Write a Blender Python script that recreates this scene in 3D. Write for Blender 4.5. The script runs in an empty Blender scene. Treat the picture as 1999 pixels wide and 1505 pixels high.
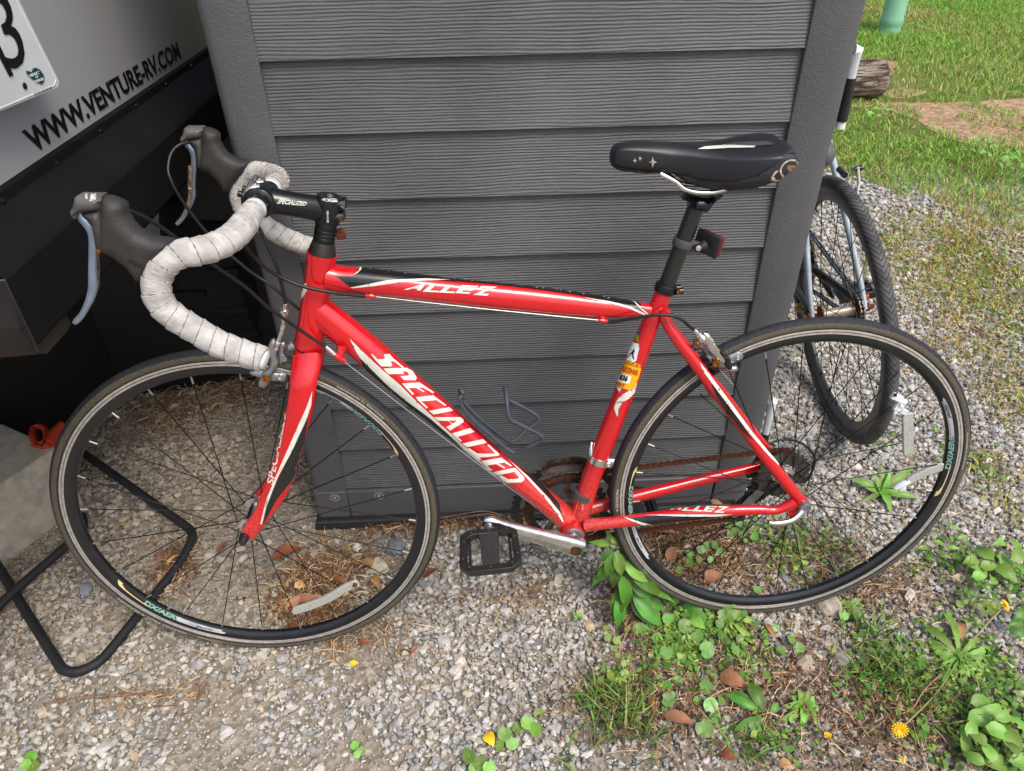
import bpy, bmesh, math, random
import numpy as np
from mathutils import Vector, Matrix, geometry, noise as mnoise
from mathutils.bvhtree import BVHTree
random.seed(7); RNG = np.random.default_rng(7)
SC = bpy.context.scene
COL = SC.collection
PI = math.pi
# ------------------------------------------------------------------ camera, sky, sun, exposure
CAM = (-0.5689, -0.9153, 1.3054)
YAW, PITCH, ROLL, FPX = -0.06258, 0.64209, -0.01732, 1450.0
LEAN = 0.11989; BASE = 0.978; RT = 0.334
def _axes():
    cy, sy = math.cos(YAW), math.sin(YAW)
    r = Vector((cy, sy, 0)); f = Vector((-sy, cy, 0)); u = Vector((0, 0, 1))
    cp, sp = math.cos(PITCH), math.sin(PITCH)
    f2 = cp*f - sp*u; u2 = sp*f + cp*u
    cr, sr = math.cos(ROLL), math.sin(ROLL)
    return cr*r + sr*u2, -sr*r + cr*u2, f2
CR, CU, CF = _axes()
CC = Vector(CAM)
cd = bpy.data.cameras.new('camera'); cam = bpy.data.objects.new('camera', cd); COL.objects.link(cam)
M = Matrix.Identity(4)
for i in range(3):
    M[i][0] = CR[i]; M[i][1] = CU[i]; M[i][2] = -CF[i]; M[i][3] = CC[i]
cam.matrix_world = M
cd.sensor_width = 36; cd.lens = FPX/1999*36; cd.clip_end = 400; cd.clip_start = 0.02
SC.camera = cam
SUN_EL, SUN_AZ = math.radians(56), math.radians(146)      # azimuth clockwise from +Y
w = bpy.data.worlds.new('World'); SC.world = w; w.use_nodes = True
nt = w.node_tree; bg = nt.nodes['Background']
sky = nt.nodes.new('ShaderNodeTexSky'); sky.sky_type = 'NISHITA'; sky.sun_disc = False
sky.sun_elevation = SUN_EL; sky.sun_rotation = SUN_AZ; sky.air_density = 1.0; sky.dust_density = 4.0
nt.links.new(sky.outputs[0], bg.inputs[0]); bg.inputs[1].default_value = 0.15
sl = bpy.data.lights.new('sun', 'SUN'); sl.energy = 1.5; sl.angle = math.radians(20); sl.color = (1.0, .95, .88)
so = bpy.data.objects.new('sun', sl); COL.objects.link(so)
sd = Vector((math.sin(SUN_AZ)*math.cos(SUN_EL), math.cos(SUN_AZ)*math.cos(SUN_EL), math.sin(SUN_EL)))
so.rotation_euler = (-sd).to_track_quat('-Z', 'Y').to_euler(); so.location = (3, -3, 5)
SC.view_settings.view_transform = 'Standard'; SC.view_settings.look = 'None'
SC.view_settings.exposure = 0.42; SC.view_settings.gamma = 1
# ------------------------------------------------------------------ measuring helpers: photo sight lines meet real planes
def ray(px, py):
    return (CR*((px-999.5)/FPX) - CU*((py-752.5)/FPX) + CF)
def G(px, py, z=0.0):
    v = ray(px, py); t = (z-CC.z)/v.z; return CC + v*t
def PY(px, py, y):
    v = ray(px, py); t = (y-CC.y)/v.y; return CC + v*t
def PXx(px, py, x, slope=0.0, y0=0.0):
    n = Vector((1, -slope, 0)); v = ray(px, py); t = (Vector((x, y0, 0))-CC).dot(n)/v.dot(n); return CC + v*t
def proj(P):
    v = Vector(P)-CC; z = v.dot(CF); return 999.5+FPX*v.dot(CR)/z, 752.5-FPX*v.dot(CU)/z
AX = Vector((1, 0, 0)); AV = Vector((0, math.sin(LEAN), math.cos(LEAN))); AN = Vector((0, -math.cos(LEAN), math.sin(LEAN)))
BIKEM = Matrix.Rotation(-LEAN, 4, 'X'); BIKEI = BIKEM.inverted()
def B(px, py, off=0.0):
    """point in the bicycle's own frame (x along, y away from the viewer, z up the lean)"""
    v = ray(px, py); Q = AN*off; t = (Q-CC).dot(AN)/v.dot(AN); P = CC+v*t
    return Vector((P.x, -off, P.dot(AV)))
CL = BIKEI @ CC
def rayL(px, py): return (BIKEI.to_3x3() @ ray(px, py)).normalized()
# ------------------------------------------------------------------ materials
def lin(c):
    return tuple(((x/255)/12.92 if x/255 <= .04045 else ((x/255+.055)/1.055)**2.4) for x in c)+(1,)
MATS = {}
def mat(name, c1, c2=None, ns=20, rough=.5, metal=0, bump=None, coat=0, spec=.5, stretch=None, mixpos=(.35, .65), attr=False, rvar=0, emis=None, trans=0, alpha=1, sss=0, detail=5, dirt=None):
    if name in MATS: return MATS[name]
    m = bpy.data.materials.new(name); m.use_nodes = True; MATS[name] = m
    n = m.node_tree.nodes; L = m.node_tree.links; b = n['Principled BSDF']
    b.inputs['Roughness'].default_value = rough; b.inputs['Metallic'].default_value = metal
    b.inputs['Specular IOR Level'].default_value = spec
    b.inputs['Coat Weight'].default_value = coat; b.inputs['Coat Roughness'].default_value = .08
    b.inputs['Transmission Weight'].default_value = trans
    b.inputs['Alpha'].default_value = alpha
    c1 = lin(c1) if len(c1) == 3 and max(c1) > 1 else tuple(c1)[:3]+(1,)
    b.inputs['Base Color'].default_value = c1
    tc = n.new('ShaderNodeTexCoord'); mp = n.new('ShaderNodeMapping'); L.new(tc.outputs['Object'], mp.inputs[0])
    if stretch: mp.inputs['Scale'].default_value = stretch
    col = None
    if attr:
        a = n.new('ShaderNodeAttribute'); a.attribute_name = 'Col'; col = a.outputs['Color']
    if c2 is not None:
        c2 = lin(c2) if len(c2) == 3 and max(c2) > 1 else tuple(c2)[:3]+(1,)
        t = n.new('ShaderNodeTexNoise'); t.inputs['Scale'].default_value = ns; t.inputs['Detail'].default_value = detail; L.new(mp.outputs[0], t.inputs[0])
        r = n.new('ShaderNodeMapRange'); r.inputs[1].default_value = mixpos[0]; r.inputs[2].default_value = mixpos[1]; L.new(t.outputs[0], r.inputs[0])
        x = n.new('ShaderNodeMix'); x.data_type = 'RGBA'; L.new(r.outputs[0], x.inputs[0]); x.inputs[6].default_value = c1; x.inputs[7].default_value = c2
        if attr:
            x.blend_type = 'MULTIPLY'; x.inputs[0].default_value = 1; L.new(col, x.inputs[6])
            x2 = n.new('ShaderNodeMix'); x2.data_type = 'RGBA'; L.new(r.outputs[0], x2.inputs[0]); x2.inputs[6].default_value = c1; x2.inputs[7].default_value = c2
            L.new(x2.outputs[2], x.inputs[7])
            for l in list(x.inputs[0].links): L.remove(l)
        col = x.outputs[2]
    if dirt:
        dc, ds, lo, hi = dirt; dc = lin(dc)
        t = n.new('ShaderNodeTexNoise'); t.inputs['Scale'].default_value = ds; t.inputs['Detail'].default_value = 10; t.inputs['Roughness'].default_value = .7; L.new(tc.outputs['Object'], t.inputs[0])
        r = n.new('ShaderNodeMapRange'); r.inputs[1].default_value = lo; r.inputs[2].default_value = hi; L.new(t.outputs[0], r.inputs[0])
        x = n.new('ShaderNodeMix'); x.data_type = 'RGBA'; L.new(r.outputs[0], x.inputs[0]); x.inputs[7].default_value = dc
        if col: L.new(col, x.inputs[6])
        else: x.inputs[6].default_value = c1
        col = x.outputs[2]
        rr = n.new('ShaderNodeMapRange'); rr.inputs[3].default_value = rough; rr.inputs[4].default_value = .85; L.new(r.outputs[0], rr.inputs[0]); L.new(rr.outputs[0], b.inputs['Roughness'])
    if col: L.new(col, b.inputs['Base Color'])
    if rvar and not dirt:
        t = n.new('ShaderNodeTexNoise'); t.inputs['Scale'].default_value = ns*1.7; L.new(mp.outputs[0], t.inputs[0])
        r = n.new('ShaderNodeMapRange'); r.inputs[3].default_value = rough-rvar; r.inputs[4].default_value = rough+rvar; L.new(t.outputs[0], r.inputs[0]); L.new(r.outputs[0], b.inputs['Roughness'])
    if bump:
        t = n.new('ShaderNodeTexNoise'); t.inputs['Scale'].default_value = bump[0]; t.inputs['Detail'].default_value = 6; L.new(mp.outputs[0], t.inputs[0])
        bp = n.new('ShaderNodeBump'); bp.inputs['Strength'].default_value = bump[1]; bp.inputs['Distance'].default_value = bump[2] if len(bump) > 2 else .001; L.new(t.outputs[0], bp.inputs['Height']); L.new(bp.outputs[0], b.inputs['Normal'])
    if sss:
        b.inputs['Subsurface Weight'].default_value = sss; b.inputs['Subsurface Scale'].default_value = .002
    return m
# ------------------------------------------------------------------ mesh helpers
class MB:
    def __init__(s): s.v = []; s.f = []; s.m = []; s.smooth = True
    def add(s, vs, fs, mi=0):
        k = len(s.v); s.v += [tuple(x) for x in vs]
        for f in fs: s.f.append(tuple(i+k for i in f)); s.m.append(mi)
    def box(s, c, sz, rot=None, mi=0):
        c = Vector(c); h = Vector(sz)/2; vs = []
        for x in (-1, 1):
            for y in (-1, 1):
                for z in (-1, 1):
                    q = Vector((x*h.x, y*h.y, z*h.z))
                    if rot: q = rot @ q
                    vs.append(c+q)
        s.add(vs, [(0, 1, 3, 2), (4, 6, 7, 5), (0, 4, 5, 1), (2, 3, 7, 6), (0, 2, 6, 4), (1, 5, 7, 3)], mi)
    def hexa(s, b, t, mi=0):   # 4 bottom, 4 top corners
        s.add(list(b)+list(t), [(3, 2, 1, 0), (4, 5, 6, 7), (0, 1, 5, 4), (1, 2, 6, 5), (2, 3, 7, 6), (3, 0, 4, 7)], mi)
    def sweep(s, pts, ra, rb=None, side=None, seg=14, caps=True, mi=0, pw=1.0, closed=False):
        """ra: radius in the plane perpendicular to 'side'; rb: radius along 'side'"""
        P = [Vector(q) for q in pts]; n = len(P)
        if not hasattr(ra, '__len__'): ra = [ra]*n
        if rb is None: rb = ra
        if not hasattr(rb, '__len__'): rb = [rb]*n
        rings = []; prev = None
        for i in range(n):
            if closed: T = (P[(i+1) % n]-P[i-1]).normalized()
            else: T = (P[min(i+1, n-1)]-P[max(i-1, 0)]).normalized()
            if side is not None:
                S = Vector(side); S = (S-T*S.dot(T)).normalized()
            else:
                if prev is None:
                    S = T.orthogonal().normalized()
                else:
                    S = (prev-T*prev.dot(T)).normalized()
                prev = S
            U = T.cross(S)
            r = []
            for k in range(seg):
                a = 2*PI*k/seg; c, d = math.cos(a), math.sin(a)
                if pw != 1: c = math.copysign(abs(c)**pw, c); d = math.copysign(abs(d)**pw, d)
                r.append(P[i]+S*(rb[i]*c)+U*(ra[i]*d))
            rings.append(r)
        vs = [q for r in rings for q in r]; fs = []
        for i in range(n if closed else n-1):
            j = (i+1) % n
            for k in range(seg):
                k2 = (k+1) % seg; fs.append((i*seg+k, i*seg+k2, j*seg+k2, j*seg+k))
        if caps and not closed:
            fs.append(tuple(range(seg-1, -1, -1))); fs.append(tuple((n-1)*seg+k for k in range(seg)))
        s.add(vs, fs, mi)
    def lathe(s, C, A, prof, seg=24, mi=0, mis=None, caps=True):
        """prof = [(r, h)] around axis A from C"""
        C = Vector(C); A = Vector(A).normalized(); S = A.orthogonal().normalized(); U = A.cross(S)
        n = len(prof); vs = []
        for r, h in prof:
            for k in range(seg):
                a = 2*PI*k/seg; vs.append(C+A*h+S*(r*math.cos(a))+U*(r*math.sin(a)))
        k0 = len(s.v); s.v += [tuple(q) for q in vs]
        for i in range(n-1):
            for k in range(seg):
                k2 = (k+1) % seg; s.f.append((k0+i*seg+k, k0+i*seg+k2, k0+(i+1)*seg+k2, k0+(i+1)*seg+k)); s.m.append(mis[i] if mis else mi)
        if caps:
            if prof[0][0] > 1e-5: s.f.append(tuple(k0+k for k in range(seg-1, -1, -1))); s.m.append(mis[0] if mis else mi)
            if prof[-1][0] > 1e-5: s.f.append(tuple(k0+(n-1)*seg+k for k in range(seg))); s.m.append(mis[-1] if mis else mi)
    def cyl(s, a, b, r, seg=12, mi=0, r2=None):
        a = Vector(a); b = Vector(b); d = (b-a)
        s.lathe(a, d, [(r, 0), (r if r2 is None else r2, d.length)], seg, mi)
    def done(s, name, mats, parent=None, sharp=40, bevel=0, fix=True):
        me = bpy.data.meshes.new(name); me.from_pydata(s.v, [], s.f)
        if not isinstance(mats, (list, tuple)): mats = [mats]
        for m in mats: me.materials.append(m)
        me.polygons.foreach_set('material_index', s.m)
        if fix:
            bm = bmesh.new(); bm.from_mesh(me); bmesh.ops.remove_doubles(bm, verts=bm.verts, dist=1e-6); bmesh.ops.recalc_face_normals(bm, faces=bm.faces); bm.to_mesh(me); bm.free()
        me.polygons.foreach_set('use_smooth', [True]*len(me.polygons)); me.set_sharp_from_angle(angle=math.radians(sharp))
        o = bpy.data.objects.new(name, me); COL.objects.link(o)
        if parent: o.parent = parent
        if bevel:
            md = o.modifiers.new('bevel', 'BEVEL'); md.width = bevel; md.segments = 2; md.limit_method = 'ANGLE'; md.angle_limit = math.radians(40)
        return o
def smoothpath(pts, n=6):
    P = [Vector(p) for p in pts]; out = []
    for i in range(len(P)-1):
        a, b, c, d = P[max(i-1, 0)], P[i], P[i+1], P[min(i+2, len(P)-1)]
        for k in range(n):
            t = k/n; out.append(.5*((2*b)+(c-a)*t+(2*a-5*b+4*c-d)*t*t+(3*b-3*c+d-a)*t**3))
    out.append(P[-1]); return out
def sm1(vals, n=6):
    return [q.x for q in smoothpath([Vector((v, 0, 0)) for v in vals], n)]
def tag(o, label=None, cat=None, group=None, kind=None):
    if label: o['label'] = label
    if cat: o['category'] = cat
    if group: o['group'] = group
    if kind: o['kind'] = kind
    return o
def empty(name, loc=(0, 0, 0), label=None, cat=None, group=None):
    o = bpy.data.objects.new(name, None); o.empty_display_size = .05; o.location = loc; COL.objects.link(o); return tag(o, label, cat, group)
def pillow(poly, T, R, y=0.0, edge=.25, step=.006, yfun=None, M=None):
    """solid with the outline poly [(x,z)] in the bike plane, thickness +-T rounded over R from its edge; returns verts, faces"""
    P = [Vector((a[0], a[1])) for a in poly]; n = len(P); bd = []
    for i in range(n):
        a, b = P[i], P[(i+1) % n]; k = max(1, int((b-a).length/step))
        for j in range(k): bd.append(a.lerp(b, j/k))
    nb = len(bd)
    def dist(q):
        d = 1e9
        for i in range(n):
            a, b = P[i], P[(i+1) % n]; ab = b-a; t = max(0, min(1, (q-a).dot(ab)/max(ab.length_squared, 1e-12))); d = min(d, (q-(a+ab*t)).length)
        return d
    def inside(q):
        c = False
        for i in range(n):
            a, b = P[i], P[(i+1) % n]
            if (a.y > q.y) != (b.y > q.y) and q.x < (b.x-a.x)*(q.y-a.y)/(b.y-a.y)+a.x: c = not c
        return c
    x0, x1 = min(p.x for p in P), max(p.x for p in P); z0, z1 = min(p.y for p in P), max(p.y for p in P)
    ins = []; xx = x0; row = 0
    while xx < x1:
        zz = z0 + (step/2 if row % 2 else 0)
        while zz < z1:
            q = Vector((xx, zz))
            if inside(q) and dist(q) > step*.45: ins.append(q)
            zz += step
        xx += step*.87; row += 1
    allp = bd+ins
    vs2, es, fs, ov, oe, of = geometry.delaunay_2d_cdt(allp, [], [list(range(nb))], 1, 1e-7)
    V = []; k = len(vs2)
    for sgn in (-1, 1):
        for q in vs2:
            q = Vector(q); d = dist(q); e = edge+(1-edge)*math.sqrt(max(0, 1-(1-min(d/R, 1))**2))
            yy = y+(yfun(q.x, q.y) if yfun else 0)
            V.append(Vector((q.x, yy+sgn*T*e, q.y)))
    F = [tuple(f) for f in fs]+[tuple(i+k for i in reversed(f)) for f in fs]
    cnt = {}
    for f in fs:
        f = list(f)
        for i in range(len(f)):
            a, b = f[i], f[(i+1) % len(f)]; cnt[(a, b)] = 1
    for (a, b) in cnt:
        if (b, a) not in cnt: F.append((b, a, a+k, b+k))
    return V, F
def pxpoly(pts, off): return [(q.x, q.z) for q in (B(a, b, off) for a, b in pts)]
# ------------------------------------------------------------------ decals and lettering laid on real surfaces
BV = {}
def bvh_of(objs):
    key = tuple(o.name for o in objs)
    if key in BV: return BV[key]
    vs, fs = [], []
    for o in objs:
        k = len(vs); vs += [v.co.copy() for v in o.data.vertices]; fs += [tuple(i+k for i in p.vertices) for p in o.data.polygons]
    BV[key] = BVHTree.FromPolygons(vs, fs); return BV[key]
def lay(bm, name, objs, m, parent, lift=.0004):
    """bm holds photo-plane outlines; each vertex slides along its sight line onto the surface of objs (bike frame)"""
    T = bvh_of(objs)
    for v in bm.verts:
        d = rayL(v.co.x, v.co.y); h = T.ray_cast(CL, d)
        if h[0] is None:
            q = B(v.co.x, v.co.y, .02)
            for _ in range(8):
                h = T.find_nearest(q); q = CL+d*((h[0]-CL).dot(d))
        nn = h[1]
        if nn.dot(d) > 0: nn = -nn
        v.co = h[0]+nn*lift
    me = bpy.data.meshes.new(name); bm.to_mesh(me); bm.free(); me.materials.append(m)
    me.polygons.foreach_set('use_smooth', [True]*len(me.polygons))
    o = bpy.data.objects.new(name, me); COL.objects.link(o); o.parent = parent; return o
def cutgrid(bm, sx, sy):
    xs = [v.co.x for v in bm.verts]; ys = [v.co.y for v in bm.verts]
    x = math.floor(min(xs)/sx)*sx+sx
    while x < max(xs):
        g = bm.verts[:]+bm.edges[:]+bm.faces[:]; bmesh.ops.bisect_plane(bm, geom=g, plane_co=(x, 0, 0), plane_no=(1, 0, 0)); x += sx
    y = math.floor(min(ys)/sy)*sy+sy
    while y < max(ys):
        g = bm.verts[:]+bm.edges[:]+bm.faces[:]; bmesh.ops.bisect_plane(bm, geom=g, plane_co=(0, y, 0), plane_no=(0, 1, 0)); y += sy
    bmesh.ops.triangulate(bm, faces=bm.faces)
def polybm(pts):
    bm = bmesh.new(); vs = [bm.verts.new((a, b, 0)) for a, b in pts]
    for t in geometry.tessellate_polygon([[Vector((a, b, 0)) for a, b in pts]]):
        try: bm.faces.new([vs[i] for i in t])
        except ValueError: pass
    return bm
def stripe(name, pts, objs, m, parent, lift=.0004, st=4):
    lift += .0004
    bm = polybm(pts); cutgrid(bm, st, st); return lay(bm, name, objs, m, parent, lift)
_TX = {}
def textbm(s, bold=.0, shear=0.0, space=1.0, ysc=1):
    cu = bpy.data.curves.new('t', 'FONT'); cu.body = s; cu.offset = bold; cu.shear = shear; cu.space_character = space; cu.resolution_u = 3; cu.fill_mode = 'FRONT'
    o = bpy.data.objects.new('t', cu); COL.objects.link(o)
    dg = bpy.context.evaluated_depsgraph_get(); me = bpy.data.meshes.new_from_object(o.evaluated_get(dg))
    bm = bmesh.new(); bm.from_mesh(me); bpy.data.objects.remove(o); bpy.data.curves.remove(cu); bpy.data.meshes.remove(me)
    bmesh.ops.remove_doubles(bm, verts=bm.verts, dist=1e-5)
    xs = [v.co.x for v in bm.verts]; ys = [v.co.y for v in bm.verts]
    x0, x1, y0, y1 = min(xs), max(xs), min(ys), max(ys)
    for v in bm.verts: v.co = Vector(((v.co.x-x0)/(x1-x0), (v.co.y-y0)/(y1-y0), 0))
    return bm
def lettering(s, quad, objs, m, parent, bold=.02, shear=0, space=1, name='lettering', cuts=(10, 4), lift=.0006):
    """quad: photo corners bottom-left, bottom-right, top-right, top-left of the word"""
    bm = textbm(s, bold, shear, space); cutgrid(bm, 1/cuts[0], 1/cuts[1])
    bl, br, tr, tl = [Vector(q) for q in quad]
    for v in bm.verts:
        u, t = v.co.x, v.co.y; q = (bl*(1-u)+br*u)*(1-t)+(tl*(1-u)+tr*u)*t; v.co = Vector((q.x, q.y, 0))
    return lay(bm, name, objs, m, parent, lift+.0006)
def plane_text(s, quad3, m, parent, bold=.02, shear=0, space=1, name='lettering', lift=Vector((0, 0, 0))):
    bm = textbm(s, bold, shear, space)
    bl, br, tr, tl = quad3
    for v in bm.verts:
        u, t = v.co.x, v.co.y; v.co = (bl*(1-u)+br*u)*(1-t)+(tl*(1-u)+tr*u)*t+lift
    me = bpy.data.meshes.new(name); bm.to_mesh(me); bm.free(); me.materials.append(m)
    o = bpy.data.objects.new(name, me); COL.objects.link(o); o.parent = parent; return o
# ================================================================== THE SETTING
def ground_material():
    m = bpy.data.materials.new('ground_soil'); m.use_nodes = True; n = m.node_tree.nodes; L = m.node_tree.links; b = n['Principled BSDF']
    b.inputs['Roughness'].default_value = .95; b.inputs['Specular IOR Level'].default_value = .2
    tc = n.new('ShaderNodeTexCoord')
    def noise(s, d=8, r=.6):
        t = n.new('ShaderNodeTexNoise'); t.inputs['Scale'].default_value = s; t.inputs['Detail'].default_value = d; t.inputs['Roughness'].default_value = r; L.new(tc.outputs['Object'], t.inputs[0]); return t.outputs[0]
    def ramp(x, stops):
        r = n.new('ShaderNodeValToRGB'); L.new(x, r.inputs[0]); e = r.color_ramp.elements
        while len(e) < len(stops): e.new(.5)
        for k, (p, c) in enumerate(stops): e[k].position = p; e[k].color = lin(c)
        return r.outputs[0]
    def mix(f, a, c):
        x = n.new('ShaderNodeMix'); x.data_type = 'RGBA'; L.new(f, x.inputs[0]); L.new(a, x.inputs[6]); L.new(c, x.inputs[7]); return x.outputs[2]
    soil = ramp(noise(60, 12, .75), [(.3, (104, 95, 84)), (.5, (154, 143, 126)), (.7, (192, 180, 160))])
    vor = n.new('ShaderNodeTexVoronoi'); vor.inputs['Scale'].default_value = 75; L.new(tc.outputs['Object'], vor.inputs[0])
    sep = n.new('ShaderNodeSeparateColor'); L.new(vor.outputs['Color'], sep.inputs[0])
    stone = ramp(sep.outputs[0], [(0, (92, 90, 88)), (.4, (132, 128, 120)), (.75, (168, 158, 142)), (1, (196, 190, 180))])
    a = mix(noise(7, 4), soil, stone)
    lawn = ramp(noise(25, 10, .8), [(.3, (86, 84, 44)), (.5, (104, 116, 54)), (.68, (168, 140, 100))])
    # lawn starts beyond the drive
    sx = n.new('ShaderNodeSeparateXYZ'); L.new(tc.outputs['Object'], sx.inputs[0])
    ad = n.new('ShaderNodeMath'); ad.operation = 'MULTIPLY_ADD'; L.new(noise(3, 5), ad.inputs[0]); ad.inputs[1].default_value = 1.0; L.new(sx.outputs[1], ad.inputs[2])
    r = n.new('ShaderNodeMapRange'); r.inputs[1].default_value = 2.45; r.inputs[2].default_value = 2.9; L.new(ad.outputs[0], r.inputs[0])
    c = mix(r.outputs[0], a, lawn); L.new(c, b.inputs['Base Color'])
    bp = n.new('ShaderNodeBump'); bp.inputs['Strength'].default_value = .8; bp.inputs['Distance'].default_value = .006; L.new(vor.outputs['Distance'], bp.inputs['Height']); L.new(bp.outputs[0], b.inputs['Normal'])
    return m
bm = bmesh.new()
for v in [(-60, -30, 0), (60, -30, 0), (60, 120, 0), (-60, 120, 0)]: bm.verts.new(v)
bm.verts.ensure_lookup_table(); bm.faces.new(bm.verts); me = bpy.data.meshes.new('ground'); bm.to_mesh(me); bm.free()
ground = bpy.data.objects.new('ground', me); COL.objects.link(ground); me.materials.append(ground_material()); tag(ground, kind='structure'); ground.location.z = -.004

# ---- the storage shed
SY, PSI = .305, -.0296
sd_ = Vector((math.cos(PSI), math.sin(PSI), 0)); sn_ = Vector((math.sin(PSI), -math.cos(PSI), 0))   # along the wall, out of the wall
SO = Vector((0, SY, 0))
def W(px, py, out=0.0):
    o = SO+sn_*out; v = ray(px, py); t = (o-CC).dot(sn_)/v.dot(sn_); P = CC+v*t
    return (P-SO).dot(sd_), P.z
def WP(a, z, out=0.0): return SO+sd_*a+sn_*out+Vector((0, 0, z))
shed = empty('storage_shed', WP(-.45, 0, -.5), 'dark grey resin storage shed with wood-grain lap siding behind the red bicycle', 'shed')
def adopt(o, par):
    o.parent = par; o.matrix_parent_inverse = par.matrix_world.inverted() if par.matrix_world != Matrix.Identity(4) else Matrix.Translation(-par.location); return o
def sidingmat():
    m = bpy.data.materials.new('wood_grain_resin'); m.use_nodes = True; n = m.node_tree.nodes; L = m.node_tree.links; b = n['Principled BSDF']
    b.inputs['Roughness'].default_value = .55; b.inputs['Specular IOR Level'].default_value = .45
    tc = n.new('ShaderNodeTexCoord'); oi = n.new('ShaderNodeObjectInfo')
    ad = n.new('ShaderNodeVectorMath'); L.new(tc.outputs['Object'], ad.inputs[0]); 
    cv = n.new('ShaderNodeCombineXYZ'); L.new(oi.outputs['Random'], cv.inputs[0]); 
    sc = n.new('ShaderNodeVectorMath'); sc.operation = 'SCALE'; L.new(cv.outputs[0], sc.inputs[0]); sc.inputs[3].default_value = 3.0; L.new(sc.outputs[0], ad.inputs[1])
    mp = n.new('ShaderNodeMapping'); L.new(ad.outputs[0], mp.inputs[0]); mp.inputs['Scale'].default_value = (2.2, 1, 9)
    warp = n.new('ShaderNodeTexNoise'); warp.inputs['Scale'].default_value = 1.6; warp.inputs['Detail'].default_value = 3; L.new(mp.outputs[0], warp.inputs[0])
    sp = n.new('ShaderNodeSeparateXYZ'); L.new(ad.outputs[0], sp.inputs[0])
    m1 = n.new('ShaderNodeMath'); m1.operation = 'MULTIPLY_ADD'; L.new(warp.outputs[0], m1.inputs[0]); m1.inputs[1].default_value = .018; L.new(sp.outputs[2], m1.inputs[2])
    m2 = n.new('ShaderNodeMath'); m2.operation = 'MULTIPLY'; L.new(m1.outputs[0], m2.inputs[0]); m2.inputs[1].default_value = 2*PI/.0052
    s1 = n.new('ShaderNodeMath'); s1.operation = 'SINE'; L.new(m2.outputs[0], s1.inputs[0])
    mp2 = n.new('ShaderNodeMapping'); L.new(ad.outputs[0], mp2.inputs[0]); mp2.inputs['Scale'].default_value = (10, 1, 260)
    fn = n.new('ShaderNodeTexNoise'); fn.inputs['Scale'].default_value = 1; fn.inputs['Detail'].default_value = 4; fn.inputs['Roughness'].default_value = .65; L.new(mp2.outputs[0], fn.inputs[0])
    m3 = n.new('ShaderNodeMath'); m3.operation = 'MULTIPLY_ADD'; L.new(fn.outputs[0], m3.inputs[0]); m3.inputs[1].default_value = 2.6; 
    m4 = n.new('ShaderNodeMath'); m4.operation = 'MULTIPLY'; L.new(s1.outputs[0], m4.inputs[0]); m4.inputs[1].default_value = .55; L.new(m4.outputs[0], m3.inputs[2])
    bp = n.new('ShaderNodeBump'); bp.inputs['Strength'].default_value = 1; bp.inputs['Distance'].default_value = .00085; L.new(m3.outputs[0], bp.inputs['Height']); L.new(bp.outputs[0], b.inputs['Normal'])
    big = n.new('ShaderNodeTexNoise'); big.inputs['Scale'].default_value = 5; big.inputs['Detail'].default_value = 8; L.new(tc.outputs['Object'], big.inputs[0])
    r = n.new('ShaderNodeValToRGB'); L.new(big.outputs[0], r.inputs[0]); r.color_ramp.elements[0].position = .3; r.color_ramp.elements[0].color = lin((80, 83, 86)); r.color_ramp.elements[1].position = .7; r.color_ramp.elements[1].color = lin((96, 98, 100))
    sz = n.new('ShaderNodeSeparateXYZ'); L.new(tc.outputs['Object'], sz.inputs[0]); zr = n.new('ShaderNodeMapRange'); zr.inputs[1].default_value = .34; zr.inputs[2].default_value = .04; L.new(sz.outputs[2], zr.inputs[0])
    dn = n.new('ShaderNodeTexNoise'); dn.inputs['Scale'].default_value = 24; dn.inputs['Detail'].default_value = 10; dn.inputs['Roughness'].default_value = .75; L.new(tc.outputs['Object'], dn.inputs[0]); dr = n.new('ShaderNodeMapRange'); dr.inputs[1].default_value = .48; dr.inputs[2].default_value = .70; dr.inputs[4].default_value = .6; L.new(dn.outputs[0], dr.inputs[0])
    za = n.new('ShaderNodeMath'); za.operation = 'MULTIPLY_ADD'; L.new(zr.outputs[0], za.inputs[0]); za.inputs[1].default_value = .85; za.inputs[2].default_value = .12; dm = n.new('ShaderNodeMath'); dm.operation = 'MULTIPLY'; L.new(za.outputs[0], dm.inputs[0]); L.new(dr.outputs[0], dm.inputs[1])
    mx = n.new('ShaderNodeMix'); mx.data_type = 'RGBA'; L.new(dm.outputs[0], mx.inputs[0]); L.new(r.outputs[0], mx.inputs[6]); mx.inputs[7].default_value = lin((134, 124, 108)); L.new(mx.outputs[2], b.inputs['Base Color'])
    return m
M_SIDE = sidingmat()
M_TRIM = mat('pebbled_grey_resin', (82, 83, 86), (90, 90, 92), ns=8, rough=.5, bump=(300, .55, .0022), dirt=((120, 112, 100), 30, .66, .8))
M_TRIM2 = mat('smooth_grey_resin', (84, 85, 88), (92, 92, 94), ns=8, rough=.45, bump=(300, .12, .0006))
M_BASE = mat('black_resin_base', (30, 30, 32), (48, 46, 44), ns=30, rough=.5, bump=(120, .3, .001), dirt=((92, 78, 62), 40, .58, .72))
M_STEEL = mat('zinc_steel', (170, 170, 160), (140, 134, 120), ns=60, rough=.45, metal=.4, bump=(200, .2, .0003))
M_RUST = mat('rusty_steel', (120, 66, 34), (62, 36, 22), ns=220, rough=.85, metal=.2, bump=(400, .5, .0006))
xl_in, zt = W(479, 0); xr_in, _ = W(1594, 0); xl_out = W(376, 0)[0]; xr_out = W(1706, 0)[0]
COURSE = .1375*1.2203/1.4541
zL1 = W(1000, 110)[1]; ZTOP = 1.72
zbt = W(985, 945)[1]                                   # top edge of the bottom rail
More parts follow.
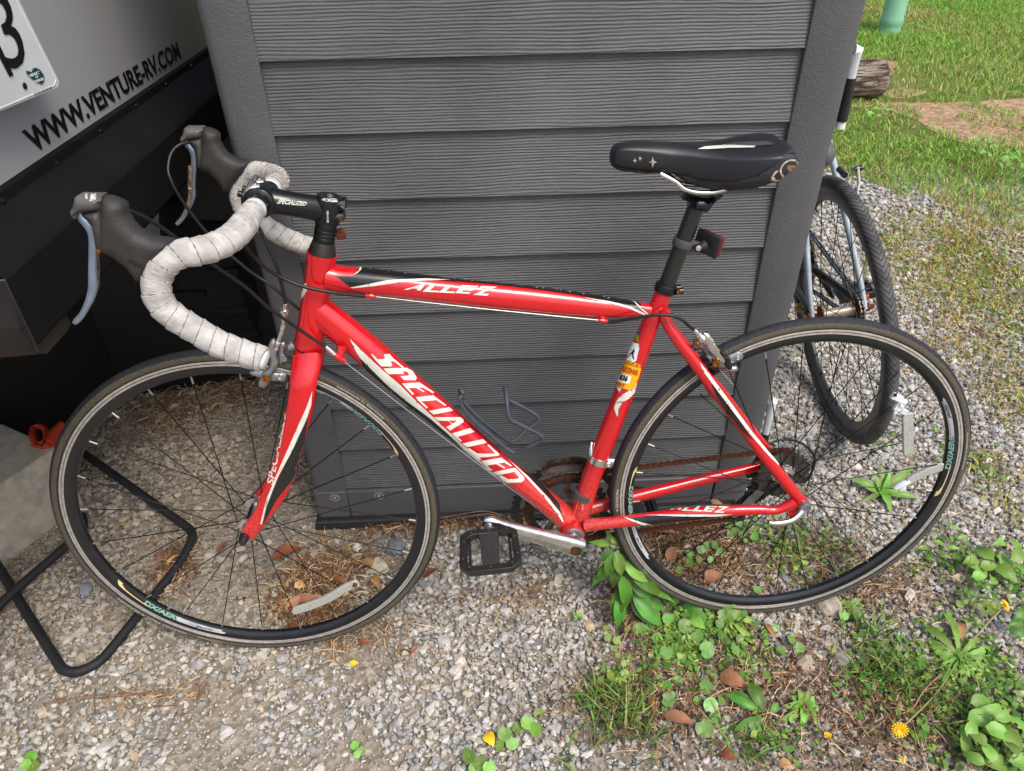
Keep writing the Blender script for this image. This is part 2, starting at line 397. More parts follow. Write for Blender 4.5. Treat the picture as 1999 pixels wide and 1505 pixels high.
# lap boards, each its own
k = -5
while True:
    zb = zL1-COURSE*k; zt_ = zb+COURSE
    if zt_ > ZTOP: k += 1; continue
    if zb < zbt-.001: zb = zbt
    if zt_ <= zbt+.01: break
    mb = MB(); x0, x1 = xl_in-.004, xr_in+.004
    NX = 24; rows = []
    prof = [(zt_+.012, -.0145), (zb+.004, -.0045), (zb+.0012, -.0038), (zb, -.0055), (zb+.0, -.016)]
    if zb <= zbt+1e-4: prof[-1] = (zb, -.018)
    for (z, o) in prof:
        rows.append([WP(x0+(x1-x0)*i/NX, z, o) for i in range(NX+1)])
    vs = [q for r in rows for q in r]; fs = []
    for a in range(len(rows)-1):
        for i in range(NX): fs.append((a*(NX+1)+i, a*(NX+1)+i+1, (a+1)*(NX+1)+i+1, (a+1)*(NX+1)+i))
    mb.add(vs, fs); adopt(mb.done('siding_board', M_SIDE, sharp=30), shed); k += 1
    if zb <= zbt+1e-4: break
zp0 = W(612, 1008)[1]-.004
# corner trims: front faces with a soft round corner running back
def trim(name, pr, m, z0, z1):
    """pr: outline in (a, out), swept from z0 to z1"""
    mb = MB(); n = len(pr); zz = [z0]+[z0+(z1-z0)*i/10 for i in range(1, 11)]
    vs = [WP(a, z, o) for z in zz for a, o in pr]
    fs = [(r*n+i, r*n+i+1, (r+1)*n+i+1, (r+1)*n+i) for r in range(len(zz)-1) for i in range(n-1)]
    mb.add(vs, fs); mb.add([WP(a, z0, o) for a, o in pr], [tuple(range(n))]); return adopt(mb.done(name, m, sharp=35), shed)
DEPTH = 1.25
R_ = .018
def arc(cx, cy, r, a0, a1, n=7): return [(cx+r*math.cos(math.radians(a0+(a1-a0)*i/n)), cy+r*math.sin(math.radians(a0+(a1-a0)*i/n))) for i in range(n+1)]
prL = [(xl_out, -DEPTH)]+[(a, o) for a, o in arc(xl_out+R_, -R_, R_, 180, 90)]+[(xl_in-.003, 0), (xl_in, -.002), (xl_in+.001, -.02)]
trim('corner_trim', prL, M_TRIM, zp0+.085, ZTOP)
prR = [(xr_in-.001, -.02), (xr_in, -.002), (xr_in+.003, 0)]+arc(xr_out-.034, -.034, .034, 90, 0)+[(xr_out, -.10), (xr_out-.006, -.112), (xr_out-.006, -DEPTH)]
trim('corner_trim', prR, M_TRIM, zp0, ZTOP)
# bottom rail and its left corner block
za, zb2 = zp0, zbt
mb = MB(); o1 = .0
xj = W(680, 980)[0]
for (a0, a1) in ((xl_out+.004, xj-.0012), (xj+.0012, xr_in-.006)):
    mb.hexa([WP(a0, za, .002), WP(a1, za, .002), WP(a1, za, -.03), WP(a0, za, -.03)], [WP(a0, zb2-.003, .002), WP(a1, zb2-.003, .002), WP(a1, zb2, -.03), WP(a0, zb2, -.03)])
adopt(mb.done('bottom_rail', M_TRIM2, bevel=.0025), shed)
mb = MB(); mb.hexa([WP(xl_out, za, -.001), WP(xl_in-.0, za, -.001), WP(xl_in, za, -.03), WP(xl_out, za, -.03)], [WP(xl_out, za+.087, -.001), WP(xl_in, za+.087, -.001), WP(xl_in, za+.087, -.03), WP(xl_out, za+.087, -.03)])
adopt(mb.done('corner_block', M_TRIM2, bevel=.002), shed)
# dark inner core so that no gap shows through, side and back
M_CORE = mat('dark_resin_core', (40, 41, 43), rough=.7)
mb = MB(); mb.hexa([WP(xl_in-.03, zp0+.002, -.021), WP(xr_in+.03, zp0+.002, -.021), WP(xr_in+.03, zp0+.002, -DEPTH), WP(xl_in-.03, zp0+.002, -DEPTH)], [WP(xl_in-.03, ZTOP, -.021), WP(xr_in+.03, ZTOP, -.021), WP(xr_in+.03, ZTOP, -DEPTH), WP(xl_in-.03, ZTOP, -DEPTH)])
adopt(mb.done('wall_core', M_CORE), shed)
mb = MB(); mb.hexa([WP(xl_out-.02, ZTOP, .03), WP(xr_out+.02, ZTOP, .03), WP(xr_out+.02, ZTOP, -DEPTH-.03), WP(xl_out-.02, ZTOP, -DEPTH-.03)], [WP(xl_out+.02, ZTOP+.1, -.03), WP(xr_out-.02, ZTOP+.1, -.03), WP(xr_out-.02, ZTOP+.12, -DEPTH+.03), WP(xl_out+.02, ZTOP+.12, -DEPTH+.03)])
adopt(mb.done('roof', M_TRIM2, bevel=.01), shed)
# floor base
b0 = W(608, 1026, .022); mb = MB(); bz = .026
x0, x1 = xl_out-.006, xr_out-.03
mb.hexa([WP(x0, -.01, .026), WP(x1, -.01, .026), WP(x1, -.01, -DEPTH), WP(x0, -.01, -DEPTH)], [WP(x0, .008, .024), WP(x1, .008, .024), WP(x1, .008, -DEPTH), WP(x0, .008, -DEPTH)])
mb.hexa([WP(x0+.003, .008, .019), WP(x1-.003, .008, .019), WP(x1, .008, -DEPTH), WP(x0, .008, -DEPTH)], [WP(x0+.004, zp0+.002, .014), WP(x1-.004, zp0+.002, .014), WP(x1, zp0+.002, -DEPTH), WP(x0, zp0+.002, -DEPTH)])
adopt(mb.done('floor_base', M_BASE, bevel=.003), shed)
for (px, py) in ((654, 970), (740, 966), (568, 458)):
    a, z = W(px, py); mb = MB(); c = WP(a, z, .002 if py > 900 else 0)
    if py > 900:
        mb.lathe(c, sn_, [(.0115, 0), (.0115, .0016), (.004, .0018)], 20, mi=0, mis=[0, 0, 0]); mb.lathe(c+sn_*.0018, sn_, [(.0048, 0), (.0042, .003), (.0015, .0045), (0, .0045)], 12, mi=1, caps=False)
        mb.lathe(c, sn_, [(.0066, .0018), (.0062, .0021), (.004, .0021)], 16, mi=2)
        adopt(mb.done('screw', [M_STEEL, M_STEEL, M_RUST]), shed)
    else:
        mb.lathe(c, sn_, [(.0125, -.001), (.012, .0018), (.009, .003), (0, .0032)], 24, caps=False); adopt(mb.done('screw_cap', M_TRIM2), shed)
# knob-like hinge bulge and the two hinge rods on the right-hand side
M_WHITE = mat('white_plastic', (222, 226, 228), (200, 206, 210), ns=40, rough=.4)
M_BLACKP = mat('black_plastic', (26, 25, 26), (36, 34, 33), ns=60, rough=.5, bump=(500, .15, .0004))
cb = PXx(1632, 285, WP(xr_out, 0, 0).x)
bump_ = MB()
for i in range(1):
    prof = [(0, .016)]+[(.026*math.sin(t), .016*math.cos(t)) for t in [PI/2*j/8 for j in range(1, 9)]]
    bump_.sweep([Vector((WP(xr_out, 0, 0).x-.006, SY+.03, PY(1628, 300, SY+.03).z+dz)) for dz in (-.024, -.02, -.01, 0, .01, .02, .024)], [.003, .012, .019, .022, .019, .012, .003], seg=20)
adopt(bump_.done('moulded_bump', M_TRIM2), shed)
def hinge(pxa, pxb, wpx, name='hinge_rod'):
    x = WP(xr_out, 0, 0).x+.004; yq = SY+.05
    a = PY(*pxa, yq); b = PY(*pxb, yq); e = empty(name, (0, 0, 0)); mb = MB(); d = b-a
    r = .0085
    mb.sweep([a-d*.01+Vector((-.006, 0, 0)), a, a+d*.1, a+d*.33], [r*1.15, r*1.3, r, r*.9], seg=14, pw=.7); o1 = mb.done('end_cap', M_WHITE)
    mb = MB(); mb.sweep([a+d*.9, b], [r*.9, r], seg=14); o3 = mb.done('end_cap', M_WHITE); mb = MB(); mb.sweep([a+d*.33, a+d*.9], r*1.02, seg=14, pw=.5); o2 = mb.done('black_sleeve', M_BLACKP)
    bpy.data.objects.remove(e); return o1, o2, o3
M_CH = M_WHITE
hr = hinge((1672, 100), (1640, 250), 20)
for o in hr: adopt(o, shed)
hr2 = hinge((1508, 783), (1470, 960), 16)
for o in hr2: adopt(o, shed)

# ---- the travel trailer on the left
TX = -1.16; TS = .03                                     # rear wall plane x = TX + TS*y
def T(px, py, x=TX): return PXx(px, py, x, TS)
def tp(x, y, z): return Vector((x+TS*y, y, z))
M_FIB = mat('silver_fibreglass', (162, 164, 168), (168, 169, 171), ns=3, rough=.22, coat=.8, spec=.6)
M_BLK = mat('black_vinyl', (13, 13, 14), (19, 18, 18), ns=14, rough=.75, spec=.2, bump=(90, .25, .001), dirt=((46, 40, 33), 22, .6, .85))
M_BLK2 = mat('black_coated_steel', (12, 12, 13), (17, 16, 16), ns=9, rough=.75, spec=.2, bump=(300, .2, .0005), dirt=((44, 38, 33), 60, .62, .8))
M_GREYF = mat('worn_grey_steel', (40, 41, 42), (30, 30, 31), ns=12, rough=.4, dirt=((90, 84, 74), 30, .62, .75))
M_BLKM = mat('black_print', (8, 8, 9), rough=.5)
trailer = empty('travel_trailer', tp(TX-1.2, .8, 0), 'silver and black travel trailer parked against the left end of the shed', 'trailer')
pb = [T(100, 302), T(398, 100)]                          # bottom edge of the silver panel
zb_near = pb[0].z; slope = (pb[1].z-pb[0].z)/(pb[1].y-pb[0].y)
def zedge(y, dz=0): return zb_near+slope*(y-pb[0].y)+dz
y0t, y1t = -.42, 2.3
mb = MB()
NB = 14
vs = []; 
for i in range(NB+1):
    y = y0t+(y1t-y0t)*i/NB
    vs += [tp(TX, y, zedge(y, -.004)), tp(TX, y, 2.4), tp(TX-.05, y, 2.75)]
fs = []
for i in range(NB):
    for j in range(2): fs.append((i*3+j, i*3+3+j, i*3+4+j, i*3+1+j))
mb.add(vs, fs)
mb.hexa([tp(TX-.003, y0t, .80), tp(TX-.003, y1t, .74), tp(TX-2.3, y1t, .74), tp(TX-2.3, y0t, .80)], [tp(TX-.003, y0t, 2.4), tp(TX-.003, y1t, 2.4), tp(TX-2.3, y1t, 2.75), tp(TX-2.3, y0t, 2.75)])
adopt(mb.done('rear_wall', M_FIB), trailer)
# black edge moulding, bumper ledge and face
mb = MB()
pr = [(.0, .004), (.006, .0), (.007, -.022), (.004, -.04), (.0, -.045)]
vs = []; ys = [y0t+(y1t-y0t)*i/NB for i in range(NB+1)]
for y in ys: vs += [tp(TX+a, y, zedge(y, b)) for a, b in pr]
n = len(pr); mb.add(vs, [(i*n+j, i*n+j+1, (i+1)*n+j+1, (i+1)*n+j) for i in range(NB) for j in range(n-1)])
adopt(mb.done('edge_moulding', M_BLK), trailer)
BX = -1.095
pt = [PXx(8, 539, BX, TS), PXx(205, 372, BX, TS), PXx(417, 181, BX, TS)]
pbm = [PXx(70, 665, BX, TS), PXx(330, 400, BX, TS)]
def zt2(y): return pt[0].z+(pt[2].z-pt[0].z)*(y-pt[0].y)/(pt[2].y-pt[0].y)
yn = pt[0].y; HB = .105
mb = MB(); prb = [(TX-BX, .012), (-.012, .004), (-.004, .0), (0, -.006), (.0, -HB+.012), (-.01, -HB), (TX-BX-.02, -HB)]
ysb = [yn+(y1t-yn)*i/12 for i in range(13)]; vs = []
for y in ysb:
    for a, b in prb: vs.append(tp(BX+a, y, zt2(y)+b+(.026 if a < -.05 and b > 0 else 0)))
n = len(prb); mb.add(vs, [(i*n+j, i*n+j+1, (i+1)*n+j+1, (i+1)*n+j) for i in range(12) for j in range(n-1)])
adopt(mb.done('bumper', M_BLK2, sharp=30), trailer)
# bumper end cap: a sloping grey plate with a bent lip
e = [tp(BX, yn-.001, zt2(yn)-.004), tp(BX, yn-.001, zt2(yn)-HB), tp(TX-.10, yn-.012, zt2(yn)-HB-.004), tp(TX-.10, yn-.03, zt2(yn)+.012)]
mb = MB(); mb.add(e+[q+Vector((0, .003, 0)) for q in e], [(0, 1, 2, 3), (7, 6, 5, 4), (0, 4, 5, 1), (1, 5, 6, 2), (2, 6, 7, 3), (3, 7, 4, 0)])
mb.add([e[1]+Vector((0, -.001, .0)), e[2]+Vector((0, -.001, .03)), e[2]+Vector((0, -.004, .033)), e[1]+Vector((-.03, -.003, .006))], [(0, 1, 2, 3)])
adopt(mb.done('bumper_end', M_GREYF, bevel=.002), trailer)
# hanging bracket below the bumper end
q = [PXx(a_, b_, BX-.006, TS) for a_, b_ in ((-20, 660), (60, 660), (112, 605), (133, 645), (92, 690), (-20, 700))]
mb = MB(); nq = len(q); mb.add(q+[a+Vector((-.004, .02, 0)) for a in q], [tuple(range(nq)), tuple(range(2*nq-1, nq-1, -1))]+[(i, (i+1) % nq, nq+(i+1) % nq, nq+i) for i in range(nq)])
adopt(mb.done('bracket', mat('brown_steel', (44, 38, 33), (34, 30, 27), ns=20, rough=.6)), trailer)
# underside, chassis and wheel in the dark
mb = MB(); mb.hexa([tp(TX-.12, .55, .66), tp(TX-.12, y1t, .60), tp(TX-2.2, y1t, .60), tp(TX-2.2, .55, .66)], [tp(TX-.12, .55, .775), tp(TX-.12, y1t, .72), tp(TX-2.2, y1t, .72), tp(TX-2.2, .55, .775)])
mb.box((TX-.3, 1.4, .57), (.08, 1.6, .12)); mb.box((TX-1.6, 1.3, .57), (.08, 1.8, .12))
adopt(mb.done('chassis', M_BLKM), trailer)
M_TYRE0 = mat('old_black_rubber', (17, 17, 18), (25, 24, 24), ns=30, rough=.85, bump=(60, .5, .002))
for (wx, wy) in ((TX-.20, 1.20),):
    mb = MB(); mb.lathe((wx, wy, .33), (1, 0, 0), [(.2, 0), (.29, -.01), (.325, .02), (.33, .06), (.33, .14), (.325, .18), (.29, .21), (.2, .2)], 40)
    for k_ in range(36):
        a = 2*PI*k_/36; mb.box((wx+.05+.1*(k_ % 2), wy+.333*math.cos(a), .33+.333*math.sin(a)), (.08, .02, .012), Matrix.Rotation(a-PI/2, 3, 'X'))
    wh = mb.done('tyre', M_TYRE0); adopt(wh, trailer)
mb = MB(); mb.hexa([Vector(q) for q in ((-1.27, .93, 0), (-.985, .90, 0), (-.985, .94, 0), (-1.27, .97, 0))], [Vector(q) for q in ((-1.29, .93, .74), (-.985, .90, .72), (-.985, .94, .72), (-1.29, .97, .74))])  # added black wall, bent in segments, standing in for the shade under the trailer
mb.hexa([Vector(q) for q in ((-1.58, .87, 0), (-1.27, .93, 0), (-1.27, .97, 0), (-1.58, .91, 0))], [Vector(q) for q in ((-1.58, .87, .43), (-1.27, .93, .41), (-1.27, .97, .41), (-1.58, .91, .43))]); mb.hexa([Vector(q) for q in ((-1.80, .64, 0), (-1.581, .87, 0), (-1.581, .91, 0), (-1.80, .68, 0))], [Vector(q) for q in ((-1.80, .64, .45), (-1.581, .87, .43), (-1.581, .91, .43), (-1.80, .68, .45))]); mb.hexa([Vector(q) for q in ((-3.3, .50, 0), (-1.801, .64, 0), (-1.801, .68, 0), (-3.3, .54, 0))], [Vector(q) for q in ((-3.3, .50, .5), (-1.801, .64, .45), (-1.801, .68, .45), (-3.3, .54, .5))]); adopt(mb.done('shade_wall', M_BLKM), trailer)
# rivets along the moulding
for i, (px, py) in enumerate(((112, 318), (197, 256), (267, 206), (325, 165), (374, 129), (6, 392))):
    c = T(px, py, TX+.007); mb = MB(); mb.lathe(c, Vector((1, -TS, 0)), [(.0045, -.001), (.0042, .001), (.0015, .0025), (0, .0026)], 10, caps=False); adopt(mb.done('rivet', mat('dark_rivet', (60, 60, 62), rough=.25, metal=.8), fix=True), trailer)
LT = Vector((.0015, 0, 0))
o = plane_text('WWW.VENTURE-RV.COM', [T(68, 300)+LT, T(353, 113)+LT, T(344, 80)+LT, T(40, 256)+LT], M_BLKM, None, bold=.032, space=1.0); adopt(o, trailer)
# license plate (the part in view), standing a little off the wall
plate = empty('license_plate', T(60, 100)+Vector((.02, 0, 0)), 'white number plate with black 3 and green heart sticker, hanging on the trailer rear', 'number plate')
def TP(px, py): return PXx(px, py, TX+.03, .12)
M_PL = mat('white_plate_paint', (205, 210, 212), (192, 197, 199), ns=12, rough=.4, dirt=((150, 145, 135), 40, .66, .8))
pl = [(-130, 300), (-60, 243), (0, 217), (108, 172), (114, 168), (115, 158), (37, 0), (-20, -120), (-330, -60)]
qq = [TP(*a) for a in pl]; mb = MB(); nq = len(qq); mb.add(qq+[a+Vector((-.0025, 0, 0)) for a in qq], [tuple(range(nq)), tuple(range(2*nq-1, nq-1, -1))]+[(i, (i+1) % nq, nq+(i+1) % nq, nq+i) for i in range(nq)])
adopt(mb.done('plate', M_PL), plate)
mb = MB(); rim_ = [TP(-60, 239), TP(0, 212), TP(106, 167), TP(109, 155), TP(33, 2)]; mb.sweep(rim_, .0011, seg=8); adopt(mb.done('raised_edge', M_PL), plate)
def onplate(s, q, m, b=.02, name='lettering', l=.0012): adopt(plane_text(s, [TP(*a)+Vector((l, 0, 0)) for a in q], m, None, bold=b, name=name), plate)
onplate('3', [(16, 139), (56, 124), (8, -28), (-38, -10)], M_BLKM, .0)
onplate('A', [(-32, 170), (25, 147), (-40, -20), (-62, -10)], M_BLKM, .0)
M_GRN = mat('dark_green_print', (8, 72, 72), rough=.5)
hp = [(80, 165), (70, 160), (58, 152), (50, 143), (49, 139), (52, 138), (60, 141), (62, 134), (68, 132), (76, 136), (83, 145), (85, 153), (84, 160)]
hq = [TP(*a)+Vector((.0013, 0, 0)) for a in hp]; mb = MB(); mb.add(hq, [tuple(range(len(hq)))]); adopt(mb.done('heart_sticker', M_GRN, fix=False), plate)
M_WP = mat('white_print', (235, 238, 238), rough=.5)
onplate('HEART', [(56, 151), (75, 144), (74, 138), (54, 145)], M_WP, .03, l=.0018)
onplate('OF', [(67, 153), (73, 151), (72, 147), (66, 149)], M_WP, .03, l=.0018)
onplate('DIXIE', [(67, 162), (83, 156), (81, 151), (64, 157)], M_WP, .03, l=.0018)
mb = MB()
for i in range(13):
    u = i/12; a = Vector((65+31*u, 181-12*u)); wd = .7 if i % 3 else 1.3
    q4 = [TP(a.x, a.y), TP(a.x+wd, a.y-.4), TP(a.x+wd+2.2, a.y+4.6), TP(a.x+2.2, a.y+5)]; mb.add([z+Vector((.0013, 0, 0)) for z in q4], [(0, 1, 2, 3)])
adopt(mb.done('barcode', M_BLKM, fix=False), plate)
c = TP(47, 168); mb = MB(); mb.lathe(c, Vector((1, -.12, 0)), [(.0042, .0013), (0, .0014)], 16, caps=False); adopt(mb.done('screw_hole', M_BLKM, fix=False), plate)

# ---- concrete block at the left edge
HBk = .18
M_CON = mat('grey_concrete', (196, 188, 170), (168, 162, 148), ns=40, rough=.9, bump=(160, .5, .0015), dirt=((204, 186, 150), 14, .5, .7))
c1 = G(110, 873, HBk); c2 = G(78, 822, HBk); c0 = G(0, 947, HBk); d1 = (c0-c1).normalized(); d2 = Vector((-d1.y, d1.x, 0))
if (c2-c1).dot(d2) < 0: d2 = -d2
wd_ = (c2-c1).dot(d2)
p0 = c1; p1 = c1+d1*.40; p2 = p1+d2*.2; p3 = c1+d2*.2
mb = MB(); dn = Vector((0, 0, -HBk-.01)); mb.hexa([a+dn for a in (p0, p1, p2, p3)], [p0, p1, p2, p3])
blk = mb.done('concrete_block', M_CON, bevel=.004); tag(blk, 'grey concrete block half in the shade under the trailer at the left edge', 'concrete block')

# ---- orange plastic handle lying on the block's end
M_ORG = mat('orange_plastic', (190, 66, 32), (165, 52, 26), ns=30, rough=.45)
oh = empty('orange_strap_handle', G(95, 872, .17), 'orange plastic loop handle with a black insert on the end of the concrete block', 'handle')
def D(px, py, z=.19): return G(px, py, z)
mb = MB(); lp = [D(70, 866), D(63, 852), D(65, 836), D(76, 832), D(88, 838), D(91, 852), D(86, 864), D(76, 868)]
lp2 = []
for i in range(len(lp)):
    a, b_ = lp[i], lp[(i+1) % len(lp)]; lp2 += [a, a.lerp(b_, .5)]
mb.sweep(lp2, .0075, closed=True, seg=10); 
mb.sweep([D(66, 868, .18), D(84, 872, .18), D(98, 866, .185)], [.008, .010, .012], seg=12)
mb.sweep([D(96, 866, .188), D(108, 848, .19), D(124, 832, .192)], [.014, .015, .015], seg=14); adopt(mb.done('grip', M_ORG), oh)
mb = MB(); mb.sweep([D(76, 842, .188), D(82, 852, .188), D(80, 860, .188)], [.006, .008, .005], seg=10); mb.sweep([D(66, 866, .196), D(82, 870, .196), D(90, 856, .2)], .0018, seg=8)
adopt(mb.done('insert', M_BLKM), oh)

# ---- bent black tube stand at lower left
M_FOAM = mat('black_foam_tube', (22, 23, 28), (32, 33, 38), ns=50, rough=.7, bump=(200, .3, .0008), dirt=((96, 88, 76), 60, .62, .74))
ts = empty('tube_stand', G(250, 1150), 'bent black foam-covered tube frame lying on the gravel beneath the front wheel', 'tube frame')
def corner_path(P, r=.035, n=6):
    out = [P[0]]
    for i in range(1, len(P)-1):
        a, b, c = P[i-1], P[i], P[i+1]; u = (a-b).normalized(); w_ = (c-b).normalized(); s, e_ = b+u*r, b+w_*r
        for k in range(n+1):
            t = k/n; out.append((s*(1-t)+b*t)*(1-t)+(b*(1-t)+e_*t)*t)
    out.append(P[-1]); return out
mb = MB(); mb.sweep(corner_path([G(140, 868, .06), G(382, 1040, .014), G(352, 1100, .014), G(190, 1300, .012), G(128, 1318, .012), G(-70, 1000, .03)], .03), .0098, seg=14); adopt(mb.done('long_loop', M_FOAM), ts)
mb = MB(); mb.sweep(corner_path([G(-60, 1240, .02), G(20, 1160, .03), G(165, 1035, .035), G(160, 1005, .045)], .02), .0098, seg=14); adopt(mb.done('cross_tube', M_FOAM), ts)

# ---- things on the lawn
M_PIPE = mat('pale_green_plastic', (140, 196, 158), (122, 176, 142), ns=6, rough=.35)
pc = G(1735, 62, 0); pr_ = (G(1757, 62)-G(1715, 62)).length/2
pedestal = empty('cable_pedestal', pc, 'pale green plastic utility pedestal with a ribbed flared foot on the lawn', 'pedestal')
mb = MB(); mb.lathe(pc, (0, 0, 1), [(pr_*1.05, -.02), (pr_*1.06, .015), (pr_*1.0, .03), (pr_*1.0, .05), (pr_*1.04, .06), (pr_*1.04, .1), (pr_*.98, .11), (pr_*.97, .9), (0, .93)], 32); adopt(mb.done('post', M_PIPE), pedestal)
mb = MB(); mb.sweep([pc+Vector((pr_*math.cos(a)*1.0, pr_*math.sin(a)*1.0, .30)) for a in [math.radians(d) for d in range(200, 262, 8)]], .012, seg=8); adopt(mb.done('moulded_rim', M_PIPE), pedestal)
mb = MB(); mb.box(pc+Vector((pr_*1.05, .05, .3)), (.03, .05, .42)); adopt(mb.done('side_flange', M_PIPE), pedestal)
# white box just behind
bx = G(1722, -8, 0); mb = MB(); mb.box(bx+Vector((-.08, .2, .07)), (.22, .16, .18)); wb = mb.done('white_box', mat('faded_white_plastic', (190, 196, 214), rough=.5), bevel=.01); tag(wb, 'small white plastic box half hidden behind the green pedestal', 'box')
# weathered log
M_LOG = mat('weathered_wood', (186, 172, 158), (84, 66, 54), ns=5, rough=.9, stretch=(1.2, 9, 9), bump=(14, 1.0, .05), mixpos=(.42, .58), dirt=((74, 54, 42), 7, .55, .66))
la = G(1742, 200, .0)+Vector((-.02, .12, .10)); ld = Vector((-1, .06, 0)).normalized()
mb = MB(); pts = [la+ld*t for t in (0, .03, .12, .25, .4, .6)]; mb.sweep(pts, [.08, .105, .11, .108, .11, .11], side=(0, 1, 0), seg=40)
rr = random.Random(3)
for i, v in enumerate(mb.v):
    q = Vector(v); c = la+ld*(q-la).dot(ld); dd = q-c; a = math.atan2(dd.z, dd.y); s_ = 1+.16*mnoise.noise(Vector((a*2.2, (q-la).dot(ld)*3, 0)))+.07*mnoise.noise(Vector((a*14, (q-la).dot(ld)*6, 3)))
    if dd.z > .03: s_ -= .22*max(0, 1-abs(a-1.9)/.28)
    mb.v[i] = tuple(c+dd*s_)
log = mb.done('log', M_LOG, sharp=60); tag(log, 'split weathered grey log lying in the grass right of the shed', 'log')
# ================================================================== THE RED ROAD BICYCLE
bike = empty('road_bicycle', (0, 0, 0), 'red road bicycle with white-taped drop bars leaning on the shed wall', 'bicycle'); bike.rotation_euler = (-LEAN, 0, 0)
M_RED = mat('red_gloss_paint', (206, 8, 22), (198, 10, 24), ns=6, rough=.24, coat=.9, spec=.5, dirt=((150, 92, 76), 420, .70, .84))
def dust_low(m):
    n = m.node_tree.nodes; L = m.node_tree.links; b = n['Principled BSDF']; src = b.inputs['Base Color'].links[0].from_socket
    tc = n.new('ShaderNodeTexCoord'); sx = n.new('ShaderNodeSeparateXYZ'); L.new(tc.outputs['Object'], sx.inputs[0])
    r = n.new('ShaderNodeMapRange'); r.inputs[1].default_value = .42; r.inputs[2].default_value = .25; r.inputs[4].default_value = .6; L.new(sx.outputs[2], r.inputs[0])
    t = n.new('ShaderNodeTexNoise'); t.inputs['Scale'].default_value = 260; t.inputs['Detail'].default_value = 8; L.new(tc.outputs['Object'], t.inputs[0]); r2 = n.new('ShaderNodeMapRange'); r2.inputs[1].default_value = .35; r2.inputs[2].default_value = .65; L.new(t.outputs[0], r2.inputs[0])
    r3 = n.new('ShaderNodeMapRange'); r3.inputs[1].default_value = -.5; r3.inputs[2].default_value = -.36; r4 = n.new('ShaderNodeMapRange'); r4.inputs[1].default_value = -.25; r4.inputs[2].default_value = -.38; L.new(sx.outputs[0], r4.inputs[0])
    m1 = n.new('ShaderNodeMath'); m1.operation = 'MULTIPLY'; L.new(r.outputs[0], m1.inputs[0]); L.new(r2.outputs[0], m1.inputs[1]); m2 = n.new('ShaderNodeMath'); m2.operation = 'MULTIPLY'; L.new(m1.outputs[0], m2.inputs[0]); L.new(r4.outputs[0], m2.inputs[1])
    x = n.new('ShaderNodeMix'); x.data_type = 'RGBA'; L.new(m2.outputs[0], x.inputs[0]); L.new(src, x.inputs[6]); x.inputs[7].default_value = lin((186, 122, 106)); L.new(x.outputs[2], b.inputs['Base Color'])
dust_low(M_RED)
M_REDD = mat('dusty_red_paint', (196, 12, 22), (178, 60, 56), ns=30, rough=.35, coat=.5, dirt=((168, 112, 98), 230, .56, .74))
M_DBLK = mat('black_gloss_decal', (14, 14, 17), rough=.2, coat=.6)
M_DCHK = mat('speckled_black_decal', (12, 14, 15), (44, 48, 46), ns=900, rough=.3)
M_DWHT = mat('cream_white_decal', (226, 224, 212), (208, 208, 200), ns=60, rough=.35)
M_ALU = mat('polished_aluminium', (236, 236, 234), (208, 206, 200), ns=80, rough=.2, metal=1, bump=(300, .1, .0003), dirt=((120, 112, 98), 90, .66, .8))
M_ALU2 = mat('satin_aluminium', (178, 182, 186), (150, 154, 158), ns=50, rough=.34, metal=.9)
M_BALU = mat('black_anodised', (14, 22, 26), (10, 16, 18), ns=30, rough=.32, metal=.3, coat=.3, spec=.6)
M_RUBB = mat('tyre_rubber', (38, 42, 50), (26, 28, 33), ns=120, rough=.75, bump=(500, .4, .0006), dirt=((98, 92, 82), 70, .66, .8))
M_HOOD = mat('worn_rubber_hood', (36, 35, 36), (52, 50, 48), ns=26, rough=.6, bump=(260, .6, .0010), dirt=((96, 88, 78), 60, .66, .8))
M_HOODT = mat('faded_name_cap', (104, 99, 95), (84, 80, 77), ns=40, rough=.5, bump=(260, .3, .0005))
M_LEVER = mat('silver_blue_lever', (150, 163, 186), (128, 140, 160), ns=40, rough=.25, metal=.55, coat=.4)
M_CABLE = mat('black_cable_housing', (20, 20, 21), rough=.42)
M_WIRE = mat('steel_wire', (196, 196, 190), rough=.3, metal=.8)
M_RIMB = mat('black_rim_paint', (20, 21, 25), (28, 29, 33), ns=40, rough=.3, coat=.3, dirt=((90, 88, 84), 160, .7, .84))
M_TRACK = mat('machined_brake_track', (196, 190, 180), (168, 163, 155), ns=100, rough=.42, metal=.35)
M_TAPE = mat('worn_white_tape', (198, 197, 194), (166, 163, 158), ns=60, rough=.85, bump=(420, .7, .0012), dirt=((128, 112, 92), 50, .60, .78), stretch=(1, 1, 1))
M_SEAM = mat('dirty_tape_seam', (112, 106, 98), rough=.9)
M_CARB = mat('carbon_weave', (18, 19, 19), (34, 35, 33), ns=500, rough=.3, coat=.5)
M_SADL = mat('black_saddle_leather', (24, 25, 31), (34, 35, 41), ns=20, rough=.42, spec=.5, bump=(700, .25, .0004), dirt=((96, 96, 98), 190, .68, .8))
M_SADS = mat('matt_saddle_skirt', (38, 38, 42), (48, 48, 52), ns=40, rough=.65, bump=(700, .2, .0004))
M_CHAIN = mat('rusty_chain', (104, 58, 32), (60, 38, 26), ns=260, rough=.8, metal=.3, bump=(500, .5, .0006))
M_RING = mat('dark_worn_chainring', (50, 48, 46), (76, 62, 52), ns=120, rough=.55, metal=.6)
M_FOAM2 = mat('grey_cage_coating', (62, 70, 80), (52, 60, 70), ns=60, rough=.55, bump=(300, .2, .0005))
M_CLEAR = mat('clear_reflector', (212, 214, 206), (186, 188, 178), ns=320, rough=.2, trans=.35, coat=.5, bump=(700, .7, .001), stretch=(1, 1, 1))
M_REDREF = mat('red_reflector', (120, 14, 12), rough=.25, bump=(800, .6, .001))
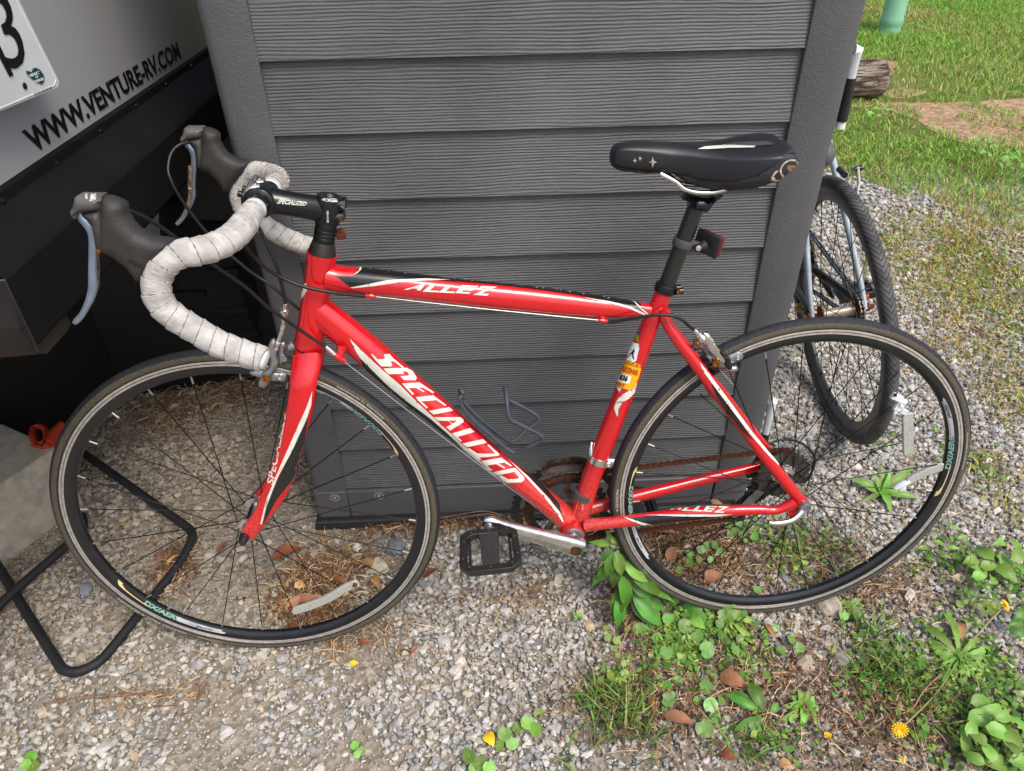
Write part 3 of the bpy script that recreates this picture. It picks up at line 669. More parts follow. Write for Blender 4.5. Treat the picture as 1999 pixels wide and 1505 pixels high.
M_BRASS = mat('brass_bolt', (190, 128, 52), (120, 74, 34), ns=200, rough=.35, metal=.9)
M_YEL = mat('yellow_sticker', (238, 176, 16), rough=.45)
M_REDP = mat('red_print', (196, 60, 24), rough=.5)
M_GOLD = mat('pale_gold_decal', (216, 196, 140), rough=.35)
M_TEAL = mat('pale_teal_decal', (140, 186, 170), (104, 150, 138), ns=300, rough=.35)
M_SILV = mat('silver_decal', (150, 156, 160), (196, 198, 200), ns=30, rough=.35)
M_PURP = mat('purple_sticker', (110, 66, 140), rough=.5)
def pxr(L, R, P, A):
    """radius that makes a tube along A through P reach the two measured edges"""
    out = []
    for e_ in (L, R):
        d = rayL(*e_); n_ = A.cross(d).normalized(); out.append(abs((P-CL).dot(n_)))
    return sum(out)/2
def measured(rows):
    """rows (Lx, Ly, Rx, Ry, off) -> centres and radii in the bicycle frame"""
    C_ = [B((a+c_)/2, (b+d)/2, o) for a, b, c_, d, o in rows]; n = len(C_); R_ = []
    for i in range(n):
        A = (C_[min(i+1, n-1)]-C_[max(i-1, 0)]).normalized(); a, b, c_, d, o = rows[i]; R_.append(pxr((a, b), (c_, d), C_[i], A))
    return C_, R_
YS = (0, 1, 0)
def tube(name, rows, m, lat=1.0, seg=20, sub=4, pw=1, parent=None, flip=False, caps=True):
    C_, R_ = measured(rows); P = smoothpath(C_, sub); r = sm1(R_, sub)
    l_ = lat if hasattr(lat, '__len__') else [lat]*len(rows); l_ = sm1(l_, sub)
    if flip: P = [Vector((q.x, -q.y, q.z)) for q in P]
    mb = MB(); mb.sweep(P, r, [a*b for a, b in zip(r, l_)], side=YS, seg=seg, pw=pw, caps=caps)
    return mb.done(name, m, bike if parent is None else parent, sharp=50), P, r
# ---- frame
HT = B(628.5, 494); HB_ = B(602, 677)
hd = (HT-HB_).normalized(); hr_ = pxr((598.5, 491), (659, 500), HT, hd)
mb = MB(); L_ = (HT-HB_).length
mb.lathe(HB_, hd, [(hr_*.99, 0), (hr_*1.02, .006), (hr_*.98, .014), (hr_*.93, .04), (hr_*.93, L_-.03), (hr_*.97, L_-.014), (hr_*1.0, L_-.006), (hr_*.995, L_)], 36)
head_tube = mb.done('head_tube', M_RED, bike)
top_tube, _, _ = tube('top_tube', [(640, 512, 634, 566, 0), (668, 518, 660, 570, 0), (706, 522, 700, 573, 0), (777, 530, 771, 581, 0), (882, 543, 877, 593, 0), (987, 553, 983, 605, 0), (1092, 565, 1088, 615, 0), (1180, 578, 1176, 621, 0), (1240, 588, 1235, 620, 0), (1285, 594, 1281, 622, 0)], M_RED, lat=[1.0, 1.0, .98, .95, .9, .86, .84, .86, .9, .9], seg=64, pw=.95)
def dperp(cx, cy, gap): h = gap/2*.765; return (cx+.656*h, cy-.754*h, cx-.656*h, cy+.754*h, 0)
down_tube, _, _ = tube('down_tube', [dperp(612, 598, 84), dperp(655, 633, 84), dperp(714, 681, 83), dperp(780, 739, 79), dperp(830, 782, 74), dperp(877, 822, 69), dperp(935, 872, 62), dperp(992, 920, 57), dperp(1047, 963, 56), dperp(1105, 1012, 58), dperp(1122, 1027, 50)], M_RED, lat=[.82, .82, .84, .88, .92, .96, 1.0, 1.05, 1.1, 1.15, 1.2], seg=64, pw=.95)
seat_tube, _, _ = tube('seat_tube', [(1282, 556, 1315, 565, 0), (1275, 575, 1309, 583, 0), (1250, 632, 1285, 641, 0), (1226, 690, 1264, 700, 0), (1203, 750, 1242, 760, 0), (1182, 806, 1221, 816, 0), (1156, 872, 1194, 884, 0), (1130, 944, 1167, 955, 0), (1112, 1010, 1150, 1016, 0)], M_RED, seg=56)
BBC = Vector((-.405, 0, .268))
mb = MB(); mb.lathe(BBC+Vector((0, -.036, 0)), YS, [(.0215, 0), (.0225, .002), (.0225, .07), (.0215, .072)], 32); bbs = mb.done('bottom_bracket_shell', M_REDD, bike)
mb = MB(); mb.lathe(BBC+Vector((0, -.0385, 0)), YS, [(.0175, 0), (.0195, .001), (.0195, .004)], 28); mb.done('bearing_cup', M_ALU2, bike)
csr = [(1140, 1012, 1144, 1040, .026), (1180, 1009, 1182, 1034, .032), (1260, 1000, 1262, 1026, .038), (1340, 990, 1342, 1018, .050), (1420, 985, 1422, 1009, .060), (1480, 985, 1481, 1005, .064), (1516, 986, 1518, 1005, .066), (1548, 968, 1557, 990, .067)]
cs1, csP, csr_ = tube('chain_stay', csr, M_RED, seg=18, lat=.9)
P_ = smoothpath([Vector(q) for q in ((-.395, .024, .270), (-.34, .034, .279), (-.22, .047, .297), (-.12, .057, .312), (-.055, .062, .322), (-.030, .065, .326), (-.010, .067, .330))], 5); R_c = sm1([.0125, .0128, .0118, .0108, .0098, .0088, .0085], 5)
mb = MB(); mb.sweep(P_, R_c, [a*.9 for a in R_c], side=YS, seg=22); cs2 = mb.done('chain_stay', M_RED, bike, sharp=50)
ssr = [(1287, 607, 1309, 600, .012), (1295, 642, 1316, 634, .018), (1359, 732, 1380, 718, .030), (1420, 812, 1440, 798, .042), (1482, 895, 1503, 883, .054), (1530, 955, 1551, 944, .063), (1550, 976, 1570, 968, .066)]
ss1, ssP, _ = tube('seat_stay', ssr, M_RED, seg=18, lat=.85)
ss2, _, _ = tube('seat_stay', ssr, M_RED, seg=18, flip=True, lat=.85)
for s_ in (-1, 1):
    mb = MB(); V, F = pillow([(-.026, .312), (-.012, .334), (-.022, .356), (-.012, .362), (.002, .352), (.010, .340), (.011, .326), (.004, .318), (-.010, .305)], .0032, .003, y=s_*.0665, step=.005); mb.add(V, F); mb.done('dropout', M_RED, bike)
mb = MB(); mb.sweep([B(1385, 755, .0)+Vector((0, -.026, 0)), B(1385, 755, 0), B(1385, 755, 0)+Vector((0, .026, 0))], .008, seg=12); mb.done('stay_bridge', M_RED, bike)
# cable stops under the top tube, barrel adjuster on the down tube
for (a, b) in (((712, 576), (734, 579)), ((1167, 625), (1187, 627))):
    p, q = B(*a, .012), B(*b, .012); mb = MB(); mb.sweep([p, p.lerp(q, .25), p.lerp(q, .75), q], [.0028, .0042, .0042, .0026], seg=12); mb.box(p.lerp(q, .5)+Vector((0, .005, .003)), (.008, .008, .006)); mb.done('cable_stop', M_RED, bike, bevel=.001)
p, q, r3 = B(636, 676, .03), B(653, 692, .03), B(674, 706, .028)
mb = MB(); mb.sweep([p, p.lerp(q, .5), q], [.0030, .0048, .0044], seg=10); mb.done('barrel_adjuster', M_ALU, bike)
mb = MB(); mb.sweep([q, q.lerp(r3, .3), r3], [.0052, .0058, .004], seg=12); mb.sweep([q.lerp(r3, .5), B(668, 675, .022)], [.005, .008], seg=10); mb.done('down_tube_stop', M_RED, bike)
# ---- fork: crown, two blades
FC = B(600, 684); fcd = (B(602, 677)-B(598, 706)).normalized()
mb = MB(); P = [B(602, 681), B(600, 690), B(599, 706), B(597, 722)]; mb.sweep(P, [.0205, .0212, .0205, .017], [.0205, .024, .033, .038], side=YS, seg=28); mb.done('fork_crown', M_RED, bike)
flr = [(570, 706, 629, 706, .022), (566, 740, 620, 745, .036), (563, 772, 614, 780, .042), (557, 806, 607, 812, .045), (545, 860, 594, 862, .047), (533, 903, 582, 905, .048), (514, 953, 564, 958, .049), (494, 1000, 530, 1008, .050), (474, 1030, 505, 1040, .051), (469, 1048, 496, 1052, .0515)]
flr = [(569, 690, 630, 696, .016)]+flr
fb1, fbP, _ = tube('fork_blade', flr, M_RED, seg=48, lat=[.6, .5, .46, .46, .46, .45, .45, .44, .46, .5, .4], pw=1.0)
fb2, _, _ = tube('fork_blade', flr, M_RED, seg=22, lat=[.6, .5, .46, .46, .46, .45, .45, .44, .46, .5, .4], flip=True)
# ---- headset, spacers, stem
top = HT
mb = MB(); mb.lathe(top, hd, [(.0205, 0), (.0198, .004), (.0165, .017), (.0158, .019)], 32); mb.done('headset_cone', mat('dark_satin_headset', (70, 64, 62), (52, 48, 48), ns=20, rough=.35, metal=.6), bike)
h = .0195
for t in (.008, .0055, .0055, .0095):
    mb = MB(); mb.lathe(top+hd*h, hd, [(.0152, 0), (.0156, .0006), (.0156, t-.0010), (.0152, t-.0004)], 28); mb.done('headset_spacer', M_BALU, bike); h += t
SP = top+hd*(h+.018)                                       # stem on the steerer
mb = MB(); mb.lathe(top+hd*h, hd, [(.0178, 0), (.0186, .003), (.0186, .033), (.0178, .036)], 30)
bx_ = top+hd*(h+.018)
for zz in (.009, .028):
    c_ = top+hd*(h+zz); mb.sweep([c_+Vector((.012, -.006, 0)), c_+Vector((.024, -.005, .001))], [.0075, .0068], [.0085, .0075], side=YS, seg=12)
    mb.sweep([c_+Vector((.012, .006, 0)), c_+Vector((.024, .005, .001))], [.0075, .0068], [.0085, .0075], side=YS, seg=12)
BARC = Vector((-.8535, 0, .8985))
sa = SP+Vector((-.004, 0, .001)); sdv = (BARC-sa)
mb.sweep([sa, sa+sdv*.15, sa+sdv*.4, sa+sdv*.7, sa+sdv*.86], [.0195, .0185, .0172, .0178, .0192], [.0180, .0165, .0155, .0175, .022], side=YS, seg=24)
mb.sweep([BARC+Vector((0, -.0235, 0)), BARC+Vector((0, -.022, 0)), BARC+Vector((0, .022, 0)), BARC+Vector((0, .0235, 0))], [.0195, .0208, .0208, .0195], seg=30)
stem = mb.done('stem', M_BALU, bike, sharp=50)
mb = MB(); mb.lathe(top+hd*(h+.036), hd, [(.0186, 0), (.0186, .002), (.017, .0035), (.007, .0036), (.0055, .0025), (0, .0025)], 28, caps=False); cap_ = mb.done('top_cap', M_BALU, bike)
mb = MB(); mb.lathe(top+hd*(h+.0386), hd, [(.0052, 0), (.0048, .0022), (.002, .0022), (.0016, .0008), (0, .0008)], 14, caps=False); mb.done('cap_bolt', M_ALU2, bike)
for zz in (.009, .028):
    c_ = top+hd*(h+zz)+Vector((.021, -.0135, 0)); mb = MB(); mb.lathe(c_, (0, -1, 0), [(.0030, -.003), (.0030, .0012), (.0018, .0012), (.002, -.001), (0, -.001)], 14, caps=False); mb.done('pinch_bolt', M_BRASS if zz < .02 else M_ALU2, bike)
# faceplate with two clamp bolts
mb = MB()
for yy in (-.013, .013):
    mb.sweep([BARC+Vector((-.0225*math.cos(a), yy, .0225*math.sin(a))) for a in [math.radians(x) for x in range(-50, 115, 15)]], .0042, .0075, side=YS, seg=10)
    mb.sweep([BARC+Vector((-.010, yy, .020)), BARC+Vector((-.004, yy, .0285))], .0055, seg=10)
mb.done('face_plate', M_ALU, bike)
for yy in (-.013, .013):
    mb = MB(); mb.lathe(BARC+Vector((-.026, yy, .012)), Vector((-1, 0, .35)), [(.0045, -.006), (.0045, .003), (.002, .003), (.002, 0), (0, 0)], 12, caps=False); mb.done('clamp_bolt', M_BALU, bike)
mb = MB()
# rusty bell clamp behind the stem
mb.lathe(B(664, 461, .0)+Vector((0, .006, 0)), YS, [(.0035, -.001), (.0035, .0), (.0065, .0), (.0085, .002), (.0085, .005), (.007, .006)], 18); mb.done('reflector_clamp', M_RUST, bike)
# ---- handlebar: bare black centre, white collars, taped drops
mb = MB(); mb.sweep([BARC+Vector((0, y, 0)) for y in (-.075, -.05, -.04, -.02, .02, .04, .05, .075)], [.0128, .0135, .0155, .0158, .0158, .0155, .0135, .0128], seg=24); mb.done('handlebar', M_BALU, bike)
tapepts = [(-.8538, -.052, .8984), (-.8545, -.075, .8975), (-.8560, -.105, .8940), (-.8610, -.138, .8912), (-.8720, -.168, .8898), (-.8900, -.187, .8900), (-.9090, -.197, .8908), (-.9240, -.202, .8840), (-.9370, -.204, .8700), (-.9440, -.205, .8520), (-.9435, -.205, .8340), (-.9340, -.205, .8165), (-.9130, -.206, .7975), (-.8860, -.207, .7760), (-.8580, -.208, .7610), (-.8380, -.209, .7525), (-.8340, -.2095, .7508)]
def tape(sgn):
    P = smoothpath([Vector((a, b*(-sgn), c_)) for a, b, c_ in tapepts], 10)
    # arc-length resample so that wraps are even and overlap ridges stand proud
    d = [0]
    for i in range(1, len(P)): d.append(d[-1]+(P[i]-P[i-1]).length)
    tot = d[-1]; N = 520; Q = []; R = []; j = 0
    for i in range(N+1):
        s = tot*i/N
        while j < len(d)-2 and d[j+1] < s: j += 1
        t = (s-d[j])/max(d[j+1]-d[j], 1e-9); Q.append(P[j].lerp(P[j+1], t))
    mb = MB(); seg = 36; n = len(Q); prev = None; vs = []; seam = {}
    for i in range(n):
        T = (Q[min(i+1, n-1)]-Q[max(i-1, 0)]).normalized()
        S = T.orthogonal().normalized() if prev is None else (prev-T*prev.dot(T)).normalized(); prev = S; U = T.cross(S)
        s = tot*i/N
        base = .0142+.0022*min(1, s/.05)
        pitch = .0105
        for k in range(seg):
            a = 2*PI*k/seg; ph = ((s if s < .08 else .08/.0105*.019+(s-.08))/pitch if False else (s/.0105 if s < .08 else .08/.0105+(s-.08)/.0185))+k/seg*sgn*1.0+.04*mnoise.noise(Vector((a, s*20, sgn)))
            fr = ph-math.floor(ph); rr_ = base+.0016*(1-fr)-(.0011 if fr < .06 else 0)+.0005*mnoise.noise(Vector((math.cos(a)*2, math.sin(a)*2, s*90)))+.00045*mnoise.noise(Q[i]*400+Vector((a*3, 0, 0)))
            if i == 0 or i == n-1: rr_ *= .8
            seam[(i, k)] = fr < (.10 if s < .08 else .052+.02*mnoise.noise(Vector((a*2, s*30, 5))))
            vs.append(Q[i]+S*(rr_*math.cos(a))+U*(rr_*math.sin(a)))
    fs = [(i*seg+k, i*seg+(k+1) % seg, (i+1)*seg+(k+1) % seg, (i+1)*seg+k) for i in range(n-1) for k in range(seg)]
    fs.append(tuple(range(seg-1, -1, -1))); fs.append(tuple((n-1)*seg+k for k in range(seg)))
    mb.add(vs, fs)
    for q_ in range((n-1)*seg):
        if seam[(q_//seg, q_ % seg)]: mb.m[q_] = 1
    o = mb.done('bar_tape', [M_TAPE, M_SEAM], bike, sharp=32); return o
tape(1); tape(-1)
for sgn in (-1, 1):
    mb = MB(); mb.sweep([BARC+Vector((0, sgn*y, 0)) for y in (.0445, .046, .056, .058)], [.0145, .0152, .0158, .0150], seg=28); mb.done('finishing_tape', M_WHITE, bike)
    e_ = Vector(tapepts[-1]); f_ = Vector(tapepts[-2]); e_.y *= sgn; f_.y *= sgn; dd = (e_-f_).normalized(); mb = MB(); mb.lathe(e_, dd, [(.0125, -.002), (.0125, .002), (.009, .004), (0, .0045)], 18, caps=False); mb.done('bar_end_plug', M_WHITE, bike)
# ---- brake hoods and levers, left measured and right mirrored
hood_px = [(340, 466), (300, 459.5), (276, 449), (262, 433), (251, 417), (248.5, 398), (239, 389), (221, 382), (204, 380), (198, 400), (197, 425), (193, 450), (193, 483), (207, 492), (221, 498), (247, 518), (262, 536.5), (268.5, 547), (279, 547), (292, 534), (323, 502), (334, 484)]
cap_px = [(204, 379), (186, 378.5), (157, 378), (151.5, 382), (148, 400), (142, 409), (144, 417), (151, 424), (160, 412), (175, 410), (203, 405)]
body_px = [(201, 406), (175, 411), (166, 416), (184, 432), (187, 450), (193, 483), (207, 490), (221, 496), (218, 460)]
lev_px = [(150, 419), (160, 414), (181, 430), (190, 452), (192, 481), (189.5, 507), (189.5, 539), (192, 560), (187, 574), (175, 595), (170, 611), (160, 625), (145, 634.5), (140, 631), (143, 622), (159, 605), (170, 587), (174, 566), (173, 539), (170, 507), (171.5, 481), (174, 459), (165, 441)]
HO = .197
def both(name, px, T_, R, m, off=HO, step=.0045, edge=.2, yf=None):
    for sgn in (1, -1):
        poly = pxpoly(px, off); V, F = pillow(poly, T_, R, y=-off, step=step, edge=edge, yfun=yf); mb = MB()
        if sgn == -1: V = [Vector((q.x, -q.y, q.z)) for q in V]
        mb.add(V, F); yield mb.done(name, m, bike, sharp=45)
hoods = list(both('brake_hood', hood_px, .0185, .017, M_HOOD, edge=.15))
caps_ = list(both('hood_cap', cap_px, .0165, .010, M_HOODT, edge=.45))
bods = list(both('lever_body', body_px, .0150, .008, mat('lever_pivot_body', (52, 50, 48), (64, 60, 56), ns=30, rough=.55), edge=.5))
levs = []
lv = [(153, 414, 6), (160, 426, 9), (172, 438, 10.5), (180, 452, 10), (182, 470, 9), (181.5, 490, 8.5), (181, 512, 8.2), (181, 535, 8.8), (182.5, 556, 10), (178, 577, 8.8), (170, 596, 7), (161, 613, 6.5), (151, 625, 6.5), (145, 630, 5)]
for sgn in (1, -1):
    P = []; R = []
    for i_, (a, b, h_) in enumerate(lv):
        q = B(a, b, HO); q2 = B(a+h_, b, HO); P.append(Vector((q.x, -HO*sgn, q.z))); R.append(abs(q2.x-q.x)*.98)
    P = smoothpath(P, 4); R = sm1(R, 4); mb = MB(); mb.sweep(P, R, [min(.0075, r*.9) for r in R], side=YS, seg=20, pw=.85); levs.append(mb.done('brake_lever', M_LEVER, bike, sharp=50))
inner = list(both('shift_paddle', [(180, 470), (192, 470), (195, 520), (194, 560), (183, 590), (174, 604), (182, 575), (185, 545), (182, 510)], .003, .004, mat('tarnished_paddle', (138, 124, 108), (104, 92, 80), ns=60, rough=.4, metal=.5), off=HO-.012))
for sgn in (-1, 1):
    mb = MB(); q = B(203, 482, HO); q.y = sgn*(HO+.0155) ; mb.lathe(q, (0, sgn, 0), [(.0026, -.003), (.0026, .0006), (0, .0008)], 12, caps=False); mb.done('pivot_pin', M_BRASS if sgn < 0 else M_ALU, bike)
lettering('SHIMANO', [(249, 511), (281, 528), (285, 521), (254, 503)], [hoods[0]], mat('embossed_rubber', (30, 29, 29), rough=.5), bike, bold=.01)
lettering('105', [(167, 390), (171, 390), (171, 379.5), (167, 379.5)], [caps_[0]], M_WP, bike, bold=.02)
lettering('SHIMANO', [(176, 394), (187, 391), (188, 379), (178, 380)], [caps_[0]], M_WP, bike, bold=.02)
# ---- lettering and stripes on stem and frame
lettering('SPECIALIZED', [(540, 397), (597, 402), (600, 395), (544, 388.5)], [stem], M_DWHT, bike, bold=.02, shear=.25)
lettering('SPECIALIZED', [(597, 429), (542, 424), (541, 420), (597, 425)], [stem], mat('faded_bronze_print', (126, 104, 86), rough=.5), bike, bold=.02, shear=.25)
lettering('SPECIALIZED', [(638, 434), (638, 411), (641.5, 411), (641.5, 434)], [stem], M_DWHT, bike)
lettering('SPECIALIZED', [(626, 393), (659, 394), (656, 389), (630, 388)], [cap_], M_DWHT, bike, bold=.03)
tt = [top_tube]
ALZ = [('A', (505,222), (618,229), (700,187), (595,183)), ('L', (630,236), (738,241), (783,193), (690,189)), ('L', (740,241), (840,247), (888,198), (800,194)), ('E', (850,246), (940,251), (1008,202), (895,196)), ('Z', (968,258), (1068,264), (1130,208), (1012,201))]
def allez(q, objs, parent):
    bl, br, tr, tl = [Vector(z) for z in q]
    def mp_(p): u, t = (p[0]-505)/625, 1-(p[1]-184)/80; r_ = (bl*(1-u)+br*u)*(1-t)+(tl*(1-u)+tr*u)*t; return (r_.x, r_.y)
    for g in ALZ: lettering(g[0], [mp_(p) for p in g[1:]], objs, M_DWHT, parent, bold=.035, cuts=(6, 4), lift=.0007, name='letter')
stripe('stripe', [(706, 517), (775, 525), (880, 537), (985, 547), (1090, 559), (1150, 568), (1240, 582), (1262, 608), (1228, 598), (1190, 589), (1120, 575), (1040, 564), (960, 555), (900, 550), (830, 546), (760, 548), (715, 556), (684, 560), (655, 539), (690, 539)], tt, M_DBLK, bike, lift=.0003)
stripe('stripe', [(683.5, 560.5), (715, 555), (760, 546.5), (830, 544), (880, 546.5), (830, 548), (780, 551), (730, 558), (688, 562)], tt, M_DWHT, bike, lift=.0006)
stripe('stripe', [(703, 522), (706, 523), (705, 527), (697, 534), (690, 537), (700, 529)], tt, M_DWHT, bike, lift=.0007, st=4)
stripe('stripe', [(1140, 581), (1190, 592), (1228, 602), (1260, 616), (1264, 614), (1230, 598), (1190, 588.5)], tt, M_DWHT, bike, lift=.0006)
stripe('stripe', [(1234, 585), (1238, 588), (1252, 601), (1267, 613), (1263, 613), (1246, 600)], tt, M_DWHT, bike, lift=.0006, st=4)
allez([(787.7, 577), (970.5, 577), (970.5, 553.8), (787.7, 553.8)], tt, bike)
dt = [down_tube]
stripe('stripe', [(698, 688), (706, 700), (717, 710), (757, 750), (791, 778), (841, 814), (875, 844), (920, 884), (960, 921), (1008, 962), (1000, 966), (940, 922), (878, 866), (780, 790), (745, 758), (716, 730), (708, 712)], dt, M_DCHK, bike, lift=.0003)
stripe('stripe', [(683, 661), (704, 682), (720, 697), (747, 722), (781, 751), (814, 784), (861, 828), (905, 869), (950, 911), (990, 947), (1010, 963), (990, 953), (950, 918), (905, 877), (870, 842), (841, 817), (791, 780), (757, 752), (717, 712), (700, 695), (690, 676)], dt, M_DWHT, bike, lift=.0005)
GL = [
 [(131,121),(138,121),(170,152),(200,152),(212,145),(205,124),(238,123),(262,150),(322,200),(318,207),(262,165),(244,166),(254,186),(246,194),(192,193),(160,160)],
 [(203,205),(338,203),(372,222),(397,262),(388,275),(322,272),(302,250),(345,248),(352,240),(338,225),(318,222),(322,237),(232,238)],
 [(311,292),(405,288),(412,288),(497,346),(490,352),(432,318),(404,318),(442,338),(434,343),(392,318),(350,320),(382,352),(374,360),(325,308)],
 [(391,370),(482,364),(490,362),(568,420),(560,425),(510,390),(424,396),(462,430),(454,438),(402,388)],
 [(468,450),(585,432),(608,452),(495,472)],
 [(498,487),(650,490),(668,505),(668,518),(590,566),(568,545),(600,530),(580,509),(520,508)],
 [(600,582),(705,553),(732,575),(636,601),(660,625),(652,630)],
 [(662,640),(780,617),(803,638),(688,662)],
 [(690,672),(702,667),(750,698),(852,702),(805,652),(815,649),(872,700),(875,712),(764,722),(772,735),(762,738)],
 [(770,742),(880,726),(886,724),(948,770),(942,776),(905,752),(872,757),(912,782),(904,786),(858,760),(806,768),(838,795),(828,800)],
 [(833,808),(960,784),(970,786),(1020,838),(1022,852),(1005,866),(925,869),(902,860),(868,828),(890,826),(930,848),(985,846),(990,836),(962,806),(862,826)]]
for g in GL: stripe('letter', [(680+a/2.9757, 650+b/2.9757) for a, b in g], dt, M_DWHT, bike, lift=.0004, st=3)
stripe('letter_counter', [(680+a/2.9757, 650+b/2.9757) for a, b in [(583,507),(628,507),(612,524),(596,522)]], dt, M_RED, bike, lift=.0007, st=3)
stripe('stripe', [(1014, 913), (1040, 930), (1060, 945), (1092, 985), (1100, 1020), (1075, 975), (1035, 933)], dt, M_DCHK, bike, lift=.0003)
stripe('stripe', [(990, 895), (1030, 930), (1068, 970), (1093, 1000), (1101, 1019), (1097, 1018), (1088, 1003), (1060, 968), (1026, 932)], dt, M_DWHT, bike, lift=.0006)
fk = [fb1]
stripe('stripe', [(607, 763), (604, 790), (600, 825), (585, 905), (568, 940), (540, 975), (514, 1024), (520, 985), (545, 930), (575, 870), (598, 815)], fk, M_DCHK, bike, lift=.0004)
stripe('stripe', [(609, 763), (607, 790), (598, 818), (570, 880), (543, 930), (520, 990), (511, 1023), (508, 1022), (520, 975), (545, 915), (578, 840), (598, 795)], fk, M_DWHT, bike, lift=.0006)
lettering('SPECIALIZED', [(534, 946), (561, 803), (550, 803), (521, 946)], fk, M_DWHT, bike, bold=.02, shear=.3, cuts=(14, 3))
st = [seat_tube]
stripe('sticker', [(1243, 640), (1252, 645), (1249, 660), (1240, 655)], st, M_PURP, bike, st=5)
stripe('sticker', [(1240, 648), (1249, 654), (1247, 668), (1238, 662)], st, mat('olive_sticker', (150, 140, 30), rough=.5), bike, st=5, lift=.0006)
stripe('sticker', [(1234, 668), (1247, 671), (1249, 675), (1242, 704), (1237, 707), (1223, 703)], st, M_WP, bike, st=5)
stripe('sticker', [(1223, 702), (1228, 694), (1235, 686), (1238, 681), (1240, 684), (1237, 692), (1239, 702), (1236, 700), (1234, 690), (1227, 698)], st, M_BLKM, bike, lift=.0008, st=3)
stripe('sticker', [(1220, 700), (1251, 712), (1252, 716), (1240, 758), (1234, 764), (1204, 753), (1209, 735)], st, M_YEL, bike, st=4)
lettering('HONOLULU', [(1222, 710), (1247, 718), (1248, 714), (1223, 706)], st, M_REDP, bike, name='sticker_text')
lettering('LICENSE', [(1216, 724), (1244, 733), (1246, 723), (1218, 714)], st, M_REDP, bike, bold=.04, name='sticker_text', lift=.0008)
stripe('sticker_panel', [(1212, 728), (1233, 734), (1228, 749), (1207, 744)], st, M_WP, bike, lift=.0006, st=4)
lettering('836', [(1209, 741), (1224, 745), (1228, 734), (1213, 730)], st, M_BLKM, bike, bold=.05, name='sticker_text', lift=.0009)
lettering('MENT', [(1203, 750), (1219, 756), (1221, 750), (1205, 745)], st, M_REDP, bike, bold=.04, name='sticker_text', lift=.0008)
stripe('decal', [(1203, 754), (1214, 758), (1209, 766)], st, M_DWHT, bike, st=4)
stripe('decal', [(1243, 745), (1239, 765), (1230, 776), (1216, 784), (1207, 798), (1206, 813), (1203, 809), (1199, 797), (1203, 784), (1212, 772), (1226, 763), (1238, 757)], st, M_DWHT, bike, st=4, lift=.0006)
cs = [cs1]
stripe('stripe', [(1225, 1012), (1260, 1008), (1340, 1003), (1430, 1004), (1400, 1010), (1340, 1016), (1262, 1024), (1240, 1015)], cs, M_DBLK, bike, lift=.0003)
stripe('stripe', [(1256, 1005.5), (1300, 1004.5), (1430, 1003.5), (1400, 1008), (1340, 1008), (1290, 1006.5)], cs, M_DWHT, bike, lift=.0005)
stripe('stripe', [(1216, 1009), (1232, 1013), (1252, 1019), (1273, 1024), (1262, 1026), (1240, 1020)], cs, M_DWHT, bike, lift=.0006)
allez([(1307, 1003), (1424, 1000.5), (1424, 985), (1307, 989)], cs, bike)
stripe('stripe', [(1366, 708), (1380, 725), (1420, 778), (1470, 846), (1500, 882), (1522, 907), (1519, 908), (1496, 885), (1460, 842), (1415, 782), (1372, 724)], [ss1], M_DWHT, bike, lift=.0005)
stripe('stripe', [(1388, 748), (1420, 785), (1455, 838), (1470, 860), (1450, 842), (1420, 806), (1398, 772)], [ss1], M_DBLK, bike, lift=.0004)
stripe('decal', [(599, 553), (595, 553), (590, 572), (588, 585), (594, 578), (600, 566)], [head_tube], M_DWHT, bike, st=4)
# bolt on seat stay
mb = MB(); q = B(1323, 665, .028); mb.lathe(q+Vector((0, .002, 0)), (-.1, -1, 0), [(.0042, -.004), (.0042, .001), (.003, .0022), (0, .0024)], 14, caps=False); mb.done('stay_bolt', M_ALU, bike)
# ---- seat post, clamp, rear reflector
sp0, sp1 = B(1297, 568), B(1361, 398); spd = (sp1-sp0).normalized(); spr = pxr((1330, 440), (1363, 448), B(1346.5, 444), spd)
mb = MB(); mb.sweep([sp0, sp1], spr, seg=28); post = mb.done('seat_post', M_CARB, bike)
def band(px, hw, r, m, name, tilt=0):
    c_ = B(*px); mb = MB(); mb.lathe(c_-spd*hw, spd, [(r*.97, 0), (r, .001), (r, 2*hw-.001), (r*.97, 2*hw)], 30); return mb.done(name, m, bike), c_
cl, cq = band((1299, 562), .0068, spr*1.32, M_BALU, 'seat_collar')
mb = MB(); mb.sweep([cq+Vector((.014, -.006, -.004)), cq+Vector((.026, -.006, -.0035))], [.0062, .0052], seg=12); mb.sweep([cq+Vector((.014, .006, -.004)), cq+Vector((.026, .006, -.0035))], [.0062, .0052], seg=12); mb.done('collar_lug', M_BALU, bike)
mb = MB(); mb.lathe(B(1325, 570, .016), (0, -1, 0), [(.0036, -.006), (.0036, .001), (.002, .001), (.0018, -.001), (0, -.001)], 12, caps=False); mb.done('collar_bolt', M_BRASS, bike)
_, c2_ = band((1334, 474), .0062, spr*1.28, mat('grey_rubber_band', (70, 70, 72), rough=.6), 'reflector_band')
mb = MB(); mb.lathe(sp1-spd*.004, spd, [(spr*1.03, 0), (spr*1.03, .003)], 28); mb.done('post_ring', M_ALU2, bike)
mb = MB(); mb.sweep([c2_+Vector((.010, -.006, .001)), B(1364, 480, .012)], [.0055, .0065], seg=12); mb.done('reflector_arm', mat('grey_rubber_band', (70, 70, 72)), bike)
rf = [(1369, 443), (1388, 452), (1403, 466), (1394, 490), (1385, 507), (1367, 498), (1358, 480)]
c0_, = [B(1378, 476, .012)]
rn = Vector((.72, .66, -.12)).normalized(); ru = (B(1361, 398)-B(1297, 568)).normalized(); ru = (ru-rn*ru.dot(rn)).normalized(); rs_ = rn.cross(ru)
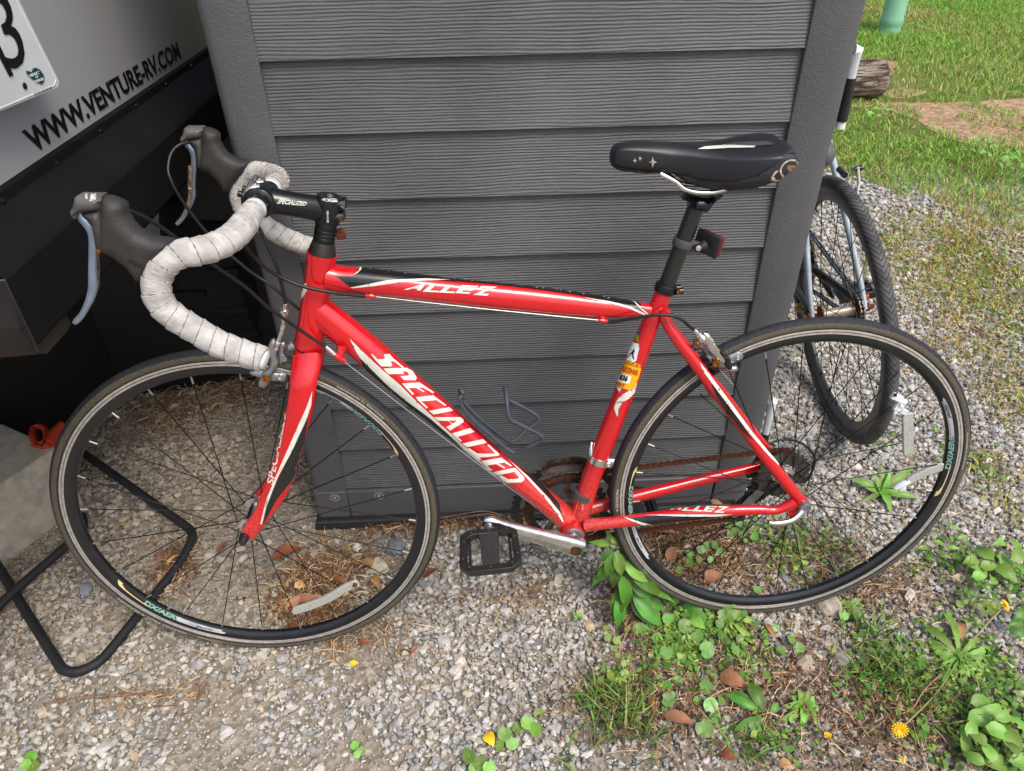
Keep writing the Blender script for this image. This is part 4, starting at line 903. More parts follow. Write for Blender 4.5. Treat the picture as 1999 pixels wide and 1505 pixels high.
mb = MB(); mb.box(B(1384, 475, .006)+rn*.005, (.006, .040, .032), Matrix((rn, rs_, ru)).transposed()); mb.done('rear_reflector', M_REDREF, bike, bevel=.002)
mb = MB(); mb.box(B(1381, 475, .006), (.006, .042, .034), Matrix((rn, rs_, ru)).transposed()); mb.sweep([B(1376, 478, .012), B(1364, 484, .016)], [.010, .006], seg=10); mb.done('reflector_housing', M_BLACKP, bike, bevel=.002)
mb = MB(); mb.lathe(B(1363, 484, .020), (0, -1, .1), [(.0058, -.004), (.0058, 0), (.0052, .001), (.0040, .001), (.004, .0022), (0, .0025)], 16, caps=False, mis=[0, 0, 0, 1, 1]); mb.done('reflector_screw', [M_BLACKP, M_ALU], bike)
# saddle clamp head, rails
hd_px = [(1340, 373), (1352, 380), (1378, 385), (1409, 379), (1392, 392), (1377, 412), (1344, 404), (1345, 391), (1331, 388)]
V, F = pillow(pxpoly(hd_px, 0), .019, .008, step=.005, edge=.5); mb = MB(); mb.add(V, F); mb.done('seat_clamp', M_BALU, bike)
for sgn in (-1, 1):
    P = smoothpath([Vector((B(1291, 341, .02).x, sgn*.014, B(1291, 341, .02).z)), Vector((B(1320, 356, .021).x, sgn*.020, B(1320, 356, .021).z)), Vector((B(1338, 370, .022).x, sgn*.022, B(1338, 370, .022).z)), Vector((B(1365, 376, .022).x, sgn*.022, B(1365, 376, .022).z)), Vector((B(1400, 374, .022).x, sgn*.022, B(1400, 374, .022).z)), Vector((B(1440, 360, .024).x, sgn*.024, B(1440, 360, .024).z))], 6)
    mb = MB(); mb.sweep(P, .0038, seg=12); mb.done('saddle_rail', M_ALU, bike)
# ---- saddle
xn, zn = B(1191, 308).x, B(1191, 308).z
xt = B(1560, 325, .06).x
Ls = xt-xn
st_ = [  # t along, half width, top z, bottom z (relative to nose height), shoulder sharpness
    (0.0, .006, .004, -.006), (.015, .014, .014, -.012), (.05, .0185, .019, -.0165), (.12, .0205, .0205, -.020), (.22, .0215, .0200, -.0225), (.32, .0235, .0185, -.0235), (.38, .026, .0175, -.027), (.43, .029, .0170, -.036),
    (.52, .036, .0155, -.044), (.62, .047, .0150, -.0485), (.72, .0585, .0165, -.049), (.82, .067, .0190, -.045), (.90, .0695, .0205, -.036), (.96, .066, .0195, -.022), (.99, .057, .0150, -.010), (1.0, .045, .009, -.001)]
NA = 40; vs = []; rings = []
S4 = [sm1([r[k] for r in st_], 3) for k in range(4)]
for t, hw, zt1, zb1 in zip(*S4):
    x = xn+Ls*t; ring = []
    for k in range(NA):
        a = 2*PI*k/NA; c_, s_ = math.cos(a), math.sin(a)
        yy = hw*math.copysign(abs(c_)**.72, c_)
        if s_ >= 0: z = (zt1-.006)+.006*s_**.7-.010*(abs(yy)/max(hw, 1e-6))**3*min(1, t*3)*(.9)
        else: z = (zt1-.006)+(zb1-zt1+.006)*(-s_)**.55-.010*(abs(yy)/max(hw, 1e-6))**3*min(1, t*3)*.9*(1+s_); yy *= 1-.10*(-s_)**2
        if t > .45 and abs(yy) < .010 and s_ > 0: z -= .004*min(1, (t-.45)*6)*(1-abs(yy)/.010)
        ring.append(Vector((x, yy, zn+z)))
    rings.append(ring)
mb = MB(); n = len(rings); mb.add([q for r in rings for q in r], [(i*NA+k, i*NA+(k+1) % NA, (i+1)*NA+(k+1) % NA, (i+1)*NA+k) for i in range(n-1) for k in range(NA)]+[tuple(range(NA-1, -1, -1)), tuple((n-1)*NA+k for k in range(NA))])
saddle = mb.done('saddle', M_SADL, bike, sharp=60)
sa_ = [saddle]
stripe('saddle_skirt', [(1312, 343), (1335, 340), (1365, 350), (1400, 354), (1440, 353), (1480, 342), (1510, 325), (1535, 300), (1552, 288), (1559, 300), (1560, 330), (1545, 350), (1520, 362), (1450, 378), (1390, 374), (1345, 356)], sa_, M_SADS, bike, lift=.0006)
stripe('nose_bumper', [(1192, 320), (1215, 327), (1270, 334), (1274, 343), (1240, 338), (1205, 330)], sa_, M_SADS, bike, lift=.0008)
stripe('saddle_inlay', [(1362, 292), (1375, 287), (1420, 284), (1475, 286), (1472, 289), (1420, 290), (1385, 292)], sa_, M_DWHT, bike, lift=.0008)
stripe('saddle_inlay', [(1395, 286), (1440, 278), (1500, 277), (1512, 283), (1475, 286), (1420, 284)], sa_, mat('grey_saddle_inlay', (70, 72, 78), rough=.5), bike, lift=.0007)
M_EMB = mat('worn_silver_emblem', (206, 198, 184), (150, 132, 104), ns=200, rough=.5)
def star(cx, cy, r): return [(cx+(r if i % 2 == 0 else r*.36)*math.cos(math.radians(i*45-90)), cy+(r*1.2 if i % 2 == 0 else r*.36)*math.sin(math.radians(i*45-90))) for i in range(8)]
for (cx, cy, r) in ((1274, 316, 9), (1249, 309, 4.5), (1239, 313, 4.5)): stripe('emblem', star(cx, cy, r), sa_, M_EMB, bike, lift=.0008, st=4)
def ringpx(cx, cy, a, b, w_, rot, a0=0, a1=360, n=26):
    o, i_ = [], []
    for k in range(n+1):
        t = math.radians(a0+(a1-a0)*k/n); c_, s_ = math.cos(rot), math.sin(rot)
        for L_, f in ((o, 1), (i_, 1-w_)):
            x, y = a*f*math.cos(t), b*f*math.sin(t); L_.append((cx+x*c_-y*s_, cy+x*s_+y*c_))
    return o+i_[::-1]
stripe('emblem', ringpx(1540, 328, 21, 15, .2, -.75, 0, 350), sa_, M_EMB, bike, lift=.0010, st=5)
stripe('emblem', ringpx(1543, 326, 8.5, 7, 1.0, -.5, 0, 360), sa_, mat('bronze_badge', (150, 122, 78), rough=.4, metal=.5), bike, lift=.0014, st=5)
stripe('emblem', [(1520, 331), (1512, 335), (1505, 345), (1505, 351), (1514, 353), (1524, 350), (1514, 349), (1510, 343)], sa_, M_EMB, bike, lift=.0010, st=4)

# ---- wheels
def build_wheel(name, cx, nsp, hubw, hubr, rear, steer=0):
    Wl = empty(name); Wl.parent = bike; Wl.location = (cx, 0, RT)
    def add(mb, nm, ms, **k): o = mb.done(nm, ms, None, **k); o.parent = Wl; return o
    # tyre cross-section (r, y): tread, sidewall with coarse tan weave, bead
    rc, a = .3228, .0116; prof = []; mis = []
    for k in range(33):
        t = -PI*.80+2*PI*.80*k/32; prof.append((rc+a*math.cos(t), a*math.sin(t)))
    mb = MB()
    for k in range(32):
        t = -PI*.80+2*PI*.80*(k+.5)/32; mis.append(1 if PI*.34 < abs(t) < PI*.60 else 0)
    mb.lathe((0, 0, 0), YS, prof, 180, mis=mis, caps=False); add(mb, 'tyre', [M_RUBB, M_WEAVE])
    pr_r = [(.3100, .0040), (.3170, .0062), (.3170, .0094), (.3158, .0099), (.3130, .0099), (.3127, .0094), (.3120, .0094), (.3117, .0099), (.3084, .0099), (.3080, .0094), (.3040, .0097), (.3010, .0092), (.3000, .0090), (.2960, .0074), (.2920, .0045), (.2908, .0018)]
    pr_ = pr_r+[(r, -y) for r, y in reversed(pr_r)]
    ms1 = [0, 0, 1, 1, 1, 2, 2, 1, 0, 0, 0, 0, 0, 0, 0]; ms = ms1+[0]+ms1[::-1]
    mb = MB(); mb.lathe((0, 0, 0), YS, pr_, 180, mis=ms, caps=False); rim = add(mb, 'rim', [M_RIMB, M_TRACK, M_BLACKP], sharp=25)
    mb = MB(); hw = hubw
    if rear: mb.lathe((0, -hw-.004, 0), YS, [(.008, 0), (.010, .002), (.012, .006), (.0215, .007), (.0215, .010), (.013, .012), (.0125, hw*2-.012), (.026, hw*2-.008), (.026, hw*2-.004), (.016, hw*2)], 28)
    else: mb.lathe((0, -hw-.010, 0), YS, [(.007, 0), (.009, .004), (.010, .009), (.0185, .010), (.0185, .0135), (.010, .016), (.0085, hw+.01), (.010, 2*hw+.004), (.0185, 2*hw+.0065), (.0185, 2*hw+.010), (.010, 2*hw+.011), (.009, 2*hw+.016), (.007, 2*hw+.02)], 28)
    mb.cyl((0, -.056 if not rear else -.072, 0), (0, .056 if not rear else .072, 0), .0048); add(mb, 'hub', M_ALU)
    ph0 = math.radians(97.8 if not rear else -98.5)
    pairs = {}
    for i in range(nsp):
        th = ph0+2*PI*i/nsp; side = -1 if i % 2 == 0 else 1; dirn = 1 if (i//2) % 2 == 0 else -1
        ha = th+dirn*math.radians(62 if not rear else 68)
        hy = side*hw*(1 if not (rear and side > 0) else .62)
        hr = hubr
        A = Vector((hr*math.cos(ha), hy, hr*math.sin(ha))); Bp = Vector((.2905*math.cos(th), side*.0015, .2905*math.sin(th))); d = Bp-A
        mb = MB(); mb.sweep([A, A+d*.05, A+d*.93], .00095, .00095, seg=6, mi=0); mb.sweep([A+d*.955, A+d*1.0], .0015, seg=6, mi=1); mb.sweep([A+d*.925, A+d*.95], .00115, seg=6, mi=0)
        add(mb, 'spoke', [M_SPOKE, M_NIP], fix=False)
    vt = ph0+2*PI*(11.5 if not rear else 3.5)/nsp
    return Wl, rim
M_WEAVE = mat('tan_sidewall_weave', (110, 100, 80), (30, 29, 28), ns=1300, rough=.8, mixpos=(.42, .58), detail=1)
M_SPOKE = mat('black_spoke', (16, 16, 18), rough=.3, metal=.5)
M_NIP = mat('silver_nipple', (158, 158, 156), rough=.4, metal=.6)
fw, frim = build_wheel('front_wheel', -BASE, 24, .030, .0165, False)
rw, rrim = build_wheel('rear_wheel', 0.0, 28, .036, .019, True)
def ringtext(W_, s, r0, r1, a_mid, a_len, y, m, bold=.02, inward=True, name='lettering', shear=0):
    """text around the wheel; runs clockwise seen from the viewer, feet at r0, heads at r1 (radii), y = lateral position of feet/heads"""
    bm = textbm(s, bold, shear); cutgrid(bm, 1/14, 1/1.0)
    y0, y1 = y if hasattr(y, '__len__') else (y, y)
    for v in bm.verts:
        u, t = v.co.x, v.co.y; a = math.radians(a_mid+(a_len*(.5-u))); r = r0+(r1-r0)*t; v.co = Vector((r*math.cos(a), y0+(y1-y0)*t, r*math.sin(a)))
    me = bpy.data.meshes.new(name); bm.to_mesh(me); bm.free(); me.materials.append(m); o = bpy.data.objects.new(name, me); COL.objects.link(o); o.parent = W_; return o
def ringpatch(W_, pts, m, name='decal', lift=.0004):
    """pts (angle deg, radius) outline on the near side of the rim's black flank"""
    bm = bmesh.new(); P = []
    for i in range(len(pts)):
        a, b = pts[i], pts[(i+1) % len(pts)]; k = max(1, int(abs(a[0]-b[0])/2))
        for j in range(k): P.append((a[0]+(b[0]-a[0])*j/k, a[1]+(b[1]-a[1])*j/k))
    vs = [bm.verts.new((a, b*1000, 0)) for a, b in P]
    for t in geometry.tessellate_polygon([[Vector((a, b*1000, 0)) for a, b in P]]):
        try: bm.faces.new([vs[i] for i in t])
        except ValueError: pass
    cutgrid(bm, 2, 2)
    for v in bm.verts:
        a, r = math.radians(v.co.x), v.co.y/1000
        yy = np.interp(r, [.2908, .2920, .2960, .3000, .3040, .3080], [.0018, .0045, .0074, .0090, .0097, .0097]) + lift+.0002
        v.co = Vector((r*math.cos(a), -yy, r*math.sin(a)))
    me = bpy.data.meshes.new(name); bm.to_mesh(me); bm.free(); me.materials.append(m); o = bpy.data.objects.new(name, me); COL.objects.link(o); o.parent = W_; return o
def ang(W_, px, py):
    q = B(px, py, .008); return math.degrees(math.atan2(q.z-RT, q.x-W_.location.x))
for W_, spots in ((fw, [((224, 1135), (300, 1183), (340, 1207), (395, 1228), (435, 1240)), ((782, 890), (740, 830), (700, 795), (655, 772), (618, 752))]),
                  (rw, [((1822, 970), (1843, 905), (1855, 860), (1862, 800), (1850, 775)), ((1238, 910), (1224, 960), (1222, 1010), (1240, 1060), (1262, 1090))])):
    for (g, x1, x2, s1, s2) in spots:
        a = [ang(W_, *q) for q in (g, x1, x2, s1, s2)]
        a = [v+360 if v < a[0]-180 else (v-360 if v > a[0]+180 else v) for v in a]
        sg = 1 if a[-1] > a[0] else -1
        ringpatch(W_, [(a[0], .2935), (a[0]+sg*1, .2975), (a[0]+sg*2.2, .2995), (a[1]-sg*1, .3003), (a[1]-sg*1, .2990), (a[0]+sg*5, .2978), (a[0]+sg*2.5, .2950), (a[0]+sg*2.6, .2932)], M_GOLD)
        ringpatch(W_, [(a[2], .2935), (a[2]+sg*2, .3003), (a[3], .3006), (a[4], .3000), (a[4]+sg*1.0, .2975), (a[4]-sg*1.0, .2955), (a[4]-sg*.5, .2938), (a[3], .2935)], M_SILV)
        am = (a[1]+a[2])/2
        yy = (-.0098, -.0058)
        lo, hi = (.3008, .2925)
        ringtext(W_, 'DX/AERO', lo, hi, am, -15.5, yy, M_TEAL, bold=.05)
        ringtext(W_, 'JALCO', .2998, .2950, a[3]+sg*.5, -6, (-.0102, -.0082), M_BLKM, bold=.03)
def tyretext(W_, s, px, py, alen, m, heads_out=True):
    a = ang(W_, px, py); ringtext(W_, s, .3195, .3245, a, alen, (-.01235, -.01235), m, bold=.015)
M_TXT = mat('grey_tyre_print', (176, 172, 162), rough=.7); M_TXO = mat('tan_tyre_print', (190, 150, 116), rough=.7)
tyretext(fw, 'handmade in Germany', 690, 800, 17, M_TXT)
ringtext(fw, 'GRAND PRIX 4-SEASON', .3195, .3250, ang(fw, 290, 1210), 26, (-.0122, -.0118), M_TXT, bold=.02)
ringtext(fw, 'Continental', .3195, .3250, ang(fw, 412, 1246), 8.5, (-.0122, -.0118), M_TXO, bold=.02)
tyretext(rw, 'handmade in Germany', 1876, 880, 15, M_TXT)
tyretext(rw, '4-SEASON', 1205, 975, 9, M_TXT)
# valve
for W_, px, py in ((fw, 330, 1186),):
    a = math.radians(ang(W_, px, py)+.5); mb = MB(); d = Vector((math.cos(a), 0, math.sin(a))); mb.sweep([d*.291, d*.283, d*.2825, d*.270], [.003, .003, .0022, .0018], seg=10); mb.done('valve', M_NIP, None).parent = W_
# spoke reflectors: front one flat across two spokes, rear two loose ones
def reflector(W_, pts, hw, T_, ends, name='spoke_reflector'):
    P = smoothpath([B(a, b, o) - W_.location for a, b, o in pts], 5)
    mb = MB(); n = len(P); vs = []
    for i in range(n):
        t = (P[min(i+1, n-1)]-P[max(i-1, 0)]).normalized(); up = Vector((-t.z, 0, t.x))
        w1 = hw*(.75 if i in (0, n-1) else 1)
        vs += [P[i]+up*w1+Vector((0, -T_, 0)), P[i]-up*w1+Vector((0, -T_, 0)), P[i]-up*w1+Vector((0, T_, 0)), P[i]+up*w1+Vector((0, T_, 0))]
    fs = [(i*4+k, i*4+(k+1) % 4, (i+1)*4+(k+1) % 4, (i+1)*4+k) for i in range(n-1) for k in range(4)]+[(3, 2, 1, 0), ((n-1)*4, (n-1)*4+1, (n-1)*4+2, (n-1)*4+3)]
    mb.add(vs, fs); o = mb.done(name, M_CLEAR, None, bevel=.0015); o.parent = W_
    for (a, b, o_, r_, m) in ends:
        c_ = B(a, b, o_)-W_.location; mb = MB()
        if m == 'bolt': mb.lathe(c_+Vector((0, -T_*.5, 0)), (0, -1, 0), [(r_, -.003), (r_, .002), (r_*.6, .003), (0, .003)], 12, caps=False); q = mb.done('reflector_screw', M_RUST, None); q.parent = W_
        else: mb.box(c_, (r_*2, .006, r_*1.4)); q = mb.done('reflector_clip', M_WHITE, None, bevel=.002); q.parent = W_
reflector(fw, [(570, 1193, .016), (600, 1184, .016), (640, 1168, .016), (675, 1147, .016), (700, 1137, .016)], .0088, .0035, [(567, 1187, .02, .0042, 'bolt'), (693, 1141, .02, .0042, 'bolt')])
reflector(rw, [(1771, 806, .02), (1772, 845, .02), (1773, 888, .02)], .0095, .0035, [])
mb = MB(); c_ = B(1757, 790, .02)-rw.location
for (a, b, w1, w2) in ((1750, 775, .020, .012), (1757, 790, .014, .024), (1764, 803, .013, .010)):
    q = B(a, b, .022)-rw.location; mb.box(q, (w1, .007, w2), Matrix.Rotation(.45, 3, 'Y'))
mb.lathe(B(1761, 789, .026)-rw.location, (0, -1, 0), [(.005, 0), (.005, .003), (.003, .003), (.0028, .001), (0, .001)], 14, caps=False); mb.done('reflector_clip', M_WHITE, None, bevel=.0015).parent = rw
mb = MB(); mb.box(B(1748, 771, .0265)-rw.location, (.005, .001, .006)); mb.done('clip_slot', M_BLKM, None).parent = rw
reflector(rw, [(1848, 908, .0), (1810, 920, .0), (1770, 940, .0)], .0085, .0035, [])
mb = MB(); mb.sweep([B(1775, 938, .0)-rw.location, B(1757, 948, .0)-rw.location, B(1745, 954, .0)-rw.location], [.006, .0075, .004], seg=8); mb.box(B(1760, 952, 0)-rw.location, (.012, .012, .008)); mb.done('reflector_clip', M_WHITE, None, bevel=.001).parent = rw
# ---- axle ends: front nut, rear quick-release lever
mb = MB(); q = B(480, 1050, .054); mb.lathe(Vector((-BASE, -.0555, RT))-Vector((0, .0, 0)), (0, -1, 0), [(.0085, -.002), (.0085, .006), (.0068, .014), (.005, .018), (0, .019)], 16, caps=False); mb.done('axle_nut', mat('dark_axle_nut', (60, 58, 60), rough=.4, metal=.6), bike)
mb = MB(); mb.lathe((0, -.070, RT), (0, -1, 0), [(.011, -.002), (.012, .004), (.010, .009), (.0075, .0095), (.0065, .007), (0, .007)], 22, caps=False); mb.done('quick_release', M_ALU2, bike)
P = smoothpath([B(1568, 998, .078), B(1560, 1008, .082), B(1545, 1018, .086), B(1525, 1022, .088), B(1508, 1022, .088), B(1500, 1019, .087)], 5)
mb = MB(); n = len(P); mb.sweep(P, [.0075-.0035*i/n for i in range(n)], [.0035]*n, side=YS, seg=12); mb.done('quick_release_lever', M_ALU, bike)
# ---- drivetrain
def gear(mb, C, A, r, teeth, thick, rin=None, mi=0, tooth=.0045):
    """toothed ring around axis A at C"""
    A = Vector(A).normalized(); S = Vector((1, 0, 0)); S = (S-A*S.dot(A)).normalized(); U = A.cross(S); n = teeth*4; rin = rin or r*.82
    o = []; i_ = []
    for k in range(n):
        a = 2*PI*k/n; rr_ = r-(tooth*.55 if k % 4 in (0, 3) else -tooth*.45); d = S*math.cos(a)+U*math.sin(a); o.append(Vector(C)+d*rr_); i_.append(Vector(C)+d*rin)
    vs = [q-A*thick/2 for q in o]+[q-A*thick/2 for q in i_]+[q+A*thick/2 for q in o]+[q+A*thick/2 for q in i_]
    fs = []
    for k in range(n):
        j = (k+1) % n; fs += [(k, j, n+j, n+k), (2*n+k, 3*n+k, 3*n+j, 2*n+j), (k, 2*n+k, 2*n+j, j), (n+k, n+j, 3*n+j, 3*n+k)]
    mb.add(vs, fs, mi)
CRY = .046
for (r_, t_, y_, nm) in ((.1052, 52, CRY+.003, 'large_chainring'), (.0785, 39, CRY-.005, 'small_chainring')):
    mb = MB(); gear(mb, BBC+Vector((0, y_, 0)), YS, r_, t_, .003, rin=r_-.014); mb.done(nm, M_RING, bike, fix=False)
M_SPID = mat('tarnished_spider', (150, 140, 128), (92, 74, 60), ns=60, rough=.45, metal=.6)
mb = MB()
for k in range(5):
    a = 2*PI*k/5+.3; d = Vector((math.cos(a), 0, math.sin(a))); mb.sweep([BBC+Vector((0, CRY+.006, 0))+d*.015, BBC+Vector((0, CRY+.003, 0))+d*.05, BBC+Vector((0, CRY-.001, 0))+d*.072], [.011, .008, .007], [.004, .003, .004], side=YS, seg=12)
mb.lathe(BBC+Vector((0, .036, 0)), YS, [(.016, 0), (.024, .006), (.024, .018), (.016, .024)], 24); mb.done('crank_spider', M_SPID, bike)
def crank(y0, ang_, nm, flip):
    d = Vector((math.cos(ang_), 0, math.sin(ang_))); s = -1 if flip else 1
    a = BBC+Vector((0, y0, 0)); b = a+d*.172+Vector((0, s*.014, 0))
    mb = MB(); mb.sweep([a-d*.019, a-d*.012, a, a+d*.03+Vector((0, s*.001, 0)), a+d*.09+Vector((0, s*.006, 0)), a+d*.150+Vector((0, s*.012, 0)), b, b+d*.010], [.008, .0190, .0205, .0178, .0145, .0148, .0168, .0100], [.005, .0115, .0125, .0110, .0090, .0090, .0095, .005], side=YS, seg=20, pw=.8)
    o = mb.done(nm, M_ALU, bike); mb = MB(); mb.lathe(a+Vector((0, s*.0128, 0)), (0, s, 0), [(.0095, -.001), (.0095, .0012), (.0080, .0012), (.0078, .0002), (0, .0002)], 20, caps=False, mis=[0, 0, 0, 1]); mb.done('crank_bolt', [M_BALU, M_RUST], bike); return b, d
AL_ = math.atan2(.3467-.268, -.5618+.405)
pe, pd = crank(-.0615, AL_, 'crank_arm', True)
pe2, pd2 = crank(.062, AL_+PI, 'crank_arm', False)
mb = MB(); mb.cyl(BBC+Vector((0, -.052, 0)), BBC+Vector((0, .055, 0)), .010, 16); mb.done('bottom_bracket_axle', M_ALU2, bike)
M_GRIT = mat('gritty_black_plastic', (34, 34, 35), (120, 118, 114), ns=1100, rough=.8, mixpos=(.55, .75), bump=(900, .8, .0008))
def pedal(pe, s, nm, dirv, upv):
    """platform pedal with side openings, s = lateral direction away from the crank"""
    L = Vector((0, s, 0)); c = pe+L*.066; F = dirv.normalized(); Uv = upv.normalized()
    def q(l, f, u): return c+L*l+F*f+Uv*u
    mb = MB()
    out = [(-.048, -.034), (-.048, .034), (-.037, .048), (.036, .050), (.052, .034), (.052, -.034), (.036, -.050), (-.037, -.048)]
    H_ = .0125; n = len(out); inn = [(a*.74, b*.76) for a, b in out]
    vs = [q(a, b, -H_) for a, b in out]+[q(a, b, H_) for a, b in out]+[q(a, b, -H_) for a, b in inn]+[q(a, b, H_) for a, b in inn]
    fs = []
    for k in range(n):
        j = (k+1) % n; fs += [(k, j, n+j, n+k), (n+k, n+j, 3*n+j, 3*n+k), (2*n+k, 3*n+k, 3*n+j, 2*n+j), (k, 2*n+k, 2*n+j, j)]
    mb.add(vs, fs)
    body = mb.done(nm, M_BLACKP, bike, bevel=.0018)
    mb = MB(); mb.hexa([q(-.044, -.017, -.0115), q(.044, -.013, -.0115), q(.044, .013, -.0115), q(-.044, .017, -.0115)], [q(-.044, -.017, .0115), q(.044, -.013, .0115), q(.044, .013, .0115), q(-.044, .017, .0115)])
    ctr = mb.done('pedal_bridge', M_GRIT, None, bevel=.001); ctr.parent = body
    for (f0) in (-.033, .033):
        mb = MB(); mb.hexa([q(-.036, f0-.002, -.008), q(.036, f0-.002, -.008), q(.036, f0+.002, -.008), q(-.036, f0+.002, -.008)], [q(-.036, f0-.002, .008), q(.036, f0-.002, .008), q(.036, f0+.002, .008), q(-.036, f0+.002, .008)]); r_ = mb.done('pedal_rib', M_BLACKP, None, bevel=.001); r_.parent = body
    for (a, b) in [(-.041, -.030), (-.042, .0), (-.041, .030), (-.02, .042), (.02, .044), (.040, .034), (.045, 0), (.040, -.034), (.02, -.044), (-.02, -.042)]:
        mb = MB(); mb.lathe(q(a, b, H_-.0005), Uv, [(.0021, 0), (.0021, .0028), (0, .0032)], 8, caps=False); p_ = mb.done('grip_pin', M_BLACKP, None); p_.parent = body
    mb = MB(); mb.cyl(pe-L*.006, pe+L*.022, .0075, 14); ax = mb.done('pedal_axle', M_ALU2, None); ax.parent = body
    return body
pedal(pe, -1, 'pedal', Vector((1, .0, .06)), Vector((-.05, -.48, .88)))
pedal(pe2, 1, 'pedal', Vector((1, 0, -.3)), Vector((.2, -.35, .9)))
# cassette, derailleurs
mb = MB()
for i, t_ in enumerate((25, 23, 21, 19, 17, 16, 15, 14, 13)):
    gear(mb, (0, .024+.0042*i, RT), YS, t_*.00202, t_, .0018, rin=.016, tooth=.003)
o = mb.done('cassette', mat('oily_steel_cogs', (92, 90, 84), (60, 54, 48), ns=120, rough=.5, metal=.6), bike, fix=False); o['kind'] = 'stuff'
RDm = mat('oily_derailleur', (70, 66, 60), (112, 104, 92), ns=70, rough=.45, metal=.6)
mb = MB(); V, F = pillow([(-.035, .312), (-.008, .330), (.006, .318), (-.002, .296), (-.022, .286), (-.044, .288), (-.052, .300)], .011, .008, y=.082, step=.006); mb.add(V, F)
mb.lathe((-.018, .07, .302), YS, [(.015, 0), (.016, .004), (.015, .024), (.010, .026)], 20); mb.lathe((-.0, .068, .318), YS, [(.010, 0), (.010, .014)], 16); mb.done('rear_derailleur', RDm, bike)
P1, P2_ = Vector((-.032, .050, .276)), Vector((-.066, .050, .232))
for y_ in (.044, .058):
    mb = MB(); a, b = (P1.x, P1.z), (P2_.x, P2_.z); d = Vector((b[0]-a[0], b[1]-a[1])).normalized(); pp = Vector((-d.y, d.x)); e1 = Vector(a)-d*.012; e2 = Vector(b)+d*.012
    V, F = pillow([tuple(e1+pp*.009), tuple(e2+pp*.009), tuple(e2+d*.004), tuple(e2-pp*.009), tuple(e1-pp*.009), tuple(e1-d*.004)], .0012, .002, y=y_, step=.006, edge=.8); mb.add(V, F); mb.done('derailleur_cage', M_ALU2, bike)
for c_ in (P1, P2_):
    mb = MB(); gear(mb, c_, YS, .0215, 11, .006, rin=.005, tooth=.005); mb.done('jockey_wheel', M_BLACKP, bike, fix=False)
# chain: closed loop over small ring, cassette cog and jockeys, each link its own piece
def circ_t(c1, r1, c2, r2, ext=True, sgn=1):
    """tangent points from circle 1 to circle 2 (x, z); ext: same side"""
    d = Vector((c2.x-c1.x, c2.z-c1.z)); L = d.length; d /= L; n_ = Vector((-d.y, d.x))*sgn
    rr_ = (r1-r2) if ext else (r1+r2); ca = rr_/L; sa_2 = math.sqrt(1-ca*ca); m_ = d*ca+n_*sa_2
    return Vector((c1.x, 0, c1.z))+Vector((m_.x, 0, m_.y))*r1, Vector((c2.x, 0, c2.z))+Vector((m_.x, 0, m_.y))*(r2 if ext else -r2)
c_r, r_r = BBC, .0790; c_c, r_c = Vector((0, 0, RT)), .0385
t1, t2 = circ_t(c_r, r_r, c_c, r_c, True, 1)
t3, t4 = circ_t(c_c, r_c, P1, .022, False, -1)
path = []
def arcpts(c, a, b, ccw, n=14):
    a0 = math.atan2(a.z-c.z, a.x-c.x); a1 = math.atan2(b.z-c.z, b.x-c.x); r = Vector((a.x-c.x, a.z-c.z)).length
    if ccw:
        while a1 < a0: a1 += 2*PI
    else:
        while a1 > a0: a1 -= 2*PI
    return [Vector((c.x+r*math.cos(a0+(a1-a0)*i/n), 0, c.z+r*math.sin(a0+(a1-a0)*i/n))) for i in range(n+1)]
lowL = Vector((c_r.x+r_r*math.cos(math.radians(-92)), 0, c_r.z+r_r*math.sin(math.radians(-92))))
path += arcpts(c_r, lowL, t1, False, 26)
path += [t1.lerp(t2, i/12) for i in range(1, 12)]
endc = Vector((c_c.x+r_c*math.cos(math.radians(-70)), 0, c_c.z+r_c*math.sin(math.radians(-70))))
path += arcpts(c_c, t2, endc, False, 16)
path += [Vector((-.008, 0, .283)), Vector((-.014, 0, .268)), Vector((-.026, 0, .256)), Vector((-.042, 0, .252)), Vector((-.050, 0, .244)), Vector((-.048, 0, .228)), Vector((-.054, 0, .214)), Vector((-.066, 0, .210)), Vector((-.078, 0, .212))]
last = path[-1]; path += [last.lerp(lowL, i/16) for i in range(1, 16)]
d = [0]
for i in range(1, len(path)): d.append(d[-1]+(path[i]-path[i-1]).length)
tot = d[-1]+(path[0]-path[-1]).length; N = int(tot/.0127/2)*2; pit = tot/N
def at_(s):
    s %= tot
    for i in range(1, len(path)):
        if d[i] >= s: t = (s-d[i-1])/max(1e-9, d[i]-d[i-1]); return path[i-1].lerp(path[i], t)
    return path[-1].lerp(path[0], (s-d[-1])/max(1e-9, tot-d[-1]))
mb = MB()
for y_ in (-.0030, .0030):
    V, F = pillow([(x_*.0127, z_) for x_, z_ in ((-.28, 0), (-.2, .0034), (0, .0043), (.25, .0032), (.5, .0027), (.75, .0032), (1, .0043), (1.2, .0034), (1.28, 0), (1.2, -.0034), (1, -.0043), (.75, -.0032), (.5, -.0027), (.25, -.0032), (0, -.0043), (-.2, -.0034))], .0006, .001, y=y_, step=.004, edge=1); mb.add(V, F)
mb.cyl((0, -.0042, 0), (0, .0042, 0), .0021, 8); mb.cyl((.0127, -.0042, 0), (.0127, .0042, 0), .0021, 8)
lk = mb.done('chain_link', M_CHAIN, None); me_l = lk.data; bpy.data.objects.remove(lk)
chain = empty('chain'); chain.parent = bike
for i in range(N):
    a = at_(i*pit); b = at_((i+1)*pit); m_ = (a-b); o = bpy.data.objects.new('chain_link', me_l); COL.objects.link(o); o.parent = chain
    x_ = a.x; yv = (CRY-.005)+(.049-CRY+.005)*max(0, min(1, (a.x+.40)/.40)); o.location = (a.x, yv+(.0009 if i % 2 else 0), a.z); o.rotation_euler = (0, -math.atan2(b.z-a.z, b.x-a.x), 0)
